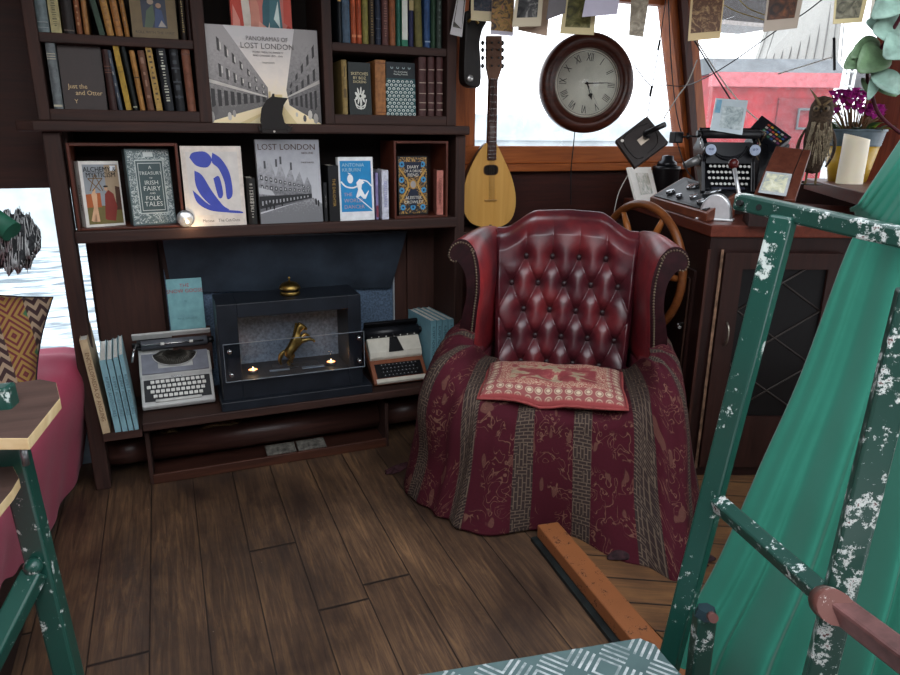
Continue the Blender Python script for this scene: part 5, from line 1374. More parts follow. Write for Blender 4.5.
# stations around the chair: inner, mid-top, rim, shoulder, mid-skirt, hem  (chair coordinates)
ST = [
 [(-.375, .235, .60), (-.40, .235, .61), (-.43, .235, .585), (-.455, .25, .47), (-.485, .26, .30), (-.51, .28, .12)],
 [(-.345, .12, .608), (-.385, .12, .622), (-.435, .12, .59), (-.475, .12, .45), (-.52, .12, .26), (-.56, .14, .05)],
 [(-.335, .0, .612), (-.39, .0, .63), (-.455, .0, .59), (-.505, -.02, .44), (-.535, -.02, .24), (-.59, .0, .008)],
 [(-.33, -.12, .608), (-.385, -.14, .622), (-.455, -.17, .58), (-.515, -.19, .44), (-.545, -.20, .24), (-.60, -.16, .008)],
 [(-.32, -.18, .605), (-.37, -.27, .61), (-.44, -.345, .56), (-.49, -.365, .42), (-.50, -.30, .21), (-.56, -.27, .008)],
 [(-.305, -.16, .595), (-.335, -.28, .585), (-.36, -.385, .525), (-.385, -.405, .39), (-.40, -.38, .20), (-.44, -.375, .008)],
 [(-.27, .10, .47), (-.275, -.15, .485), (-.28, -.36, .475), (-.285, -.41, .37), (-.295, -.41, .20), (-.32, -.43, .008)],
 [(-.19, .15, .445), (-.19, -.1, .452), (-.19, -.36, .438), (-.195, -.405, .36), (-.20, -.415, .19), (-.20, -.445, .008)],
 [(-.06, .16, .445), (-.06, -.1, .452), (-.06, -.36, .438), (-.06, -.405, .36), (-.055, -.42, .19), (-.06, -.42, .008)],
 [(.07, .16, .445), (.07, -.1, .452), (.07, -.36, .438), (.07, -.41, .36), (.08, -.44, .19), (.09, -.45, .008)],
 [(.19, .15, .445), (.19, -.1, .452), (.19, -.36, .438), (.20, -.41, .36), (.21, -.46, .19), (.22, -.545, .008)],
 [(.27, .10, .47), (.275, -.15, .485), (.28, -.36, .475), (.29, -.42, .37), (.30, -.47, .20), (.33, -.565, .008)],
 [(.305, -.16, .590), (.335, -.28, .58), (.355, -.385, .525), (.375, -.42, .39), (.39, -.47, .20), (.42, -.60, .008)],
 [(.32, -.18, .595), (.365, -.25, .595), (.415, -.34, .53), (.445, -.36, .41), (.47, -.38, .21), (.50, -.42, .008)],
 [(.33, -.12, .598), (.38, -.14, .605), (.435, -.16, .56), (.475, -.16, .42), (.52, -.18, .22), (.575, -.22, .008)],
 [(.335, .0, .60), (.385, .0, .61), (.435, .0, .57), (.48, .0, .42), (.52, -.02, .24), (.58, -.04, .008)],
 [(.345, .12, .60), (.385, .12, .61), (.43, .12, .575), (.465, .13, .43), (.50, .14, .26), (.55, .14, .05)],
 [(.375, .235, .60), (.40, .235, .605), (.43, .235, .575), (.455, .25, .45), (.475, .26, .30), (.50, .28, .12)],
]
STN = np.array(ST); nS = len(ST); NA = 190; NT = 64
# arclength along the mid-skirt for the pattern
cols = []
for i in range(NA + 1):
    s = i / NA * (nS - 1); prof = cr([STN[k] for k in range(nS)], s); line = []
    for j in range(NT + 1):
        t = j / NT * 5; line.append(cr([prof[k] for k in range(6)], t))
    cols.append(line)
cols = np.array(cols)
mid = cols[:, 44]; du = np.linalg.norm(np.diff(mid, axis=0), axis=1); U = np.concatenate([[0], np.cumsum(du)]); U = U - U[NA // 2]
rr = random.Random(11); uvs = []; PP = []
centre = np.array([0, 0.02, 0])
fo = [(rr.uniform(8, 16), rr.uniform(0, 6), rr.uniform(.4, 1)) for _ in range(3)] + [(rr.uniform(20, 34), rr.uniform(0, 6), rr.uniform(.15, .4)) for _ in range(3)]
for i in range(NA + 1):
    line = cols[i]; dv = np.concatenate([[0], np.cumsum(np.linalg.norm(np.diff(line, axis=0), axis=1))]); r = []; q = []
    s = i / NA * (nS - 1)
    corner = math.exp(-((s - 5.5) / 1.0) ** 2) + math.exp(-((s - 11.7) / 1.0) ** 2)
    front = 1 if 6 < s < 11 else .7
    for j in range(NT + 1):
        p = line[j].copy(); t = j / NT; k = max(0, (t - .42) / .58); out = p - centre; out[2] = 0; out /= (np.linalg.norm(out) + 1e-6)
        wv = sum(a * math.sin(f * U[i] + ph + .8 * k) for f, ph, a in fo) / 2.2
        p += out * wv * (.022 * k * front + .016 * corner * k) + np.array([0, 0, 1]) * .004 * math.sin(38 * U[i] + 9 * t) * (1 - k)
        if t < .42: p[2] += .003 * math.sin(60 * U[i] + 20 * t)
        # crease lines radiating from the arm fronts
        p += out * .012 * corner * math.sin(70 * U[i] + 4 * t) * min(1, max(0, (t - .3) / .3))
        p[2] = max(p[2], .006 + .002 * math.sin(9 * U[i]))
        r.append(tuple(p)); q.append((U[i] + .10, dv[j]))
    PP.append(r); uvs.append(q)
m = MB(); m.grid(PP, 0, uvs)
th = m.build('throw_blanket', THM, solid=.005, weld=False); th.matrix_world = CH
tag(th, 'maroon throw woven with key-pattern stripes and figures, draped over the armchair', 'throw')
# trailing corner of the throw on the right and a strap on the floor at left
p1 = at(668, 585, Z=0); 
crumple('throw_fringe', 'bunched end of patterned cloth on the floor by the throw hem', 'cloth', 1.40, 1.56, .014, .16, .05, .05, plain('3a2226', .9, var=.5, scale=60), 8, -30)
crumple('cloth_strap', 'dark red cloth strap lying on floor left of the throw', 'cloth', at(398, 470, Z=0).x, at(398, 470, Z=0).y, .002, .06, .022, .022, plain('3b1c22', .8, var=.3), 6, 20)

# ---------------------------------------------------------------- seat cushion
def paisley():
    b = NB('tapestry_cushion'); uv = b.uv(); u, v, _ = b.sep(uv)
    du_ = b.math('MINIMUM', u, b.math('SUBTRACT', 1.0, u)); dv_ = b.math('MINIMUM', v, b.math('SUBTRACT', 1.0, v)); e = b.math('MINIMUM', b.math('MULTIPLY', du_, 1.35), dv_)
    n = b.noise(uv, 7, 4, .6, .6); cen = b.ramp(n, (.44, '7d3033'), (.52, '93504a'), (.55, 'a08c70'), (.7, '7d6e5a'))
    tw_ = b.noise(b.map(uv, (1.35, 1, 1)), 42, 2, .5, 2.5); spk = b.ramp(tw_, (.5, '8a3f3c'), (.56, 'b99d83'))
    vor = b.n('ShaderNodeTexVoronoi'); vor.inputs['Scale'].default_value = 11; vor.inputs['Randomness'].default_value = .15; b.l(b.map(uv, (1.35, 1, 1)), vor.inputs['Vector'])
    ring = b.ramp(vor.outputs['Distance'], (.18, 'bda98f'), (.3, '74433f'), (.36, 'b39c84'), (.46, '854644'))
    c = b.mix(b.ramp(e, (.25, (0., 0., 0.)), (.27, (1., 1., 1.))), spk, cen)
    c = b.mix(b.ramp(e, (.155, (0., 0., 0.)), (.165, (1., 1., 1.))), ring, c)
    c = b.mix(b.ramp(e, (.02, (0., 0., 0.)), (.03, (1., 1., 1.))), '8f3b3b', c)
    b.bump(b.noise(uv, 220, 2), .35, .002); return b.done(c, .85)
PM = paisley()
CUD = .185
cu = thing('seat_cushion', 'flat square tapestry cushion in red and beige on the armchair seat', 'cushion', CH @ T(-.018, -.205, .463))
m = MB(); N = 36
for sgn in (1, -1):
    P = []; Q = []
    for i in range(N + 1):
        r = []; q = []
        for j in range(N + 1):
            u = i / N * 2 - 1; v = j / N * 2 - 1
            wy = (.185 - .018 * (1 - v) / 2); e1 = max(0, 1 - abs(u) ** 5) * max(0, 1 - abs(v) ** 5)
            dim = math.exp(-((u * 1.0) ** 2 + (v * .9 + .1) ** 2) / .02)
            frontdip = .018 * math.exp(-((u + .12) / .22) ** 2) * max(0, -v) ** 2
            z = (.044 if sgn > 0 else .026) * e1 ** .5 * sgn * (1 - .55 * dim) - frontdip * 1.2
            z += .004 * math.sin(9 * u + 5 * v) * e1 + .022
            x = u * .262 * (1 - .04 * (1 - abs(v))) ; y = v * wy * (1 - .05 * (1 - abs(u))) - .012 * math.sin(3 * u) * (v < 0) * abs(v) 
            bend = -.03 * max(0, -v - .6) ; z += bend
            r.append((x, y, z)); q.append(((u + 1) / 2, (v + 1) / 2))
        P.append(r); Q.append(q)
    m.grid(P, 0, Q)
m.build('cover', PM, cu)
m = MB(); pts = []
for k in range(4):
    for i in range(12):
        t_ = i / 12 * 2 - 1; u, v = [(t_, -1), (1, t_), (-t_, 1), (-1, -t_)][k]
        wy = (.185 - .018 * (1 - v) / 2); pts.append((u * .262 * (1 - .04 * (1 - abs(v))), v * wy * (1 - .05 * (1 - abs(u))) - .012 * math.sin(3 * u) * (v < 0) * abs(v), .022 - .03 * max(0, -v - .6) - 1.2 * .018 * math.exp(-((u + .12) / .22) ** 2) * max(0, -v) ** 2))
m.tube(pts, .005, 6, closed=True); m.build('piping', plain('9a4644', .8), cu)
# ================================================================ WINDOW WALL
MY = 2.93
mp = at(490, 227, Y=MY)
man = thing('mandolin', 'flat-top mandolin with pale yellow body standing against the orange window jamb', 'mandolin', (mp.x, MY, mp.z))
def ml(px, py): p = at(px, py, Y=MY); return (p.x - mp.x, p.z - mp.z)
outl = [ml(485.5, 143), ml(478, 153), ml(470, 168), ml(465, 182), ml(463, 198), ml(464, 212), ml(470, 222), ml(480, 226.5), ml(490, 227.5), ml(502, 226), ml(511, 219), ml(515, 207), ml(515, 193), ml(511, 176), ml(504, 160), ml(497.5, 146), ml(496, 143)]
q = [(p.x, p.y) for p in smooth_path([Vector((a, b_, 0)) for a, b_ in outl], 3)]
SPR = wood('c28f45', 'd8a85c', 'Z', .35, .6, .05, name='spruce_top')
m = MB(); m.prism(q, -.004, .002); m.build('soundboard', SPR, man)
m = MB(); cxm = sum(a for a, _ in q) / len(q); czm = sum(b_ for _, b_ in q) / len(q); P = []
for k in range(7):
    t = k / 6; s_ = math.sqrt(max(0.0, 1 - t * t)) * .25 + .75; P.append([(cxm + (a - cxm) * s_, .002 + .075 * t, czm + (b_ - czm) * s_) for a, b_ in q + [q[0]]])
m.grid(P); m.add([P[-1][i] for i in range(len(q))], [list(range(len(q)))]); m.build('body_back', wood('3a2013', '5a3420', 'Z', .3, name='dark_bowl_wood'), man)
m = MB(); c = ml(490.5, 170); hole = []
for i in range(24):
    t = 2 * PI * i / 24; cc, ss = math.cos(t), math.sin(t); hole.append((c[0] + .034 * abs(cc) ** .6 * (1 if cc > 0 else -1), c[1] + .021 * abs(ss) ** .7 * (1 if ss > 0 else -1)))
m.prism([(c[0] + (a - c[0]) * 1.12, c[1] + (b_ - c[1]) * 1.15) for a, b_ in hole], -.0050, -.0041, 1); m.prism(hole, -.0058, -.0051, 0); m.build('sound_hole', [plain('1a120c', .8), plain('6b4526', .5)], man)
a0, a1, b0, b1 = ml(486.5, 160), ml(495, 160), ml(489, 79), ml(496.5, 79)
m = MB(); m.prism([a0, a1, b1, b0], -.014, -.006); m.build('fretboard', wood('3a2018', '54322a', 'Z', .4, name='fretboard_wood'), man)
m = MB()
for i in range(15):
    f = 1 - (1 - 2 ** (-i / 12)) * 1.75; z = a0[1] + (b0[1] - a0[1]) * f; x0 = a0[0] + (b0[0] - a0[0]) * f; x1 = a1[0] + (b1[0] - a1[0]) * f
    if 0 < f <= 1: m.box(x0, x1, -.0155, -.014, z - .001, z + .001)
m.build('frets', STEEL, man)
m = MB(); m.prism([ml(487, 150), ml(494, 150), b1, b0], -.006, .010); m.build('neck', wood('4a2a1a', '6b4028', 'Z', .35), man)
h0 = [ml(488.5, 80), ml(486, 68), ml(486, 36), ml(501, 36), ml(501, 68), ml(497, 80)]
m = MB(); m.prism(h0, -.010, .004); m.build('headstock', wood('6b4a38', '85604a', 'Z', .4), man)
for k, zpx in enumerate((43, 50, 58, 66)):
    for sd, px in ((-1, 482.5), (1, 502.5)):
        p = ml(px, zpx); c = ml(490.5 if sd < 0 else 497.5, zpx)
        m = MB(); m.cyl((c[0], -.011, c[1]), (c[0], -.018, c[1]), .0045, n=10); m.cyl((c[0], -.001, c[1]), (p[0], -.001, p[1]), .0022, n=6); m.sphere((p[0], -.001, p[1]), .0105, n=8, sc=(.8, .6, 1)); m.build('tuning_peg', plain('4a4a4a', .3, .8), man)
m = MB(); br_ = ml(490, 200)
for i in range(8):
    x = -.009 + .018 * i / 7; m.tube([(b0[0] + .011 + x * .7, -.0165, b0[1]), (c[0] * 0 + br_[0] + x * 1.6, -.016, br_[1])], .0004, 3)
m.build('strings', plain('9a9a96', .3, .9), man)
m = MB(); m.bbox(br_[0] - .03, br_[0] + .03, -.014, -.004, br_[1] - .003, br_[1] + .003, .001); m.build('bridge', plain('b98c52', .5), man)
m = MB(); e = ml(490, 227); m.cyl((e[0], -.0, e[1] + .012), (e[0], .0, e[1] - .006), .008, n=12); m.build('end_pin', plain('6b5a48', .4), man)
# hidden ledge the mandolin stands on
m = MB(); m.bbox(1.19, 2.58, 2.86, VY - .002, mp.z - .03, mp.z - .008, .004); tag(m.build('window_ledge', DW), 'dark wooden ledge under the window behind the armchair', 'ledge')

# dark case hanging beside the bookcase
p = at(470, 60, Y=2.70); cs = thing('hanging_case', 'dark leather case with small silver badge hanging beside the bookcase', 'case', (p.x, 2.70, p.z))
def cl(px, py): q_ = at(px, py, Y=2.70); return (q_.x - p.x, q_.z - p.z)
m = MB(); pts = [cl(463, 12), cl(462, 40), cl(461, 72), cl(463, 84), cl(472, 88), cl(478, 84), cl(478, 60), cl(477, 44), cl(480, 30), cl(484, 22), cl(480, 10)]
m.prism([(v.x, v.y) for v in smooth_path([Vector((a, b_, 0)) for a, b_ in pts] , 3)], -.03, .03); m.build('body', plain('17120f', .55, var=.4, scale=40), cs, bevel=.006)
m = MB(); c = cl(466.5, 79); m.lathe([(0, -.040), (.011, -.040), (.014, -.036), (.014, -.030)], 18, axis='Y', cx=c[0], cz=c[1]); m.build('silver_badge', plain('b5b5b2', .3, .6, .5, 200), cs)
m = MB(); c0 = cl(474, 14); m.tube([(c0[0] - .02, 0, c0[1]), (c0[0], 0, c0[1] + .25)], .004, 6); m.build('strap', BLK, cs)
m = MB(); c = cl(470, 21); m.tube([(c[0] - .025, -.034, c[1] - .01), (c[0], -.036, c[1] + .01), (c[0] + .02, -.034, c[1] - .012)], .006, 8); m.build('brass_clasp', BRASS, cs)

# ---------------------------------------------------------------- wall clock
KY = 2.92
kc = at(586.5, 83.5, Y=KY); ro = (at(634.5, 83, Y=KY).x - at(539.5, 83, Y=KY).x) / 2
ck = thing('wall_clock', 'round mahogany-framed clock with cream roman numeral face hanging before the window', 'clock', T(kc.x, KY, kc.z) @ RZ(-18))
ro *= .855; ri = ro * .70
MH = wood('2d140e', '5b2c1c', 'X', .22, 1.0, .05, name='mahogany')
m = MB(); m.lathe([(ri * .98, -.012), (ri, -.024), (ri * 1.06, -.020), (ri * 1.09, -.030), (ro * .86, -.034), (ro * .95, -.026), (ro, -.010), (ro, .03), (ri, .03)], 64, axis='Y', caps=False); m.build('case_ring', MH, ck)
m = MB(); m.lathe([(0, .031), (ro * .98, .031)], 48, axis='Y'); m.lathe([(0, .034), (ro * .98, .034), (ro * .98, .0305)], 48, axis='Y'); m.build('back_plate', BLK, ck)
m = MB(); m.lathe([(0, -.010), (ri, -.010), (ri, .0)], 64, axis='Y'); m.build('dial', plain('f3ecdc', .5, var=.1, scale=12), ck)
m = MB(); m.lathe([(ri * 1.0, -.012), (ri * 1.0, -.018), (ri * .96, -.020), (ri * .95, -.0105)], 64, axis='Y', caps=False); m.build('bezel', plain('8a8378', .3, .7), ck)
vsn = []; 
INK = plain('23211f', .5)
nums = ['XII', 'I', 'II', 'III', 'IIII', 'V', 'VI', 'VII', 'VIII', 'IX', 'X', 'XI']; tick = None
roll = 4
for i, s_ in enumerate(nums):
    a = R(90 - 30 * i - roll)
    text_mesh([(s_, 0, -.0, .050, 'CENTER', .56)], INK, ck, 'numeral', T(0, -.0102, 0) @ Matrix.Rotation(-(a - PI / 2), 4, 'Y') @ T(0, 0, ri * .63))
m = MB(); m.lathe([(ri * .90, -.0103), (ri * .90, -.0106), (ri * .912, -.0106), (ri * .912, -.0103)], 64, axis='Y', caps=False); m.build('minute_track', INK, ck)
def hand(name, ang, L, wd, spade=False, y=-.0125):
    m = MB(); pts = [(-wd * .6, -L * .12), (wd * .6, -L * .12), (wd * .35, L)]; pts = [(-wd, -L * .1), (wd, -L * .1), (wd * .6, L * .6)] + ([(wd * 3.4, L * .66), (wd * 2, L * .78)] if spade else []) + [(0, L)] + ([(-wd * 2, L * .78), (-wd * 3.4, L * .66)] if spade else []) + [(-wd * .6, L * .6)]
    m.prism(pts, y - .0008, y); o = m.build(name, INK, ck); o.matrix_local = Matrix.Rotation(R(ang), 4, 'Y'); return o
hand('hour_hand', 160 , ri * .50, .0032, True); hand('minute_hand', 88, ri * .80, .0028, False, -.0142); hand('second_hand', 150, ri * .82, .0008, False, -.0155)
m = MB(); m.lathe([(0, -.018), (.006, -.017), (.006, -.0103)], 14, axis='Y'); m.build('hand_boss', INK, ck)
m = MB(); m.lathe([(0, -.0215), (ri * .9, -.0200)], 48, axis='Y'); m.build('clock_glass', GLASS, ck)
m = MB(); m.tube([(0, .02, ro * .9), (0.0, .03, ro + .35)], .002, 6); m.build('hanging_cord', BLK, ck)

# ---------------------------------------------------------------- cables and cords
def cable(name, label, pts, r, col='1c1d20', group=None, cat='cable'):
    m = MB(); m.tube(smooth_path([Vector(p) for p in pts], 5), r, 6); return tag(m.build(name, plain(col, .5)), label, cat, group)
a = lambda px, py, Y: at(px, py, Y=Y)
cable('power_cable', 'black cable dropping from the clock down to the sill', [a(575, 130, 2.93), a(573, 150, 2.96), a(571, 172, 2.98), a(571, 205, 2.98)], .0025)
cable('power_cable', 'slim black cable hanging straight in front of the corner post', [a(668, -10, 2.9), a(671, 60, 2.9), a(676, 110, 2.9), a(682, 135, 2.9)], .003)
cable('power_cable', 'cable holding up the tilted black square case', [a(667, -10, 2.8), a(660, 40, 2.8), a(652, 88, 2.8), a(647, 120, 2.78)], .0022)
m = MB(); m.cyl(a(652, 86, 2.8), a(650, 96, 2.8), .006, n=8); m.cyl(a(660, 40, 2.8), a(658, 50, 2.8), .005, n=8); tag(m.build('cable_connector', BLK), 'small black inline connectors on the slanting cable by the window', 'connector')
cable('power_cable', 'thin black cable from clock edge sweeping right past the corner post', [a(634, 65, 2.86), a(651, 86, 2.84), a(664, 85, 2.82), a(684, 86, 2.80), dep(705, 78, 2.95), dep(735, 60, 2.75), dep(780, 28, 2.5), dep(806, 12, 2.4), dep(840, -15, 2.3)], .0022)
cable('white_cord', 'pale cord running from the post to the tilted black case', [a(697, 60, 2.9), a(688, 82, 2.86), a(678, 96, 2.8), a(664, 118, 2.72)], .003, 'b9b4aa')
cable('power_cable', 'black cable stretching down from post towards the old typewriter', [dep(694, 40, 3.0), dep(712, 70, 2.95), dep(731, 100, 2.9)], .003)
cable('white_cord', 'pale cord stretching from post past the old typewriter', [dep(696, 40, 3.02), dep(722, 80, 2.98), dep(745, 108, 2.95), dep(758, 120, 2.93)], .0028, 'd5d0c6')
cable('window_strut', 'slim pale rod slanting inside the right-hand window', [dep(778, 74, 3.2), dep(836, 56, 3.2)], .003, 'd8d5cc', cat='rod')
cable('black_rod', 'short black rod hanging beside the right window post', [dep(834, 38, 2.9), dep(834.5, 70, 2.9)], .006, '17181a', cat='rod')
cable('white_cord', 'thin white cord curving behind the steering wheel', [a(628, 175, 2.85), a(618, 195, 2.85), a(612, 225, 2.85)], .0025, 'cfcac0')
cable('yellow_cord', 'loose yellow cords crossing above between two hanging pictures', [dep(722, 4, 2.6), dep(738, 12, 2.6), dep(764, 20, 2.6)], .0018, 'a08a4a', cat='cord')
cable('yellow_cord', 'yellow cord looping up beside the dark box outside view', [dep(735, -5, 2.62), dep(748, 8, 2.62), dep(765, 15, 2.6)], .0018, 'a08a4a', cat='cord')

# ---------------------------------------------------------------- hanging pictures
def photo_mat(name, cols, sc=14, dist=1.5):
    b = NB(name); n = b.noise(b.obj(), sc, 5, .65, dist); k = len(cols); st = [(.32 + .36 * i / (k - 1), c) for i, c in enumerate(cols)]
    return b.done(b.ramp(n, *st), .4)
cards = [ # quad px (tl, tr, br, bl), depth, border colour, border fractions (l, r, b), picture, label
 ([(459, -12), (467, -12), (462, 37), (450, 34)], 2.62, 'b9b6b6', (.1, .08, .16), photo_mat('forest_print', ['1b1c1a', '3c3a34', '7d7a6c'], 60), 'narrow twisted photo print hanging nearest the bookcase'),
 ([(471, -10), (494, -10), (493, 22), (471, 20)], 2.60, 'cdbf9c', (.12, .08, .32), photo_mat('dark_blue_print', ['1f222a', '3a3f4a', '6a5a4c'], 40), 'cream-bordered card with dark picture above the mandolin head'),
 ([(493, -14), (515, -14), (513, 36), (490.5, 34)], 2.58, 'b8b4c0', (.0, .03, .08), photo_mat('colour_print', ['23202a', '5a4a3a', '9c7a3e', '7a3f5c'], 30, 2), 'colourful print of a guitar player hanging above mandolin head'),
 ([(517, -14), (544, -14), (541, 26), (512, 27)], 2.54, 'cbbfa6', (.12, .16, .22), photo_mat('portrait_print', ['1c1c1e', '4a4a4a', 'b5b2ac'], 22, 1), 'cream-bordered black and white portrait card'),
 ([(520, -8), (551, -6), (547, 36), (518, 30)], 2.60, 'b29a86', (0, 0, 0), None, 'plain pinkish card hanging behind the portrait card'),
 ([(551, -14), (568, -14), (565, 13), (546, 20)], 2.52, '6a6668', (0, 0, 0), None, 'dark grey card turned away beside the portrait card'),
 ([(566, -14), (598, -14), (594, 35), (560, 33.5)], 2.56, 'c8b98e', (.12, .14, .14), photo_mat('olive_print', ['2e2c18', '57552c', '7d7550'], 22), 'cream-bordered olive card above the clock'),
 ([(588, -14), (622, -14), (617, 14), (582, 17)], 2.50, 'b7b2c2', (0, 0, 0), None, 'blank lilac-white card above the clock'),
 ([(632, -14), (651, -14), (643, 37), (629, 35)], 2.55, '8f8574', (0, 0, 0), photo_mat('sepia_print', ['6c6254', '8f8574', 'b3aa98'], 22), 'greyish sepia print hanging right of the clock'),
 ([(692, -16), (726, -16), (720, 38), (688, 41)], 2.55, 'cbb489', (.06, .04, .13), photo_mat('baroque_print', ['4a3326', '5c4030', 'a58a63'], 26, 2.5), 'large sepia card with swirling figure in front of the corner post'),
 ([(769, -16), (806, -16), (797, 28), (763, 32)], 2.40, 'a79a8c', (.06, .14, .24), photo_mat('russet_print', ['231a16', '4c2f1f', '7d4a2c'], 24, 1.5), 'grey-bordered russet print hanging before the right window'),
 ([(836, -16), (871, -16), (862, 22), (833, 24)], 2.30, 'd0c194', (.06, .14, .12), photo_mat('grey_green_print', ['45443a', '6f6c5c', '8f8b78'], 26, 2), 'cream-bordered grey-green card by the right window post'),
 ([(874, -16), (905, -16), (896, 24), (869, 24)], 2.26, 'c9c2b4', (.1, .04, .1), photo_mat('dark_grey_print', ['23231f', '4b4a44', '98958a'], 26, 2), 'black and white card half hidden behind the eucalyptus leaves'),
]
for i, (qd, d, bc_, (fl_, fr_, fb), pic, lb) in enumerate(cards):
    c = [dep(px, py, d + (.012 if k in (1, 2) else 0)) for k, (px, py) in enumerate(qd)]
    o_ = (c[0] + c[1]) / 2
    root = thing('hanging_picture', lb, 'picture', tuple(o_), 'cards and photos pegged along the window')
    nrm = (c[1] - c[0]).cross(c[3] - c[0]).normalized(); cd = (Vector((0, 0, H)) - o_).normalized()
    if nrm.dot(cd) < 0: nrm = -nrm
    m = MB(); vs = [tuple(p) for p in c] + [tuple(p - nrm * .0012) for p in c]
    m.add(vs, [(0, 1, 2, 3), (7, 6, 5, 4), (0, 4, 5, 1), (1, 5, 6, 2), (2, 6, 7, 3), (3, 7, 4, 0)]); m.build('card', plain(bc_, .5, var=.06, scale=8), root, world=True)
    if pic:
        def bl(u, v): return (c[3].lerp(c[2], u)).lerp(c[0].lerp(c[1], u), v) + nrm * .0006
        m = MB(); m.quad(bl(fl_, fb), bl(1 - fr_, fb), bl(1 - fr_, .98), bl(fl_, .98)); m.build('printed_picture', pic, root, world=True)
    m = MB(); t = o_ + nrm * .004; m.bbox(t.x - .004, t.x + .004, t.y - .006, t.y + .006, t.z - .025, t.z + .02, .002); m.build('peg', plain('a98b5d', .6), root, world=True)
cable('picture_line', 'string from which the cards and photos hang along the window', [dep(440, -20, 2.64), dep(520, -11, 2.58), dep(600, -9, 2.54), dep(690, -11, 2.56), dep(790, -11, 2.4), dep(920, -15, 2.24)], .0016, '4a3a2c', cat='string')

# ================================================================ CONSOLE
ZC = 1.03
P0 = at(712, 225, Z=ZC); P1 = at(640, 203, Z=ZC)
e1 = (P1 - P0); e1.z = 0; e1 = e1.normalized(); e2 = Vector((.93, -.36, 0)).normalized()
print('console corner', P0, 'left edge dir', e1)
far = P0 + e1 * ((VY - .06 - P0.y) / e1.y); q3 = P0 + e2 * .60; 
poly = [(P0.x, P0.y), (q3.x, q3.y), (QB.x - .06, 2.26), (2.64, 2.985), (far.x, 2.99), (far.x, far.y)]
poly = [(P0.x, P0.y), (q3.x, q3.y), (QB.x - .06, 2.26), (2.64, 2.985), (far.x, 2.985)]
con = thing('helm_console', 'dark wooden helm console cabinet with lattice-glazed door right of the armchair', 'cabinet', (P0.x, P0.y, 0))
CW = wood('190c0a', '2e1612', 'Z', .32, wear='7a6252', name='varnished_dark_cabinet'); CWX = wood('4a1f15', '6e3424', 'Y', .3, name='red_brown_worktop')
def off(poly, d):
    cx = sum(p[0] for p in poly) / len(poly); cy = sum(p[1] for p in poly) / len(poly)
    return [(cx + (x - cx) * (1 + d), cy + (y - cy) * (1 + d)) for x, y in poly]
m = MB(); m.prismz(off(poly, -.02), .002, ZC - .045); m.build('carcass', CW, con, world=True)
m = MB(); m.prismz(poly, ZC - .045, ZC); m.build('worktop', CWX, con, world=True, bevel=.004)
# left face: door panel with moulding, chrome knob handle
def face_pt(t, z, o_=0.0, base=None, dr=None, nr=None): 
    b_ = Vector((P0.x, P0.y, 0)) if base is None else base; return b_ + dr * t + nr * o_ + Vector((0, 0, z))
n1 = Vector((-e1.y, e1.x, 0)); n1 = n1 if n1.dot(Vector((-1, -.5, 0))) > 0 else -n1
n2 = Vector((e2.y, -e2.x, 0)); n2 = n2 if n2.y < 0 else -n2
def slab(mb, dr, nr, t0, t1, z0, z1, o0, o1, m=0):
    vs = [tuple(face_pt(t, z, o_, None, dr, nr)) for t in (t0, t1) for o_ in (o0, o1) for z in (z0, z1)]
    mb.add(vs, [(0, 1, 3, 2), (4, 6, 7, 5), (0, 4, 5, 1), (2, 3, 7, 6), (0, 2, 6, 4), (1, 5, 7, 3)], m)
m = MB(); slab(m, e1, n1, .10, .50, .08, .84, -.01, .004); m.build('side_door', CW, con, world=True)
m = MB()
for (t0, t1, z0, z1) in ((.12, .48, .80, .806), (.12, .48, .12, .126), (.12, .126, .12, .80), (.474, .48, .12, .80)): slab(m, e1, n1, t0, t1, z0, z1, .003, .009)
m.build('door_moulding', plain('3f2a22', .4), con, world=True)
hb = at(672, 344, Y=2.45)
m = MB(); hq = face_pt(.13, .62, .0, None, e1, n1); m.tube([hq, hq + n1 * .03, hq + n1 * .045 - e1 * .05], .007, 8); m.build('door_handle', STEEL, con, world=True)
# pale worn edges near the corner
m = MB(); slab(m, e2, n2, -.004, .006, .05, .94, -.008, .004, 0); m.build('corner_moulding', wood('2a1510', '4a271c', 'Z', .35, wear='b09a86', name='worn_corner_wood'), con, world=True)
# right face: framed lattice glass door
m = MB(); t0, t1, z0, z1 = .06, .50, .06, .93
slab(m, e2, n2, t0, t0 + .07, z0, z1, -.01, .012); slab(m, e2, n2, t1 - .05, t1, z0, z1, -.01, .012); slab(m, e2, n2, t0 + .07, t1 - .05, z1 - .06, z1, -.01, .012); slab(m, e2, n2, t0 + .07, t1 - .05, z0, z0 + .22, -.01, .012)
door = m.build('glazed_door', wood('1d0e0b', '351b15', 'Z', .3, wear='8b7262', name='glazed_door_frame'), con, world=True)
m = MB(); slab(m, e2, n2, .045, .055, .05, .94, .0, .004); m.build('pale_bead', plain('8a6a54', .5, var=.5, scale=30), con, world=True)
m = MB(); slab(m, e2, n2, t0 + .07, t1 - .05, z0 + .22, z1 - .06, -.003, 0.001); m.build('door_glass', plain('0d0c0d', .35, spec=.25), con, world=True)
m = MB()
for k in range(3):
    z_a = z0 + .22 + k * .215; 
    for (u0, v0, u1, v1) in ((t0 + .07, z_a, t1 - .05, z_a + .215), (t1 - .05, z_a, t0 + .07, z_a + .215)):
        m.tube([face_pt(u0, v0, .004, None, e2, n2), face_pt(u1, v1, .004, None, e2, n2)], .0035, 4)
m.build('lattice', plain('38302b', .4, .3), con, world=True)
m = MB(); hq = face_pt(t0 + .035, .62, .014, None, e2, n2); m.tube(smooth_path([hq + Vector((0, 0, .045)), hq + n2 * .022 + Vector((0, 0, .03)), hq + n2 * .022 - Vector((0, 0, .02)), hq - Vector((0, 0, .045))], 4), .004, 7); m.build('door_handle', plain('a89f90', .3, .9), con, world=True)

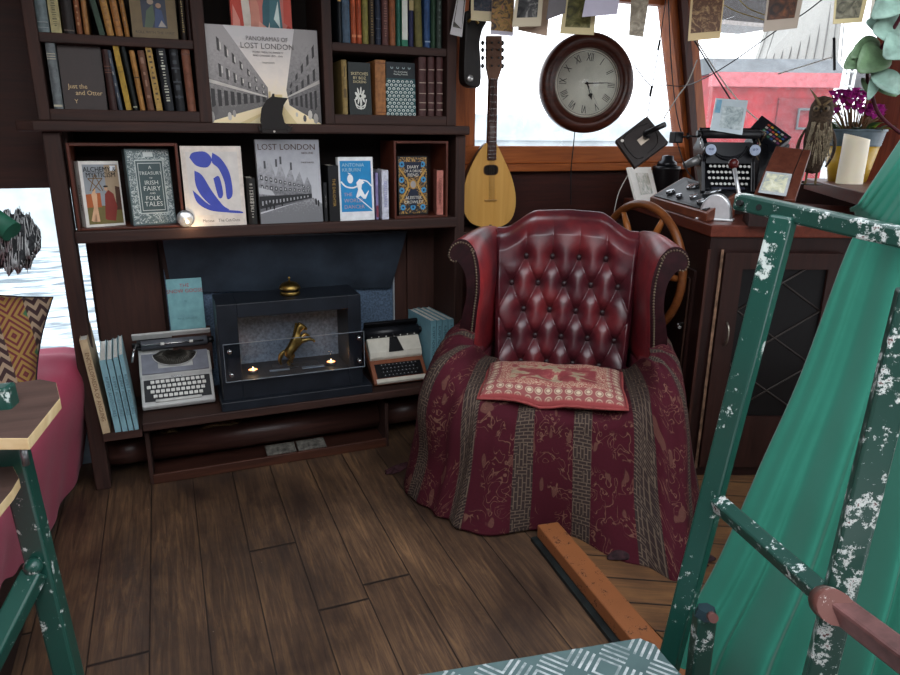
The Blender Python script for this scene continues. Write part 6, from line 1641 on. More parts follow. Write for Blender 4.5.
# raised instrument board
ZI = ZC + .035
i0 = at(707, 213, Z=ZI); i1 = at(650, 197, Z=ZI); i2 = dep(684, 177, depth_of(i1) + .02); i3 = dep(737, 194, depth_of(i0) + .16); print('panel', i0, i1, i2, i3)
ib = thing('instrument_panel', 'black instrument panel with chrome gauges on a wooden plinth on the helm console', 'instrument panel', (i0.x, i0.y, ZC))
IQ = [i0, i3, i2, i1]; up_ = (i3 - i0).cross(i1 - i0).normalized(); up_ = up_ if up_.z > 0 else -up_
def ip(u, v, o_=0.0): return (i1.lerp(i0, u)).lerp(i2.lerp(i3, u), v) + up_ * o_
m = MB(); vs = [tuple(ip(0, 0)), tuple(ip(1, 0)), tuple(ip(1, 1)), tuple(ip(0, 1))]; vs += [(x, y, ZC + .001) for x, y, z in vs]
m.add(vs, [(0, 1, 2, 3), (7, 6, 5, 4), (0, 4, 5, 1), (1, 5, 6, 2), (2, 6, 7, 3), (3, 7, 4, 0)]); m.build('plinth', wood('5a2a1a', '8a4a2c', 'Y', .3), ib, world=True, bevel=.003)
m = MB(); m.add([tuple(ip(.04, .06, h_)) for h_ in (.004,)] + [tuple(ip(.96, .06, .004)), tuple(ip(.96, .98, .004)), tuple(ip(.04, .98, .004))] + [tuple(ip(.04, .06)), tuple(ip(.96, .06)), tuple(ip(.96, .98)), tuple(ip(.04, .98))],
      [(0, 1, 2, 3), (7, 6, 5, 4), (0, 4, 5, 1), (1, 5, 6, 2), (2, 6, 7, 3), (3, 7, 4, 0)]); m.build('face_plate', plain('101216', .5, spec=.2), ib, world=True)
for (u, v, r_) in ((.22, .30, .020), (.42, .25, .013), (.40, .72, .032), (.80, .28, .022), (.62, .36, .018), (.72, .74, .040)):
    p = ip(u, v, .004); m = MB(); m.cyl(p, p + up_ * .014, r_, r_ * .92, 24); g_ = m.build('gauge', plain('aeb2b6', .25, .8), ib, world=True)
    m = MB(); q_ = p + up_ * .0142; m.cyl(q_, q_ + up_ * .001, r_ * .78, r_ * .76, 22); m.build('gauge_face', plain('4a4d52', .15), g_, world=False)
# engine telegraph
tp = at(718, 222, Z=ZC); tl = thing('engine_lever', 'chrome half-round engine control with red knob lever on console corner', 'lever', T(tp.x + .03, tp.y + .05, ZC + .001) @ RZ(-50))
CHR = plain('c9cacb', .32, .75, .1)
arc = [(.06 * math.cos(PI * i / 20), .10 * math.sin(PI * i / 20) ** .9 if i not in (0, 20) else 0) for i in range(21)]
m = MB(); m.prism(arc, -.026, .026); m.build('housing', CHR, tl, bevel=.006)
m = MB(); m.bbox(-.068, .068, -.03, .03, 0, .008, .002); m.build('foot', CHR, tl)
m = MB(); m.lathe([(.022, .022), (.024, .04), (.016, .055), (0, .058)], 18, axis='Y', cz=.05); m.build('pivot', BRASS, tl)
kb = dep(733.5, 164, 2.46); lb0 = dep(739, 194, 2.44)
m = MB(); m.tube([lb0 - Vector((0, 0, .03)), lb0, kb], .007, 8); m.build('lever_arm', CHR, tl, world=True)
m = MB(); m.sphere(tuple(kb), .019, n=14); m.build('knob', plain('4a1513', .25), tl, world=True)

# old black typewriter
otp = dep(700, 194, 2.84); print('typewriter', otp)
OT = T(*otp) @ RZ(-24) @ RX(48) @ Matrix.Scale(.80, 4)
ot = thing('desk_typewriter', 'old black desk typewriter with round white keys tilted up on the helm console', 'typewriter', OT)
wt = .27
BK = plain('15161a', .25)
m = MB(); m.prismx([(0, 0), (.30, 0), (.30, .13), (.20, .15), (.14, .085), (.0, .022)], wt - .02, wt); m.prismx([(0, 0), (.30, 0), (.30, .13), (.20, .15), (.14, .085), (.0, .022)], 0, .02); m.build('side_frame', BK, ot, bevel=.004)
m = MB(); m.bbox(.02, wt - .02, -.004, .016, 0, .024, .004); m.bbox(.02, wt - .02, .02, .28, .002, .02, .002); m.build('base', BK, ot)
m = MB(); m.add([(.02, .13, .085), (wt - .02, .13, .085), (wt - .02, .22, .14), (.02, .22, .14)], [(0, 1, 2, 3)])
P = []
for i in range(17):
    t = PI * i / 16; P.append([(wt / 2 + .078 * math.cos(t), .20 - .05 * math.sin(t), .125 - .02 * math.sin(t)), (wt / 2 + .05 * math.cos(t), .20 - .02 * math.sin(t), .10)])
m.grid(P); m.build('type_basket', plain('1d1e22', .3), ot)
m = MB(); m.tube([(wt / 2 + .085 * math.cos(PI * i / 16), .203 - .062 * math.sin(PI * i / 16), .13 - .028 * math.sin(PI * i / 16)) for i in range(17)], .005, 6); m.build('basket_rim', BK, ot)
keys(ot, [(9, .004), (10, 0), (10, -.004), (10, .004)], wt / 2, .034, .040, .0215, .026, .014, .0082, plain('d2d1cc', .4), shape='round')
m = MB(); m.bbox(.05, wt - .05, .008, .022, .024, .034, .003); m.build('space_bar', plain('2a2c3a', .4), ot)
for x in (.025, wt - .025):
    m = MB(); m.cyl((x, .17, .135), (x, .155, .158), .030, n=22); m.build('ribbon_spool', BK, ot)
    m = MB(); m.cyl((x, .1545, .1585), (x, .1535, .160), .027, n=22); m.build('spool_sticker', plain('a9b6cc', .5), ot)
    text_mesh([('87' if x > .1 else '88', 0, -.010, .026, 'CENTER')], plain('3c4b74', .5), ot, 'sticker_lettering', T(x, .1525, .1605) @ RX(-56) if False else T(x, .1528, .1603) @ RX(-33))
m = MB(); m.cyl((-.01, .25, .165), (wt + .01, .25, .165), .022, n=20); m.build('platen', plain('1c1c1f', .4), ot)
for x0, x1 in ((-.035, -.01), (wt + .01, wt + .04)):
    m = MB(); m.cyl((x0, .25, .165), (x1, .25, .165), .018, n=14); m.build('platen_knob', BLK, ot)
m = MB(); m.bbox(-.02, wt + .02, .262, .285, .13, .175, .004); m.build('carriage', BK, ot)
m = MB(); m.tube([(-.015, .24, .18), (-.035, .19, .19), (-.03, .15, .175)], .004, 6); m.build('return_lever', STEEL, ot)
m = MB(); m.tube([(wt + .0, .24, .16), (wt + .01, .20, .15), (wt - .01, .17, .12), (wt + .012, .14, .10)], .0035, 5); m.tube([(wt + .01, .26, .18), (wt + .03, .24, .185), (wt + .02, .22, .15)], .003, 5); m.build('side_linkage', plain('8a7a60', .35, .9), ot)
m = MB(); vx_ = (RZ(-24) @ Vector((1, 0, 0))); vy_ = (RZ(-24) @ Vector((0, 1, 0))); o_ = Vector((otp.x, otp.y, 0))
cs_ = [o_ + vx_ * .02, o_ + vx_ * .20, o_ + vx_ * .20 + vy_ * .13, o_ + vx_ * .02 + vy_ * .13]
m.prismz([(c_.x, c_.y) for c_ in cs_], ZC + .001, otp.z - .004)
tag(m.build('wooden_block', DWY), 'dark block propping up the old black typewriter', 'block')
# postcard in plastic sleeve in its platen
c = [dep(716, 98, 2.80), dep(748, 100.5, 2.78), dep(742, 135, 2.76), dep(710, 130, 2.78)]
pc = thing('postcard', 'pale blue postcard in clear plastic stuck in the old typewriter platen', 'postcard', tuple((c[2] + c[3]) / 2))
m = MB(); bk_ = Vector((.0015, .003, 0)); vs = [tuple(p) for p in c] + [tuple(p + bk_) for p in c]; m.add(vs, [(0, 1, 2, 3), (7, 6, 5, 4), (0, 4, 5, 1), (1, 5, 6, 2), (2, 6, 7, 3), (3, 7, 4, 0)]); m.build('card', plain('c6d4da', .2, var=.1, scale=14), pc, world=True)
def bl4(c, u, v, o_=.002): return (c[3].lerp(c[2], u)).lerp(c[0].lerp(c[1], u), v) + Vector((-.4, -.9, .1)) * o_
m = MB(); m.quad(bl4(c, .25, .12), bl4(c, .92, .12), bl4(c, .92, .78), bl4(c, .25, .78)); m.build('printed_picture', photo_mat('pale_landscape_print', ['7d8c8e', 'a9b7b9', 'c9d2d2'], 30), pc, world=True)
m = MB(); m.quad(bl4(c, .04, .55), bl4(c, .2, .55), bl4(c, .2, .95), bl4(c, .04, .95)); m.build('blue_stamp', plain('7fb2cc', .3), pc, world=True)

# tilted square case with white label
c = [dep(647, 116, 2.62), dep(668.5, 142, 2.58), dep(635, 167, 2.56), dep(615.5, 140, 2.60)]
sq = thing('square_case', 'flat dark square case with white label hanging tilted below the clock', 'case', tuple(sum(c, Vector()) / 4))
nr = (c[1] - c[0]).cross(c[3] - c[0]).normalized(); nr = nr if nr.dot(Vector((0, 0, H)) - c[0]) > 0 else -nr
vs = [tuple(p) for p in c] + [tuple(p - nr * .02) for p in c]; FC = [(0, 1, 2, 3), (7, 6, 5, 4), (0, 4, 5, 1), (1, 5, 6, 2), (2, 6, 7, 3), (3, 7, 4, 0)]
m = MB(); m.add(vs, FC); m.build('body', plain('2b2523', .5, var=.15), sq, world=True, bevel=.002)
def bq(u, v, o_=.0015): return (c[3].lerp(c[2], u)).lerp(c[0].lerp(c[1], u), v) + nr * o_
m = MB(); m.quad(bq(.40, .42), bq(.60, .42), bq(.60, .68), bq(.40, .68)); m.build('white_label', plain('c4b5a4', .6), sq, world=True)
m = MB(); m.tube(smooth_path([bq(.2, .9), bq(.08, .6), bq(.1, .2), bq(.35, .1), bq(.8, .14), bq(.92, .3)], 5), .0018, 5); m.tube(smooth_path([bq(.3, .88), bq(.6, .9), bq(.85, .75), bq(.9, .45)], 5), .0016, 5); m.build('raised_outline', plain('17120f', .4), sq, world=True)
m = MB(); m.cyl(bq(.15, .12), bq(.15, .12, .004), .006, n=12); m.build('rivet', plain('c9c4ba', .3), sq, world=True)
m = MB(); h0, h1 = dep(646, 133, 2.56), dep(665, 124.5, 2.50); m.tube([h0, h1], .010, 12); m.tube([h0, h0 + (h1 - h0) * .1 - nr * .03], .012, 10); m.build('handle', BLK, sq, world=True)

# small white-framed photograph
zf_ = ZC + .002
f0_, f1_ = at(637, 203, Z=ZC + .002), at(659, 199.5, Z=ZC + .002)
c = [dep(628, 167, depth_of(f0_) + .03), dep(651, 167, depth_of(f1_) + .03), f1_, f0_]
fr = thing('photo_frame', 'small white framed picture leaning beside black pot at the window corner', 'picture frame', tuple((c[2] + c[3]) / 2))
nr = (c[1] - c[0]).cross(c[3] - c[0]).normalized(); nr = nr if nr.dot(Vector((0, 0, H)) - c[0]) > 0 else -nr
m = MB(); m.add([tuple(p) for p in c] + [tuple(p - nr * .012) for p in c], FC); m.build('frame', plain('f2efe6', .5, var=.05), fr, world=True, bevel=.002)
def bq2(u, v, o_=.0015): return (c[3].lerp(c[2], u)).lerp(c[0].lerp(c[1], u), v) + nr * o_
m = MB(); m.quad(bq2(.24, .2), bq2(.78, .2), bq2(.78, .82), bq2(.24, .82)); m.build('printed_picture', photo_mat('pale_still_life', ['4a5a38', '8a8a70', 'b9b0a0', 'd8d4ca'], 24), fr, world=True)
# black pot with lid
pb = at(665, 185, Y=2.93); pdp = depth_of(pb); pot = thing('black_pot', 'black metal pot with stacked lid at the window corner', 'pot', (pb.x, pb.y, ZC + .001))
rz = .064; ht = dep(665, 166, pdp).z - ZC
m = MB(); m.lathe([(0, 0), (rz * .8, 0), (rz, .02), (rz * 1.0, ht * .85), (rz * 1.08, ht * .9), (rz * 1.08, ht), (0, ht)], 28); m.build('body', plain('17171a', .35), pot)
m = MB(); m.lathe([(rz * .8, ht), (rz * .75, ht + .02), (rz * .5, ht + .03), (rz * .45, ht + .05), (0, ht + .055)], 24); m.build('lid', plain('202126', .3, .4), pot)
# swing lamp arm / black bracket by the post
bb0 = dep(676, 138, 2.86); bkt = thing('window_bracket', 'black swivel bracket with thin arm beside the corner post', 'bracket', tuple(bb0))
m = MB(); m.bbox(bb0.x - .02, bb0.x + .022, bb0.y - .02, bb0.y + .02, bb0.z - .02, bb0.z + .025, .004); m.build('clamp', BLK, bkt, world=True)
m = MB(); m.tube([bb0, dep(690, 136, 2.84), dep(702, 137, 2.84)], .004, 6); m.tube([dep(688, 133, 2.84), dep(688, 139, 2.84)], .007, 6); m.build('arm', BLK, bkt, world=True)
cable('power_cable', 'black cable trailing from the swivel bracket to the console', [bb0, dep(682, 158, 2.85), dep(688, 172, 2.84), dep(694, 180, 2.8)], .0025)
m = MB(); g0, g1 = dep(684, 166, 2.9), dep(700, 159, 2.86); m.cyl(g0, g1, .014, .020, 16); m.cyl(g1, g1 + (g1 - g0) * .1, .021, .016, 16); tag(m.build('grey_nozzle', plain('8a8b8a', .4, .5)), 'grey tapered nozzle lying behind the gauges', 'nozzle')

# brown writing slope with print, swatch box
c = [dep(776, 146, 2.62), dep(811, 150, 2.55), dep(795, 200, 2.42), dep(752, 198, 2.46)]
ws = thing('leaning_board', 'reddish brown wooden board leaning on console with a print resting on it', 'board', tuple((c[2] + c[3]) / 2))
nr = (c[1] - c[0]).cross(c[3] - c[0]).normalized(); nr = nr if nr.dot(Vector((0, 0, H)) - c[0]) > 0 else -nr
m = MB(); m.add([tuple(p) for p in c] + [tuple(p - nr * .02) for p in c], FC); m.build('board', wood('4a241a', '6b3c2c', 'Z', .35), ws, world=True, bevel=.002)
def bq3(u, v, o_=.0): return (c[3].lerp(c[2], u)).lerp(c[0].lerp(c[1], u), v) + nr * o_
m = MB(); m.tube([bq3(.72, 0, .001), bq3(.78, 1, .001)], .0015, 4); m.build('joint_line', plain('1b0d0a', .6), ws, world=True)
c2 = [dep(766, 172, 2.48), dep(792, 175, 2.45), dep(786, 197, 2.40), dep(758, 193, 2.43)]
pr = thing('print_card', 'small grey-blue print card propped against the leaning wooden board', 'card', tuple(c2[3]))
m = MB(); m.add([tuple(p + nr * .004) for p in c2] + [tuple(p + nr * .002) for p in c2], FC); m.build('card', plain('b5b9bb', .3), pr, world=True)
cc_ = c2
m = MB(); g = lambda u, v: (cc_[3].lerp(cc_[2], u)).lerp(cc_[0].lerp(cc_[1], u), v) + nr * .0052
m.quad(g(.08, .1), g(.9, .1), g(.9, .9), g(.08, .9)); m.build('printed_picture', photo_mat('pale_yellow_print', ['7f8f9c', 'c5c3a4', 'd9d8c6'], 26), pr, world=True)
m = MB(); pb_ = ws.location; m.prismz([(c[3].x - .0, c[3].y - .0), (c[2].x, c[2].y), (c[2].x + .12, c[2].y + .12), (c[3].x + .10, c[3].y + .13)], ZC + .001, min(c[2].z, c[3].z) - .02)
tag(m.build('wooden_riser', CW), 'dark riser block holding up the leaning wooden board', 'block')
c = [dep(762, 115, 2.96), dep(792, 137, 2.92), dep(779, 147, 2.88), dep(750, 128, 2.92)]
sw = thing('swatch_box', 'black box with rows of coloured stripes behind the old typewriter', 'box', tuple(sum(c, Vector()) / 4))
nr = (c[1] - c[0]).cross(c[3] - c[0]).normalized(); nr = nr if nr.dot(Vector((0, 0, H)) - c[0]) > 0 else -nr
m = MB(); m.add([tuple(p) for p in c] + [tuple(p - nr * .03 - Vector((0, 0, .012))) for p in c], FC); m.build('body', plain('1c1e24', .3), sw, world=True, bevel=.002)
g2 = lambda u, v: (c[3].lerp(c[2], u)).lerp(c[0].lerp(c[1], u), v) + nr * .0015
m = MB(); cl_ = ['b04a3a', 'c79a3a', '3f7a5a', '3a5f9a', 'b0b0a8', '7a3f6a']; k = 0
for i in range(6):
    for j in range(4): m.quad(g2(.30 + i * .11, .08 + j * .2), g2(.38 + i * .11, .08 + j * .2), g2(.38 + i * .11, .2 + j * .2), g2(.30 + i * .11, .2 + j * .2), (i + j * 2) % 6)
m.build('coloured_stripes', [plain(x, .4) for x in cl_], sw, world=True)
m = MB(); s0 = sw.location; m.bbox(s0.x - .06, s0.x + .10, s0.y - .02, s0.y + .12, ZC + .001, s0.z - .05, .004); tag(m.build('wooden_block', BK), 'dark block under the box of coloured stripes', 'block')

# ---------------------------------------------------------------- steering wheel
wc = dep(638, 268, 2.88); Rw = 66 / F * 2.88 * 1.0
vx = Vector((1, .55, 0)).normalized()
# wheel plane: contains Z and a horizontal direction chosen so it appears foreshortened
view = (wc - Vector((0, 0, H))); view.z = 0; view.normalize(); side = Vector((view.y, -view.x, 0))
cosa = 42 / 66; ang = math.acos(cosa); hd = (side * math.cos(ang) - view * math.sin(ang)).normalized()
Wm = Matrix(((hd.x, -hd.y, 0, wc.x), (hd.y, hd.x, 0, wc.y), (0, 0, 1, wc.z), (0, 0, 0, 1)))
wh = thing('steering_wheel', 'varnished wooden steering wheel behind the right wing of the armchair', 'steering wheel', Wm)
WW = wood('5a3018', '8a5228', 'X', .25, name='varnished_wheel_wood')
m = MB(); m.tube([(Rw * .955 * math.cos(2 * PI * i / 64), 0, Rw * .955 * math.sin(2 * PI * i / 64)) for i in range(64)], .0165, 12, closed=True); m.build('rim', WW, wh)
for i in range(6):
    t = PI / 2 + R(34) + i * PI / 3 - R(4)
    m = MB(); pts = [(r_ * math.cos(t), 0, r_ * math.sin(t)) for r_ in (.04, .09, .14, .19, Rw * .95)]; m.tube(pts, [.012, .016, .011, .015, .010], 10); m.build('spoke', plain('a5622f', .3), wh)
m = MB(); m.lathe([(0, -.03), (.03, -.03), (.05, -.02), (.06, 0), (.05, .02), (0, .03)], 28, axis='Y'); m.build('hub', WW, wh)
m = MB(); m.tube([(0, 0, 0), (0, .20, 0)], .016, 12); m.build('shaft', BRASS, wh)

# ---------------------------------------------------------------- ledge, owl, candle, flower pot
ZG = 1.15
l0, l1 = at(805, 178, Z=ZG), at(862, 192, Z=ZG); ld = (l1 - l0); ld.z = 0; ldn = ld.normalized(); l2 = l0 + ldn * 1.35
wl = QA + QD * .72 - QN * .012; wr_ = QA + QD * 2.3 - QN * .012
m = MB(); m.prismz([(l0.x, l0.y), (l2.x, l2.y), (wr_.x, wr_.y), (wl.x, wl.y)], ZG - .05, ZG)
tag(m.build('window_shelf', wood('4a2015', '6d3826', 'Y', .35, name='shelf_edge_wood'), bevel=.003), 'reddish wooden shelf under the right window carrying flower pot and candle', 'shelf')
cb = at(849, 183.5, Z=ZG); cnd = thing('pillar_candle', 'cream pillar candle with worn slanted top in front of yellow pot', 'candle', (cb.x, cb.y, ZG))
sc_ = depth_of(cb) / F; rc = 12.2 * sc_; hc = 45 * sc_
m = MB(); P = []
for k in range(12):
    t = k / 11; r = []
    for j in range(25):
        a_ = 2 * PI * j / 24; tilt = .012 * math.cos(a_ - 2.4) * t ** 6; r.append((rc * (1 + .015 * math.sin(3 * a_ + 6 * t)) * math.cos(a_) * (1 - .03 * t), rc * math.sin(a_) * (1 - .03 * t), hc * t + tilt))
    P.append(r)
for rs, dz in ((.85, -.001), (.6, -.008), (0.01, -.010)): P.append([(x * rs, y * rs, z + dz) for x, y, z in P[11]])
m.grid(P); WX = NB('candle_wax'); WX.b.inputs['Subsurface Weight'].default_value = .25; WX.b.inputs['Subsurface Radius'].default_value = (.02, .015, .008); wx = WX.done('f2e8cf', .5); m.build('wax', wx, cnd)
m = MB(); m.tube([(0, 0, hc - .012), (.001, 0, hc + .006)], .0012, 5); m.build('wick', BLK, cnd)
fb_ = at(851, 182, Z=ZG) + ldn.cross(Vector((0, 0, 1))) * -.13
vdir = (at(855, 181, Z=ZG) - Vector((0, 0, H))); vdir.z = 0; vdir.normalize()
fbp = at(846, 183, Z=ZG) + vdir * .13
fp_ = thing('flower_pot', 'yellow pot with grey rim holding magenta cyclamen on the right window shelf', 'potted plant', (fbp.x, fbp.y, ZG))
s2 = depth_of(fbp) / F
rb, rt_, hp_ = 17 * s2, 26.5 * s2, 50 * s2
def pr_(t): return rb + (rt_ - rb) * t
m = MB(); m.lathe([(0, 0), (pr_(0), 0), (pr_(.3), hp_ * .3), (pr_(.305), hp_ * .305 + .001), (pr_(.7), hp_ * .7)], 36); m.build('pot_body', plain('c9a02c', .35, var=.12, scale=20), fp_)
m = MB(); prof = [(pr_(.70) + .001, hp_ * .68)]
for k in range(7): prof += [(pr_(.72 + k * .035) + .004, hp_ * (.72 + k * .035)), (pr_(.735 + k * .035) + .001, hp_ * (.735 + k * .035))]
prof += [(rt_ + .006, hp_ * .96), (rt_ + .006, hp_), (rt_ - .004, hp_), (rt_ - .008, hp_ * .92)]
m.lathe(prof, 36, caps=False); m.build('pot_rim', plain('5f6f78', .4), fp_)
m = MB(); m.lathe([(0, hp_ * .93), (rt_ - .007, hp_ * .93)], 24); m.build('soil', plain('2a1d15', .9), fp_)
rr = random.Random(5)
def leaf(mb, base, tip, wdt, up, m=0, curl=.15, n=7):
    base = Vector(base); tip = Vector(tip); d = tip - base; L = d.length; d.normalize(); sd = d.cross(up).normalized(); nn = sd.cross(d).normalized(); P = []
    for i in range(n + 1):
        t = i / n; w_ = wdt * math.sin(PI * min(1, t * .93 + .04)) ** .75; c_ = base + d * L * t + nn * (curl * L * math.sin(PI * t)); r = []
        for k in (-1, -.5, 0, .5, 1): r.append(c_ + sd * w_ * k * .5 + nn * abs(k) * w_ * .12)
        P.append(r)
    mb.grid(P, m)
vr = Vector((vdir.y, -vdir.x, 0))
Zt = hp_ * .93
m1 = MB(); m2 = MB(); m3 = MB()
fl = []
for i in range(64):
    px_ = rr.uniform(-.118, .088) ; dy = rr.uniform(-.05, .05); 
    if px_ > .04: zz = Zt + rr.uniform(.045, .10)
    else: zz = Zt + rr.uniform(.085, .185) - .25 * abs(px_ + .02)
    b_ = vr * (px_ * .35) + vdir * dy * .4; tp_ = vr * px_ + vdir * dy
    p0_ = Vector((b_.x, b_.y, Zt)); p1_ = Vector((tp_.x, tp_.y, zz)); m2.tube([p0_, p0_.lerp(p1_, .6) + Vector((0, 0, .01)), p1_], .0018, 4)
    fl.append(p1_)
fl_o = []
for p_ in fl:
    mf = MB()
    for k in range(5):
        a_ = 2 * PI * k / 5 + rr.uniform(0, 1); d_ = Vector((math.cos(a_), math.sin(a_), 0)) * .022 + Vector((0, 0, .020)); leaf(mf, p_, p_ + d_, .034, Vector((0, 0, 1)) + d_ * 6, 0, .25, 4)
    fl_o.append(mf)
m2.build('stems', plain('8a6a4e', .6), fp_)
PKM = plain('d13fb0', .5, var=.2, scale=60)
for mf in fl_o: mf.build('flower', PKM, fp_)
for i in range(26):
    a_ = rr.uniform(0, 2 * PI); r0_ = rt_ * rr.uniform(.4, .8); r1_ = rt_ * rr.uniform(1.0, 1.45); b_ = Vector((math.cos(a_) * r0_, math.sin(a_) * r0_, Zt)); t_ = Vector((math.cos(a_) * r1_, math.sin(a_) * r1_, Zt + rr.uniform(.0, .05)))
    lf = MB(); leaf(lf, b_, t_, .04, Vector((0, 0, 1))); lf.build('leaf', plain(['4c6a42', '8fa83c', '3f5c44'][i % 3], .5), fp_)
# owl
ob = at(818, 172, Z=ZG); ob = Vector((2.83, 2.36, ZG)) if False else dep(812, 172, 2.86)
ow = thing('owl_figure', 'brown feathered owl figure with straw chest beside the flower pot', 'owl', T(ob.x, ob.y, ZG) )
s3 = 2.75 / F * 1.04; topz = dep(812, 94, 2.86).z - ZG; so = topz
OWB = plain('59493a', .9, var=.5, scale=90, bump=.6); STR = plain('c4b598', .9, var=.4, scale=120, bump=.7)
m = MB(); m.lathe([(0, so * .12), (.028, so * .14), (.042, so * .30), (.050, so * .48), (.047, so * .62), (.042, so * .70), (.045, so * .78), (.042, so * .87), (.028, so * .95), (0, so * .97)], 24); m.build('body', OWB, ow)
rr = random.Random(8); m = MB()
for i in range(95):
    a_ = math.atan2(-vdir.y, -vdir.x) + rr.uniform(-1.2, .9) + .45; z_ = so * rr.uniform(.34, .70); r_ = .050; b_ = Vector((math.cos(a_) * r_ * .93, math.sin(a_) * r_ * .93, z_)); t_ = b_ + Vector((math.cos(a_) * .012 + rr.uniform(-.01, .01), math.sin(a_) * .012, -rr.uniform(.03, .06))); m.tube([b_, t_], [.0035, .0008], 3)
m.build('straw_chest', STR, ow)
fc = (-vdir); sd_ = vr
for sg in (-1, 1):
    e_ = fc * .040 + sd_ * (sg * .017) + Vector((0, 0, so * .83)); m = MB(); m.sphere(tuple(e_), .013, n=12, sc=(1, 1, 1)); eo = m.build('eye', plain('7a6a52', .5), ow); m = MB(); m.sphere(tuple(e_ + fc * .009), .006, n=10); m.build('pupil', BLK, eo)
    m = MB(); b_ = fc * .042 + sd_ * sg * .006 + Vector((0, 0, so * .86)); t_ = fc * .03 + sd_ * sg * (.04 if sg > 0 else .052) + Vector((0, 0, so * (.93 if sg > 0 else 1.04))); m.tube([b_, b_.lerp(t_, .5) + Vector((0, 0, .004)), t_], [.006, .005, .001], 6); m.build('ear_tuft', plain('8a7455', .8), ow)
m = MB(); b_ = fc * .045 + Vector((0, 0, so * .82)); m.tube([b_, b_ + fc * .014 - Vector((0, 0, .006)), b_ + fc * .012 - Vector((0, 0, .016))], [.007, .005, .001], 6); m.build('beak', plain('2a2119', .5), ow)
for sg in (-1, 1):
    m = MB(); b_ = sd_ * sg * .046 + Vector((0, 0, so * .62)); leaf(m, b_, sd_ * sg * .045 - fc * .02 + Vector((0, 0, so * .2)), .06, sd_ * sg, 0, .12); m.build('wing', OWB, ow, solid=.006)
    m = MB(); m.tube([sd_ * sg * .018 + Vector((0, 0, so * .16)), sd_ * sg * .018 + Vector((0, 0, .004)), sd_ * sg * .02 + fc * .03 + Vector((0, 0, .004))], .005, 6); m.build('foot', plain('6b5838', .7), ow)
m = MB(); m.lathe([(0, 0), (.05, 0), (.045, .003), (0, .003)], 20); m.build('base_disc', plain('1d1a18', .6), ow)

# eucalyptus-like branch with large leaves
stem = [dep(925, 150, 2.35), dep(884, 120, 2.3), dep(872, 96, 2.28), dep(868, 70, 2.26), dep(884, 44, 2.2), dep(905, 10, 2.1)]
br = thing('leafy_branch', 'branch with large grey-green leaves and maroon stalk at upper right', 'plant', tuple(stem[0]))
m = MB(); m.tube(smooth_path(stem, 5), .006, 8); m.tube(smooth_path([dep(884, 50, 2.22), dep(892, 36, 2.2), dep(900, 30, 2.2)], 4), .010, 8); m.build('stem', plain('4a1522', .6), br, world=True)
LG1 = plain('93b3a4', .4, var=.3, scale=22); LG2 = plain('6d8a66', .4, var=.3, scale=22)
lv = [((902, 30), (873, 32), 34, 2.18, 0), ((885, 32), (866, 22), 16, 2.22, 0), ((905, 42), (884, 58), 26, 2.15, 0), ((878, 40), (850, 58), 15, 2.24, 1), ((884, 50), (858, 72), 26, 2.22, 1), ((866, 56), (844, 68), 17, 2.24, 1), ((872, 72), (900, 94), 18, 2.2, 0), ((872, 80), (897, 96), 14, 2.26, 1), ((876, 74), (868, 100), 9, 2.24, 0), ((868, 80), (866, 92), 14, 2.3, 1), ((905, -6), (872, 18), 24, 2.16, 0)]
for i, (a_, b_, wd, d, k) in enumerate(lv):
    p0_ = dep(a_[0], a_[1], d); p1_ = dep(b_[0], b_[1], d - .04); m = MB(); leaf(m, p0_, p1_, wd / F * d * 1.25, Vector((-.5, -.8, .3)), 0, .1, 10); m.build('leaf', [LG1, LG2][k], br, world=True, solid=.0012)
rr = random.Random(2)
for i in range(9):
    p_ = dep(rr.uniform(874, 888), rr.uniform(58, 74), 2.24); m = MB(); m.sphere(tuple(p_), .008, n=8); m.build('bud', plain('8a1f38', .6), br, world=True)
# ================================================================ FLOOR BEAM, STEP, GREEN RAILS, TARPAULIN
b0, b1, b2, b3 = at(540, 536, Z=.055), at(560, 528, Z=.055), at(680, 655, Z=.055), at(640, 655, Z=.055)
dv = (b3 - b0).normalized()
b0 = Vector((1.10, 1.87, .06)); 
a0, a1 = at(541, 529, Z=.06), at(562, 526, Z=.06); c0, c1 = at(632, 640, Z=.06), at(664, 640, Z=.06)
ext = (c0 - a0) * .35; bk2 = (a0 - c0).normalized() * .03
m = MB(); pol = [tuple((a0 + bk2)[:2]), tuple((a1 + bk2)[:2]), tuple((c1 + ext)[:2]), tuple((c0 + ext)[:2])]
m.prismz(pol, .0125, .06)
tag(m.build('floor_beam', chipped('955a34', '4a2c1c', .64, .45, name='orange_worn_beam', scale=2.2), bevel=.005), 'orange-brown wooden beam along the floor edge in front of the armchair', 'beam')
m = MB(); sh = Vector((-.022, 0, 0)); pol2 = [(pol[0][0] - .022, pol[0][1]), pol[0], pol[3], (pol[3][0] - .022, pol[3][1])]
m.prismz(pol2, .001, .014); tag(m.build('beam_strip', plain('1f2626', .5, var=.4, scale=30)), 'dark metal edging strip along left side of the floor beam', 'strip')

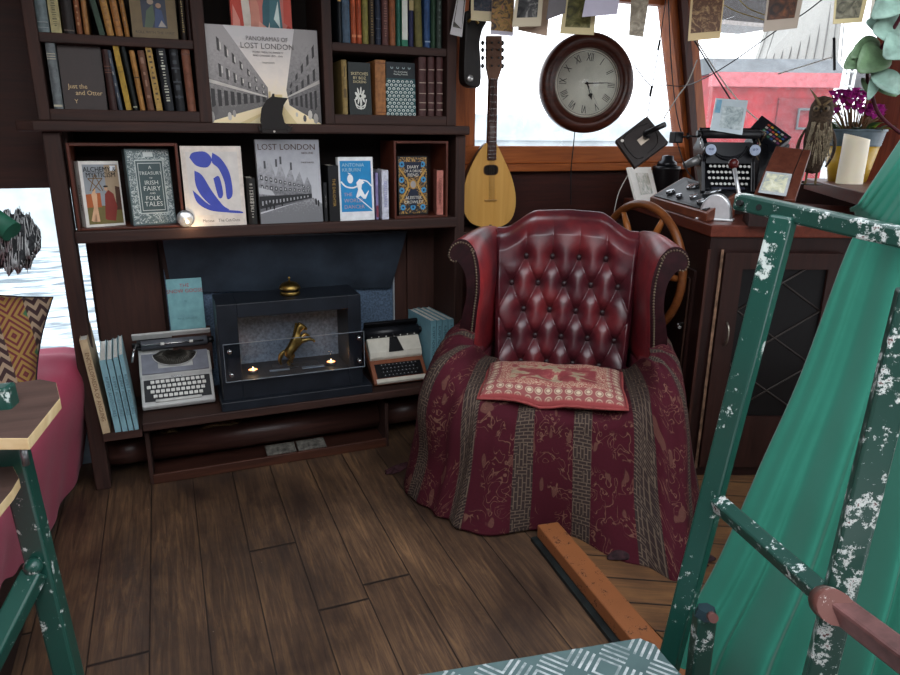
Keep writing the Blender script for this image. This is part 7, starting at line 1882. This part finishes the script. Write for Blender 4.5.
def tread_mat():
    b = NB('checker_plate'); v = b.map(b.obj(), (1, 1, 1), rot=(0, 0, R(8))); x, y, z = b.sep(v)
    S = .070
    cx = b.math('FLOOR', b.math('DIVIDE', x, S)); cy = b.math('FLOOR', b.math('DIVIDE', y, S))
    par = b.math('MODULO', b.math('ABSOLUTE', b.math('ADD', cx, cy)), 2.0)
    fx = b.math('SUBTRACT', b.math('FRACT', b.math('DIVIDE', x, S)), .5); fy = b.math('SUBTRACT', b.math('FRACT', b.math('DIVIDE', y, S)), .5)
    def bars(s_, c_):
        u = b.math('ADD', b.math('MULTIPLY', fx, c_), b.math('MULTIPLY', fy, s_)); w_ = b.math('SUBTRACT', b.math('MULTIPLY', fy, c_), b.math('MULTIPLY', fx, s_))
        st = b.math('COSINE', b.math('MULTIPLY', w_, 2 * PI * 5)); on = b.math('GREATER_THAN', st, .3)
        e = b.math('LESS_THAN', b.math('ABSOLUTE', u), .40); e2 = b.math('LESS_THAN', b.math('ABSOLUTE', w_), .5)
        return b.math('MULTIPLY', b.math('MULTIPLY', on, e), e2)
    A_ = bars(.7071, .7071); B_ = bars(-.7071, .7071)
    h = b.math('ADD', b.math('MULTIPLY', A_, par), b.math('MULTIPLY', B_, b.math('SUBTRACT', 1.0, par)))
    wear = b.ramp(b.noise(b.obj(), 16, 5, .7), (.4, (0., 0., 0.)), (.62, (1., 1., 1.)))
    base = b.mix(b.noise(b.obj(), 9, 3), '34494a', '5d7271')
    c = b.mix(b.math('MULTIPLY', h, b.math('ADD', b.math('MULTIPLY', wear, .85), .2)), base, 'd3d8d8')
    c = b.mix(b.ramp(b.noise(b.obj(), 60, 4, .7), (.66, (0., 0., 0.)), (.7, (.8, .8, .8))), c, 'c9cccc')
    b.bump(h, .8, .004); return b.done(c, .4, b.math('MULTIPLY', b.math('MULTIPLY', h, wear), .5))
ZT = .30
s0, s1, s2_, s3_, s4 = at(400, 680, Z=ZT), at(432, 674, Z=ZT), at(634, 638, Z=ZT), at(652, 641, Z=ZT), at(668, 660, Z=ZT)
s5 = at(690, 700, Z=ZT)
sp = thing('metal_step', 'worn grey-green checker plate step at the bottom of the picture', 'step', (s1.x, s1.y, 0))
far_ = Vector((.10, .72, ZT))
pol = [(s0.x - .15, s0.y + .03), (s2_.x - .01, s2_.y), (s2_.x + .012, s2_.y - .004), (s3_.x, s3_.y - .01), (s4.x, s4.y), (s4.x + .0, s4.y - .26), (s0.x - .15, s0.y - .3)]
m = MB(); m.prismz(pol, ZT - .006, ZT); m.build('tread', tread_mat(), sp, world=True, bevel=.002)
m = MB(); cx_ = sum(p[0] for p in pol) / 7; cy_ = sum(p[1] for p in pol) / 7
m.prismz([(cx_ + (x - cx_) * .96, cy_ + (y - cy_) * .93) for x, y in pol], .001, ZT - .0065); m.build('riser_box', plain('24302f', .6, var=.3, scale=20), sp, world=True)

GP = chipped('1d4a40', 'b9c2bc', .643, .28, name='chipped_green_paint')
GPD = chipped('22463d', 'c3c8c4', .612, .3, under='5a3a38', name='badly_chipped_green_paint')
def bar(mb, p, q, w_, h_=None, roll_=0, m=0):
    """square hollow-section bar with bevelled arrises"""
    p = Vector(p); q = Vector(q); d = (q - p); L = d.length; h_ = h_ or w_
    qt = d.to_track_quat('Z', 'Y').to_matrix().to_4x4(); Mx = Matrix.Translation(p) @ qt @ Matrix.Rotation(R(roll_), 4, 'Z')
    old = mb.M; mb.M = Mx; mb.bbox(-w_ / 2, w_ / 2, -h_ / 2, h_ / 2, 0, L, .005, m); mb.M = old
rail = thing('green_handrail', 'chipped dark green metal handrail frame in the right foreground', 'handrail', tuple(dep(665, 675, 1.58)))
m = MB(); bar(m, dep(657, 710, 1.62), dep(784, 216, 1.32), .043, roll_=35); m.build('post', GP, rail, world=True)
m = MB(); bar(m, dep(736, 700, .0 + 1.2) if False else dep(810, 712, 1.16), dep(915, 290, .98), .043, roll_=35); m.build('post', GPD, rail, world=True)
m = MB(); bar(m, dep(738, 201, 1.42), dep(960, 250, 1.10), .034, .034, roll_=0); m.build('top_rail', GPD, rail, world=True)
m = MB()
for px in (743, 763): c = dep(px, 204 + (px - 743) * .22, 1.405 - (px - 743) * .0012); m.cyl(c - Vector((-.005, .0, 0)), c + Vector((-.022, -.010, .004)), .006, n=12)
m.build('bolt_hole', plain('0c0f0e', .6), rail, world=True)
m = MB(); bar(m, dep(718, 503, 1.45), dep(834, 604, 1.12), .032, roll_=20); m.build('cross_bar', GPD, rail, world=True)
m = MB(); bar(m, dep(836, 606, 1.05), dep(960, 700, .85), .034, roll_=10); m.build('pink_brown_bar', plain('6d4a47', .4, var=.35, scale=25), rail, world=True)
m = MB(); m.cyl(dep(826, 602, 1.09), dep(836, 608, 1.03), .026, n=14); m.build('rusty_joint', chipped('6b4038', 'b8b0a8', .62, .5, name='rusty_joint'), rail, world=True)
st = thing('green_stub_post', 'short chipped green stub post with bolt on top beside metal step', 'post', tuple(dep(698, 690, 1.52)))
m = MB(); bar(m, dep(694, 700, 1.52), dep(705, 614, 1.44), .040, roll_=30); m.build('post', GPD, st, world=True)
m = MB(); c = dep(706, 612, 1.435); m.cyl(c - Vector((0, 0, .008)), c + Vector((0, 0, .010)), .024, .018, 6, smooth=False); m.build('bolt_head', plain('23343a', .4), st, world=True)
m = MB(); c = dep(711, 616, 1.40); m.cyl(c, c + Vector((-.004, -.012, .004)), .010, n=10); m.build('rust_spot_bolt', plain('6b4540', .6), st, world=True)

# tarpaulin: long folds falling from upper right to the floor
TARP = NB('green_tarpaulin'); nn = TARP.noise(TARP.obj(), 7, 4); tcol = TARP.mix(nn, '1f6350', '277360'); wv = TARP.noise(TARP.obj(), 420, 1); TARP.bump(wv, .12, .001); TARP.b.inputs['Sheen Weight'].default_value = .15
TARPM = TARP.done(tcol, .8, spec=.25)
L_ = [dep(868, 205, 1.78), dep(842, 262, 1.78), dep(800, 375, 1.80), dep(762, 460, 1.80), dep(715, 565, 1.80), dep(668, 645, 1.80), dep(648, 690, 1.80)]
Rr_ = [dep(1010, 190, 1.5), dep(1010, 262, 1.45), dep(1010, 370, 1.4), dep(1005, 470, 1.35), dep(1000, 580, 1.3), dep(990, 680, 1.28), dep(985, 740, 1.28)]
P = []; NU = 110
for i in range(NU + 1):
    u = i / NU; r = []
    for j in range(61):
        t = j / 60 * 6; a_ = Vector(cr([np.array(p) for p in L_], t)); b_ = Vector(cr([np.array(p) for p in Rr_], t)); p = a_.lerp(b_, u)
        k = j / 60
        ph = 2 * PI * (u * 3.1) + .5
        am = .018 + .05 * k
        w_ = (math.sin(ph + 1.1 * math.sin(ph)) * .8 + .28 * math.sin(2.3 * ph + 2 * k + 1)) * am * min(1, u * 9 + .15)
        nrm = Vector((-.55, -.80, .1)); p = p + nrm * w_; p.z = max(p.z, .008); r.append(p)
    P.append(r)
m = MB(); m.grid(P); tag(m.build('tarpaulin', TARPM, solid=.003), 'large green tarpaulin hanging in long folds behind the right foreground handrail', 'tarpaulin')
# upper flap, gathered hem
P = []
T0 = [dep(915, 118, 1.55), dep(1000, 60, 1.35)]; B0 = [dep(858, 204, 1.62), dep(866, 210, 1.61), dep(880, 220, 1.58), dep(900, 226, 1.52), dep(960, 240, 1.42)]
for i in range(61):
    u = i / 60; a_ = T0[0].lerp(T0[1], u); b_ = Vector(cr([np.array(p) for p in B0], u * 4)); r = []
    for j in range(25):
        t = j / 24; p = a_.lerp(b_, t) + Vector((-.5, -.8, .3)) * (.035 * math.sin(PI * t) * min(1, u * 6) + .006 * t ** 3 * math.sin(u * 46)); r.append(p)
    for k in range(1, 5): q_ = r[24]; r.append(q_ + Vector((.006 * k, .010 * k, -.004 * k)))
    P.append(r)
m = MB(); m.grid(P); tag(m.build('tarpaulin_flap', TARPM, solid=.003), 'upper green tarpaulin flap with gathered hem at the right edge', 'tarpaulin')
# hidden frame that carries the tarpaulin
m = MB(); bar(m, (1.72, 1.10, .001), (1.72, 1.10, 1.30), .04); bar(m, (1.72, 1.10, 1.28), (1.60, .35, 1.30), .03); bar(m, (1.60, .35, .001), (1.60, .35, 1.28), .04)
tag(m.build('support_stand', GP), 'green metal stand hidden under the tarpaulin', 'stand')

# ---------------------------------------------------------------- left green frame with broken plywood
lf = thing('green_side_frame', 'dark green metal frame with diagonal brace in the left foreground', 'frame', tuple(dep(70, 690, 1.32)))
m = MB(); bar(m, dep(80, 720, 1.32), dep(-2, 386, 1.148), .040, roll_=35); m.build('post', GP, lf, world=True)
m = MB(); bar(m, dep(-30, 700, 1.12), dep(35, 572, 1.21), .036, roll_=20); m.build('diagonal_brace', GP, lf, world=True)
m = MB(); c = dep(33, 567, 1.20); m.sphere(tuple(c), .016, n=10); m.build('weld', GP, lf, world=True)
PLY = wood('3a2a24', '574038', 'X', .6, name='painted_plywood_face'); PE = wood('b79b6d', 'd9c49a', 'X', .7, .5, name='raw_plywood_edge')
def ply(label, pts, z, th):
    w_ = [at(px, py, Z=z) for px, py in pts]
    m = MB(); m.prismz([(p.x, p.y) for p in w_], z - th, z, 0, 1)
    o = m.build('plywood_offcut', [PLY, PE], bevel=.0015); return tag(o, label, 'plywood', 'plywood offcuts on the left frame')
ply('upper broken plywood piece with brown face and pale raw edge, left edge', [(-40, 392), (0, 385), (40, 379), (56, 382), (60, 398), (28, 438), (-10, 438), (-40, 440)], .90, .020)
ply('lower broken plywood piece with chipped pale edge, left edge', [(-50, 466), (0, 460), (12, 464), (19, 478), (12, 490), (-6, 512), (-50, 540)], .80, .018)
m = MB(); c = at(24, 452, Z=.87); m.cyl(c + Vector((0, 0, .01)), c - Vector((0, 0, .022)), .0055, n=8); tag(m.build('bolt_end', plain('8d8f90', .35, .8)), 'short steel bolt end sticking out under upper plywood piece', 'bolt')
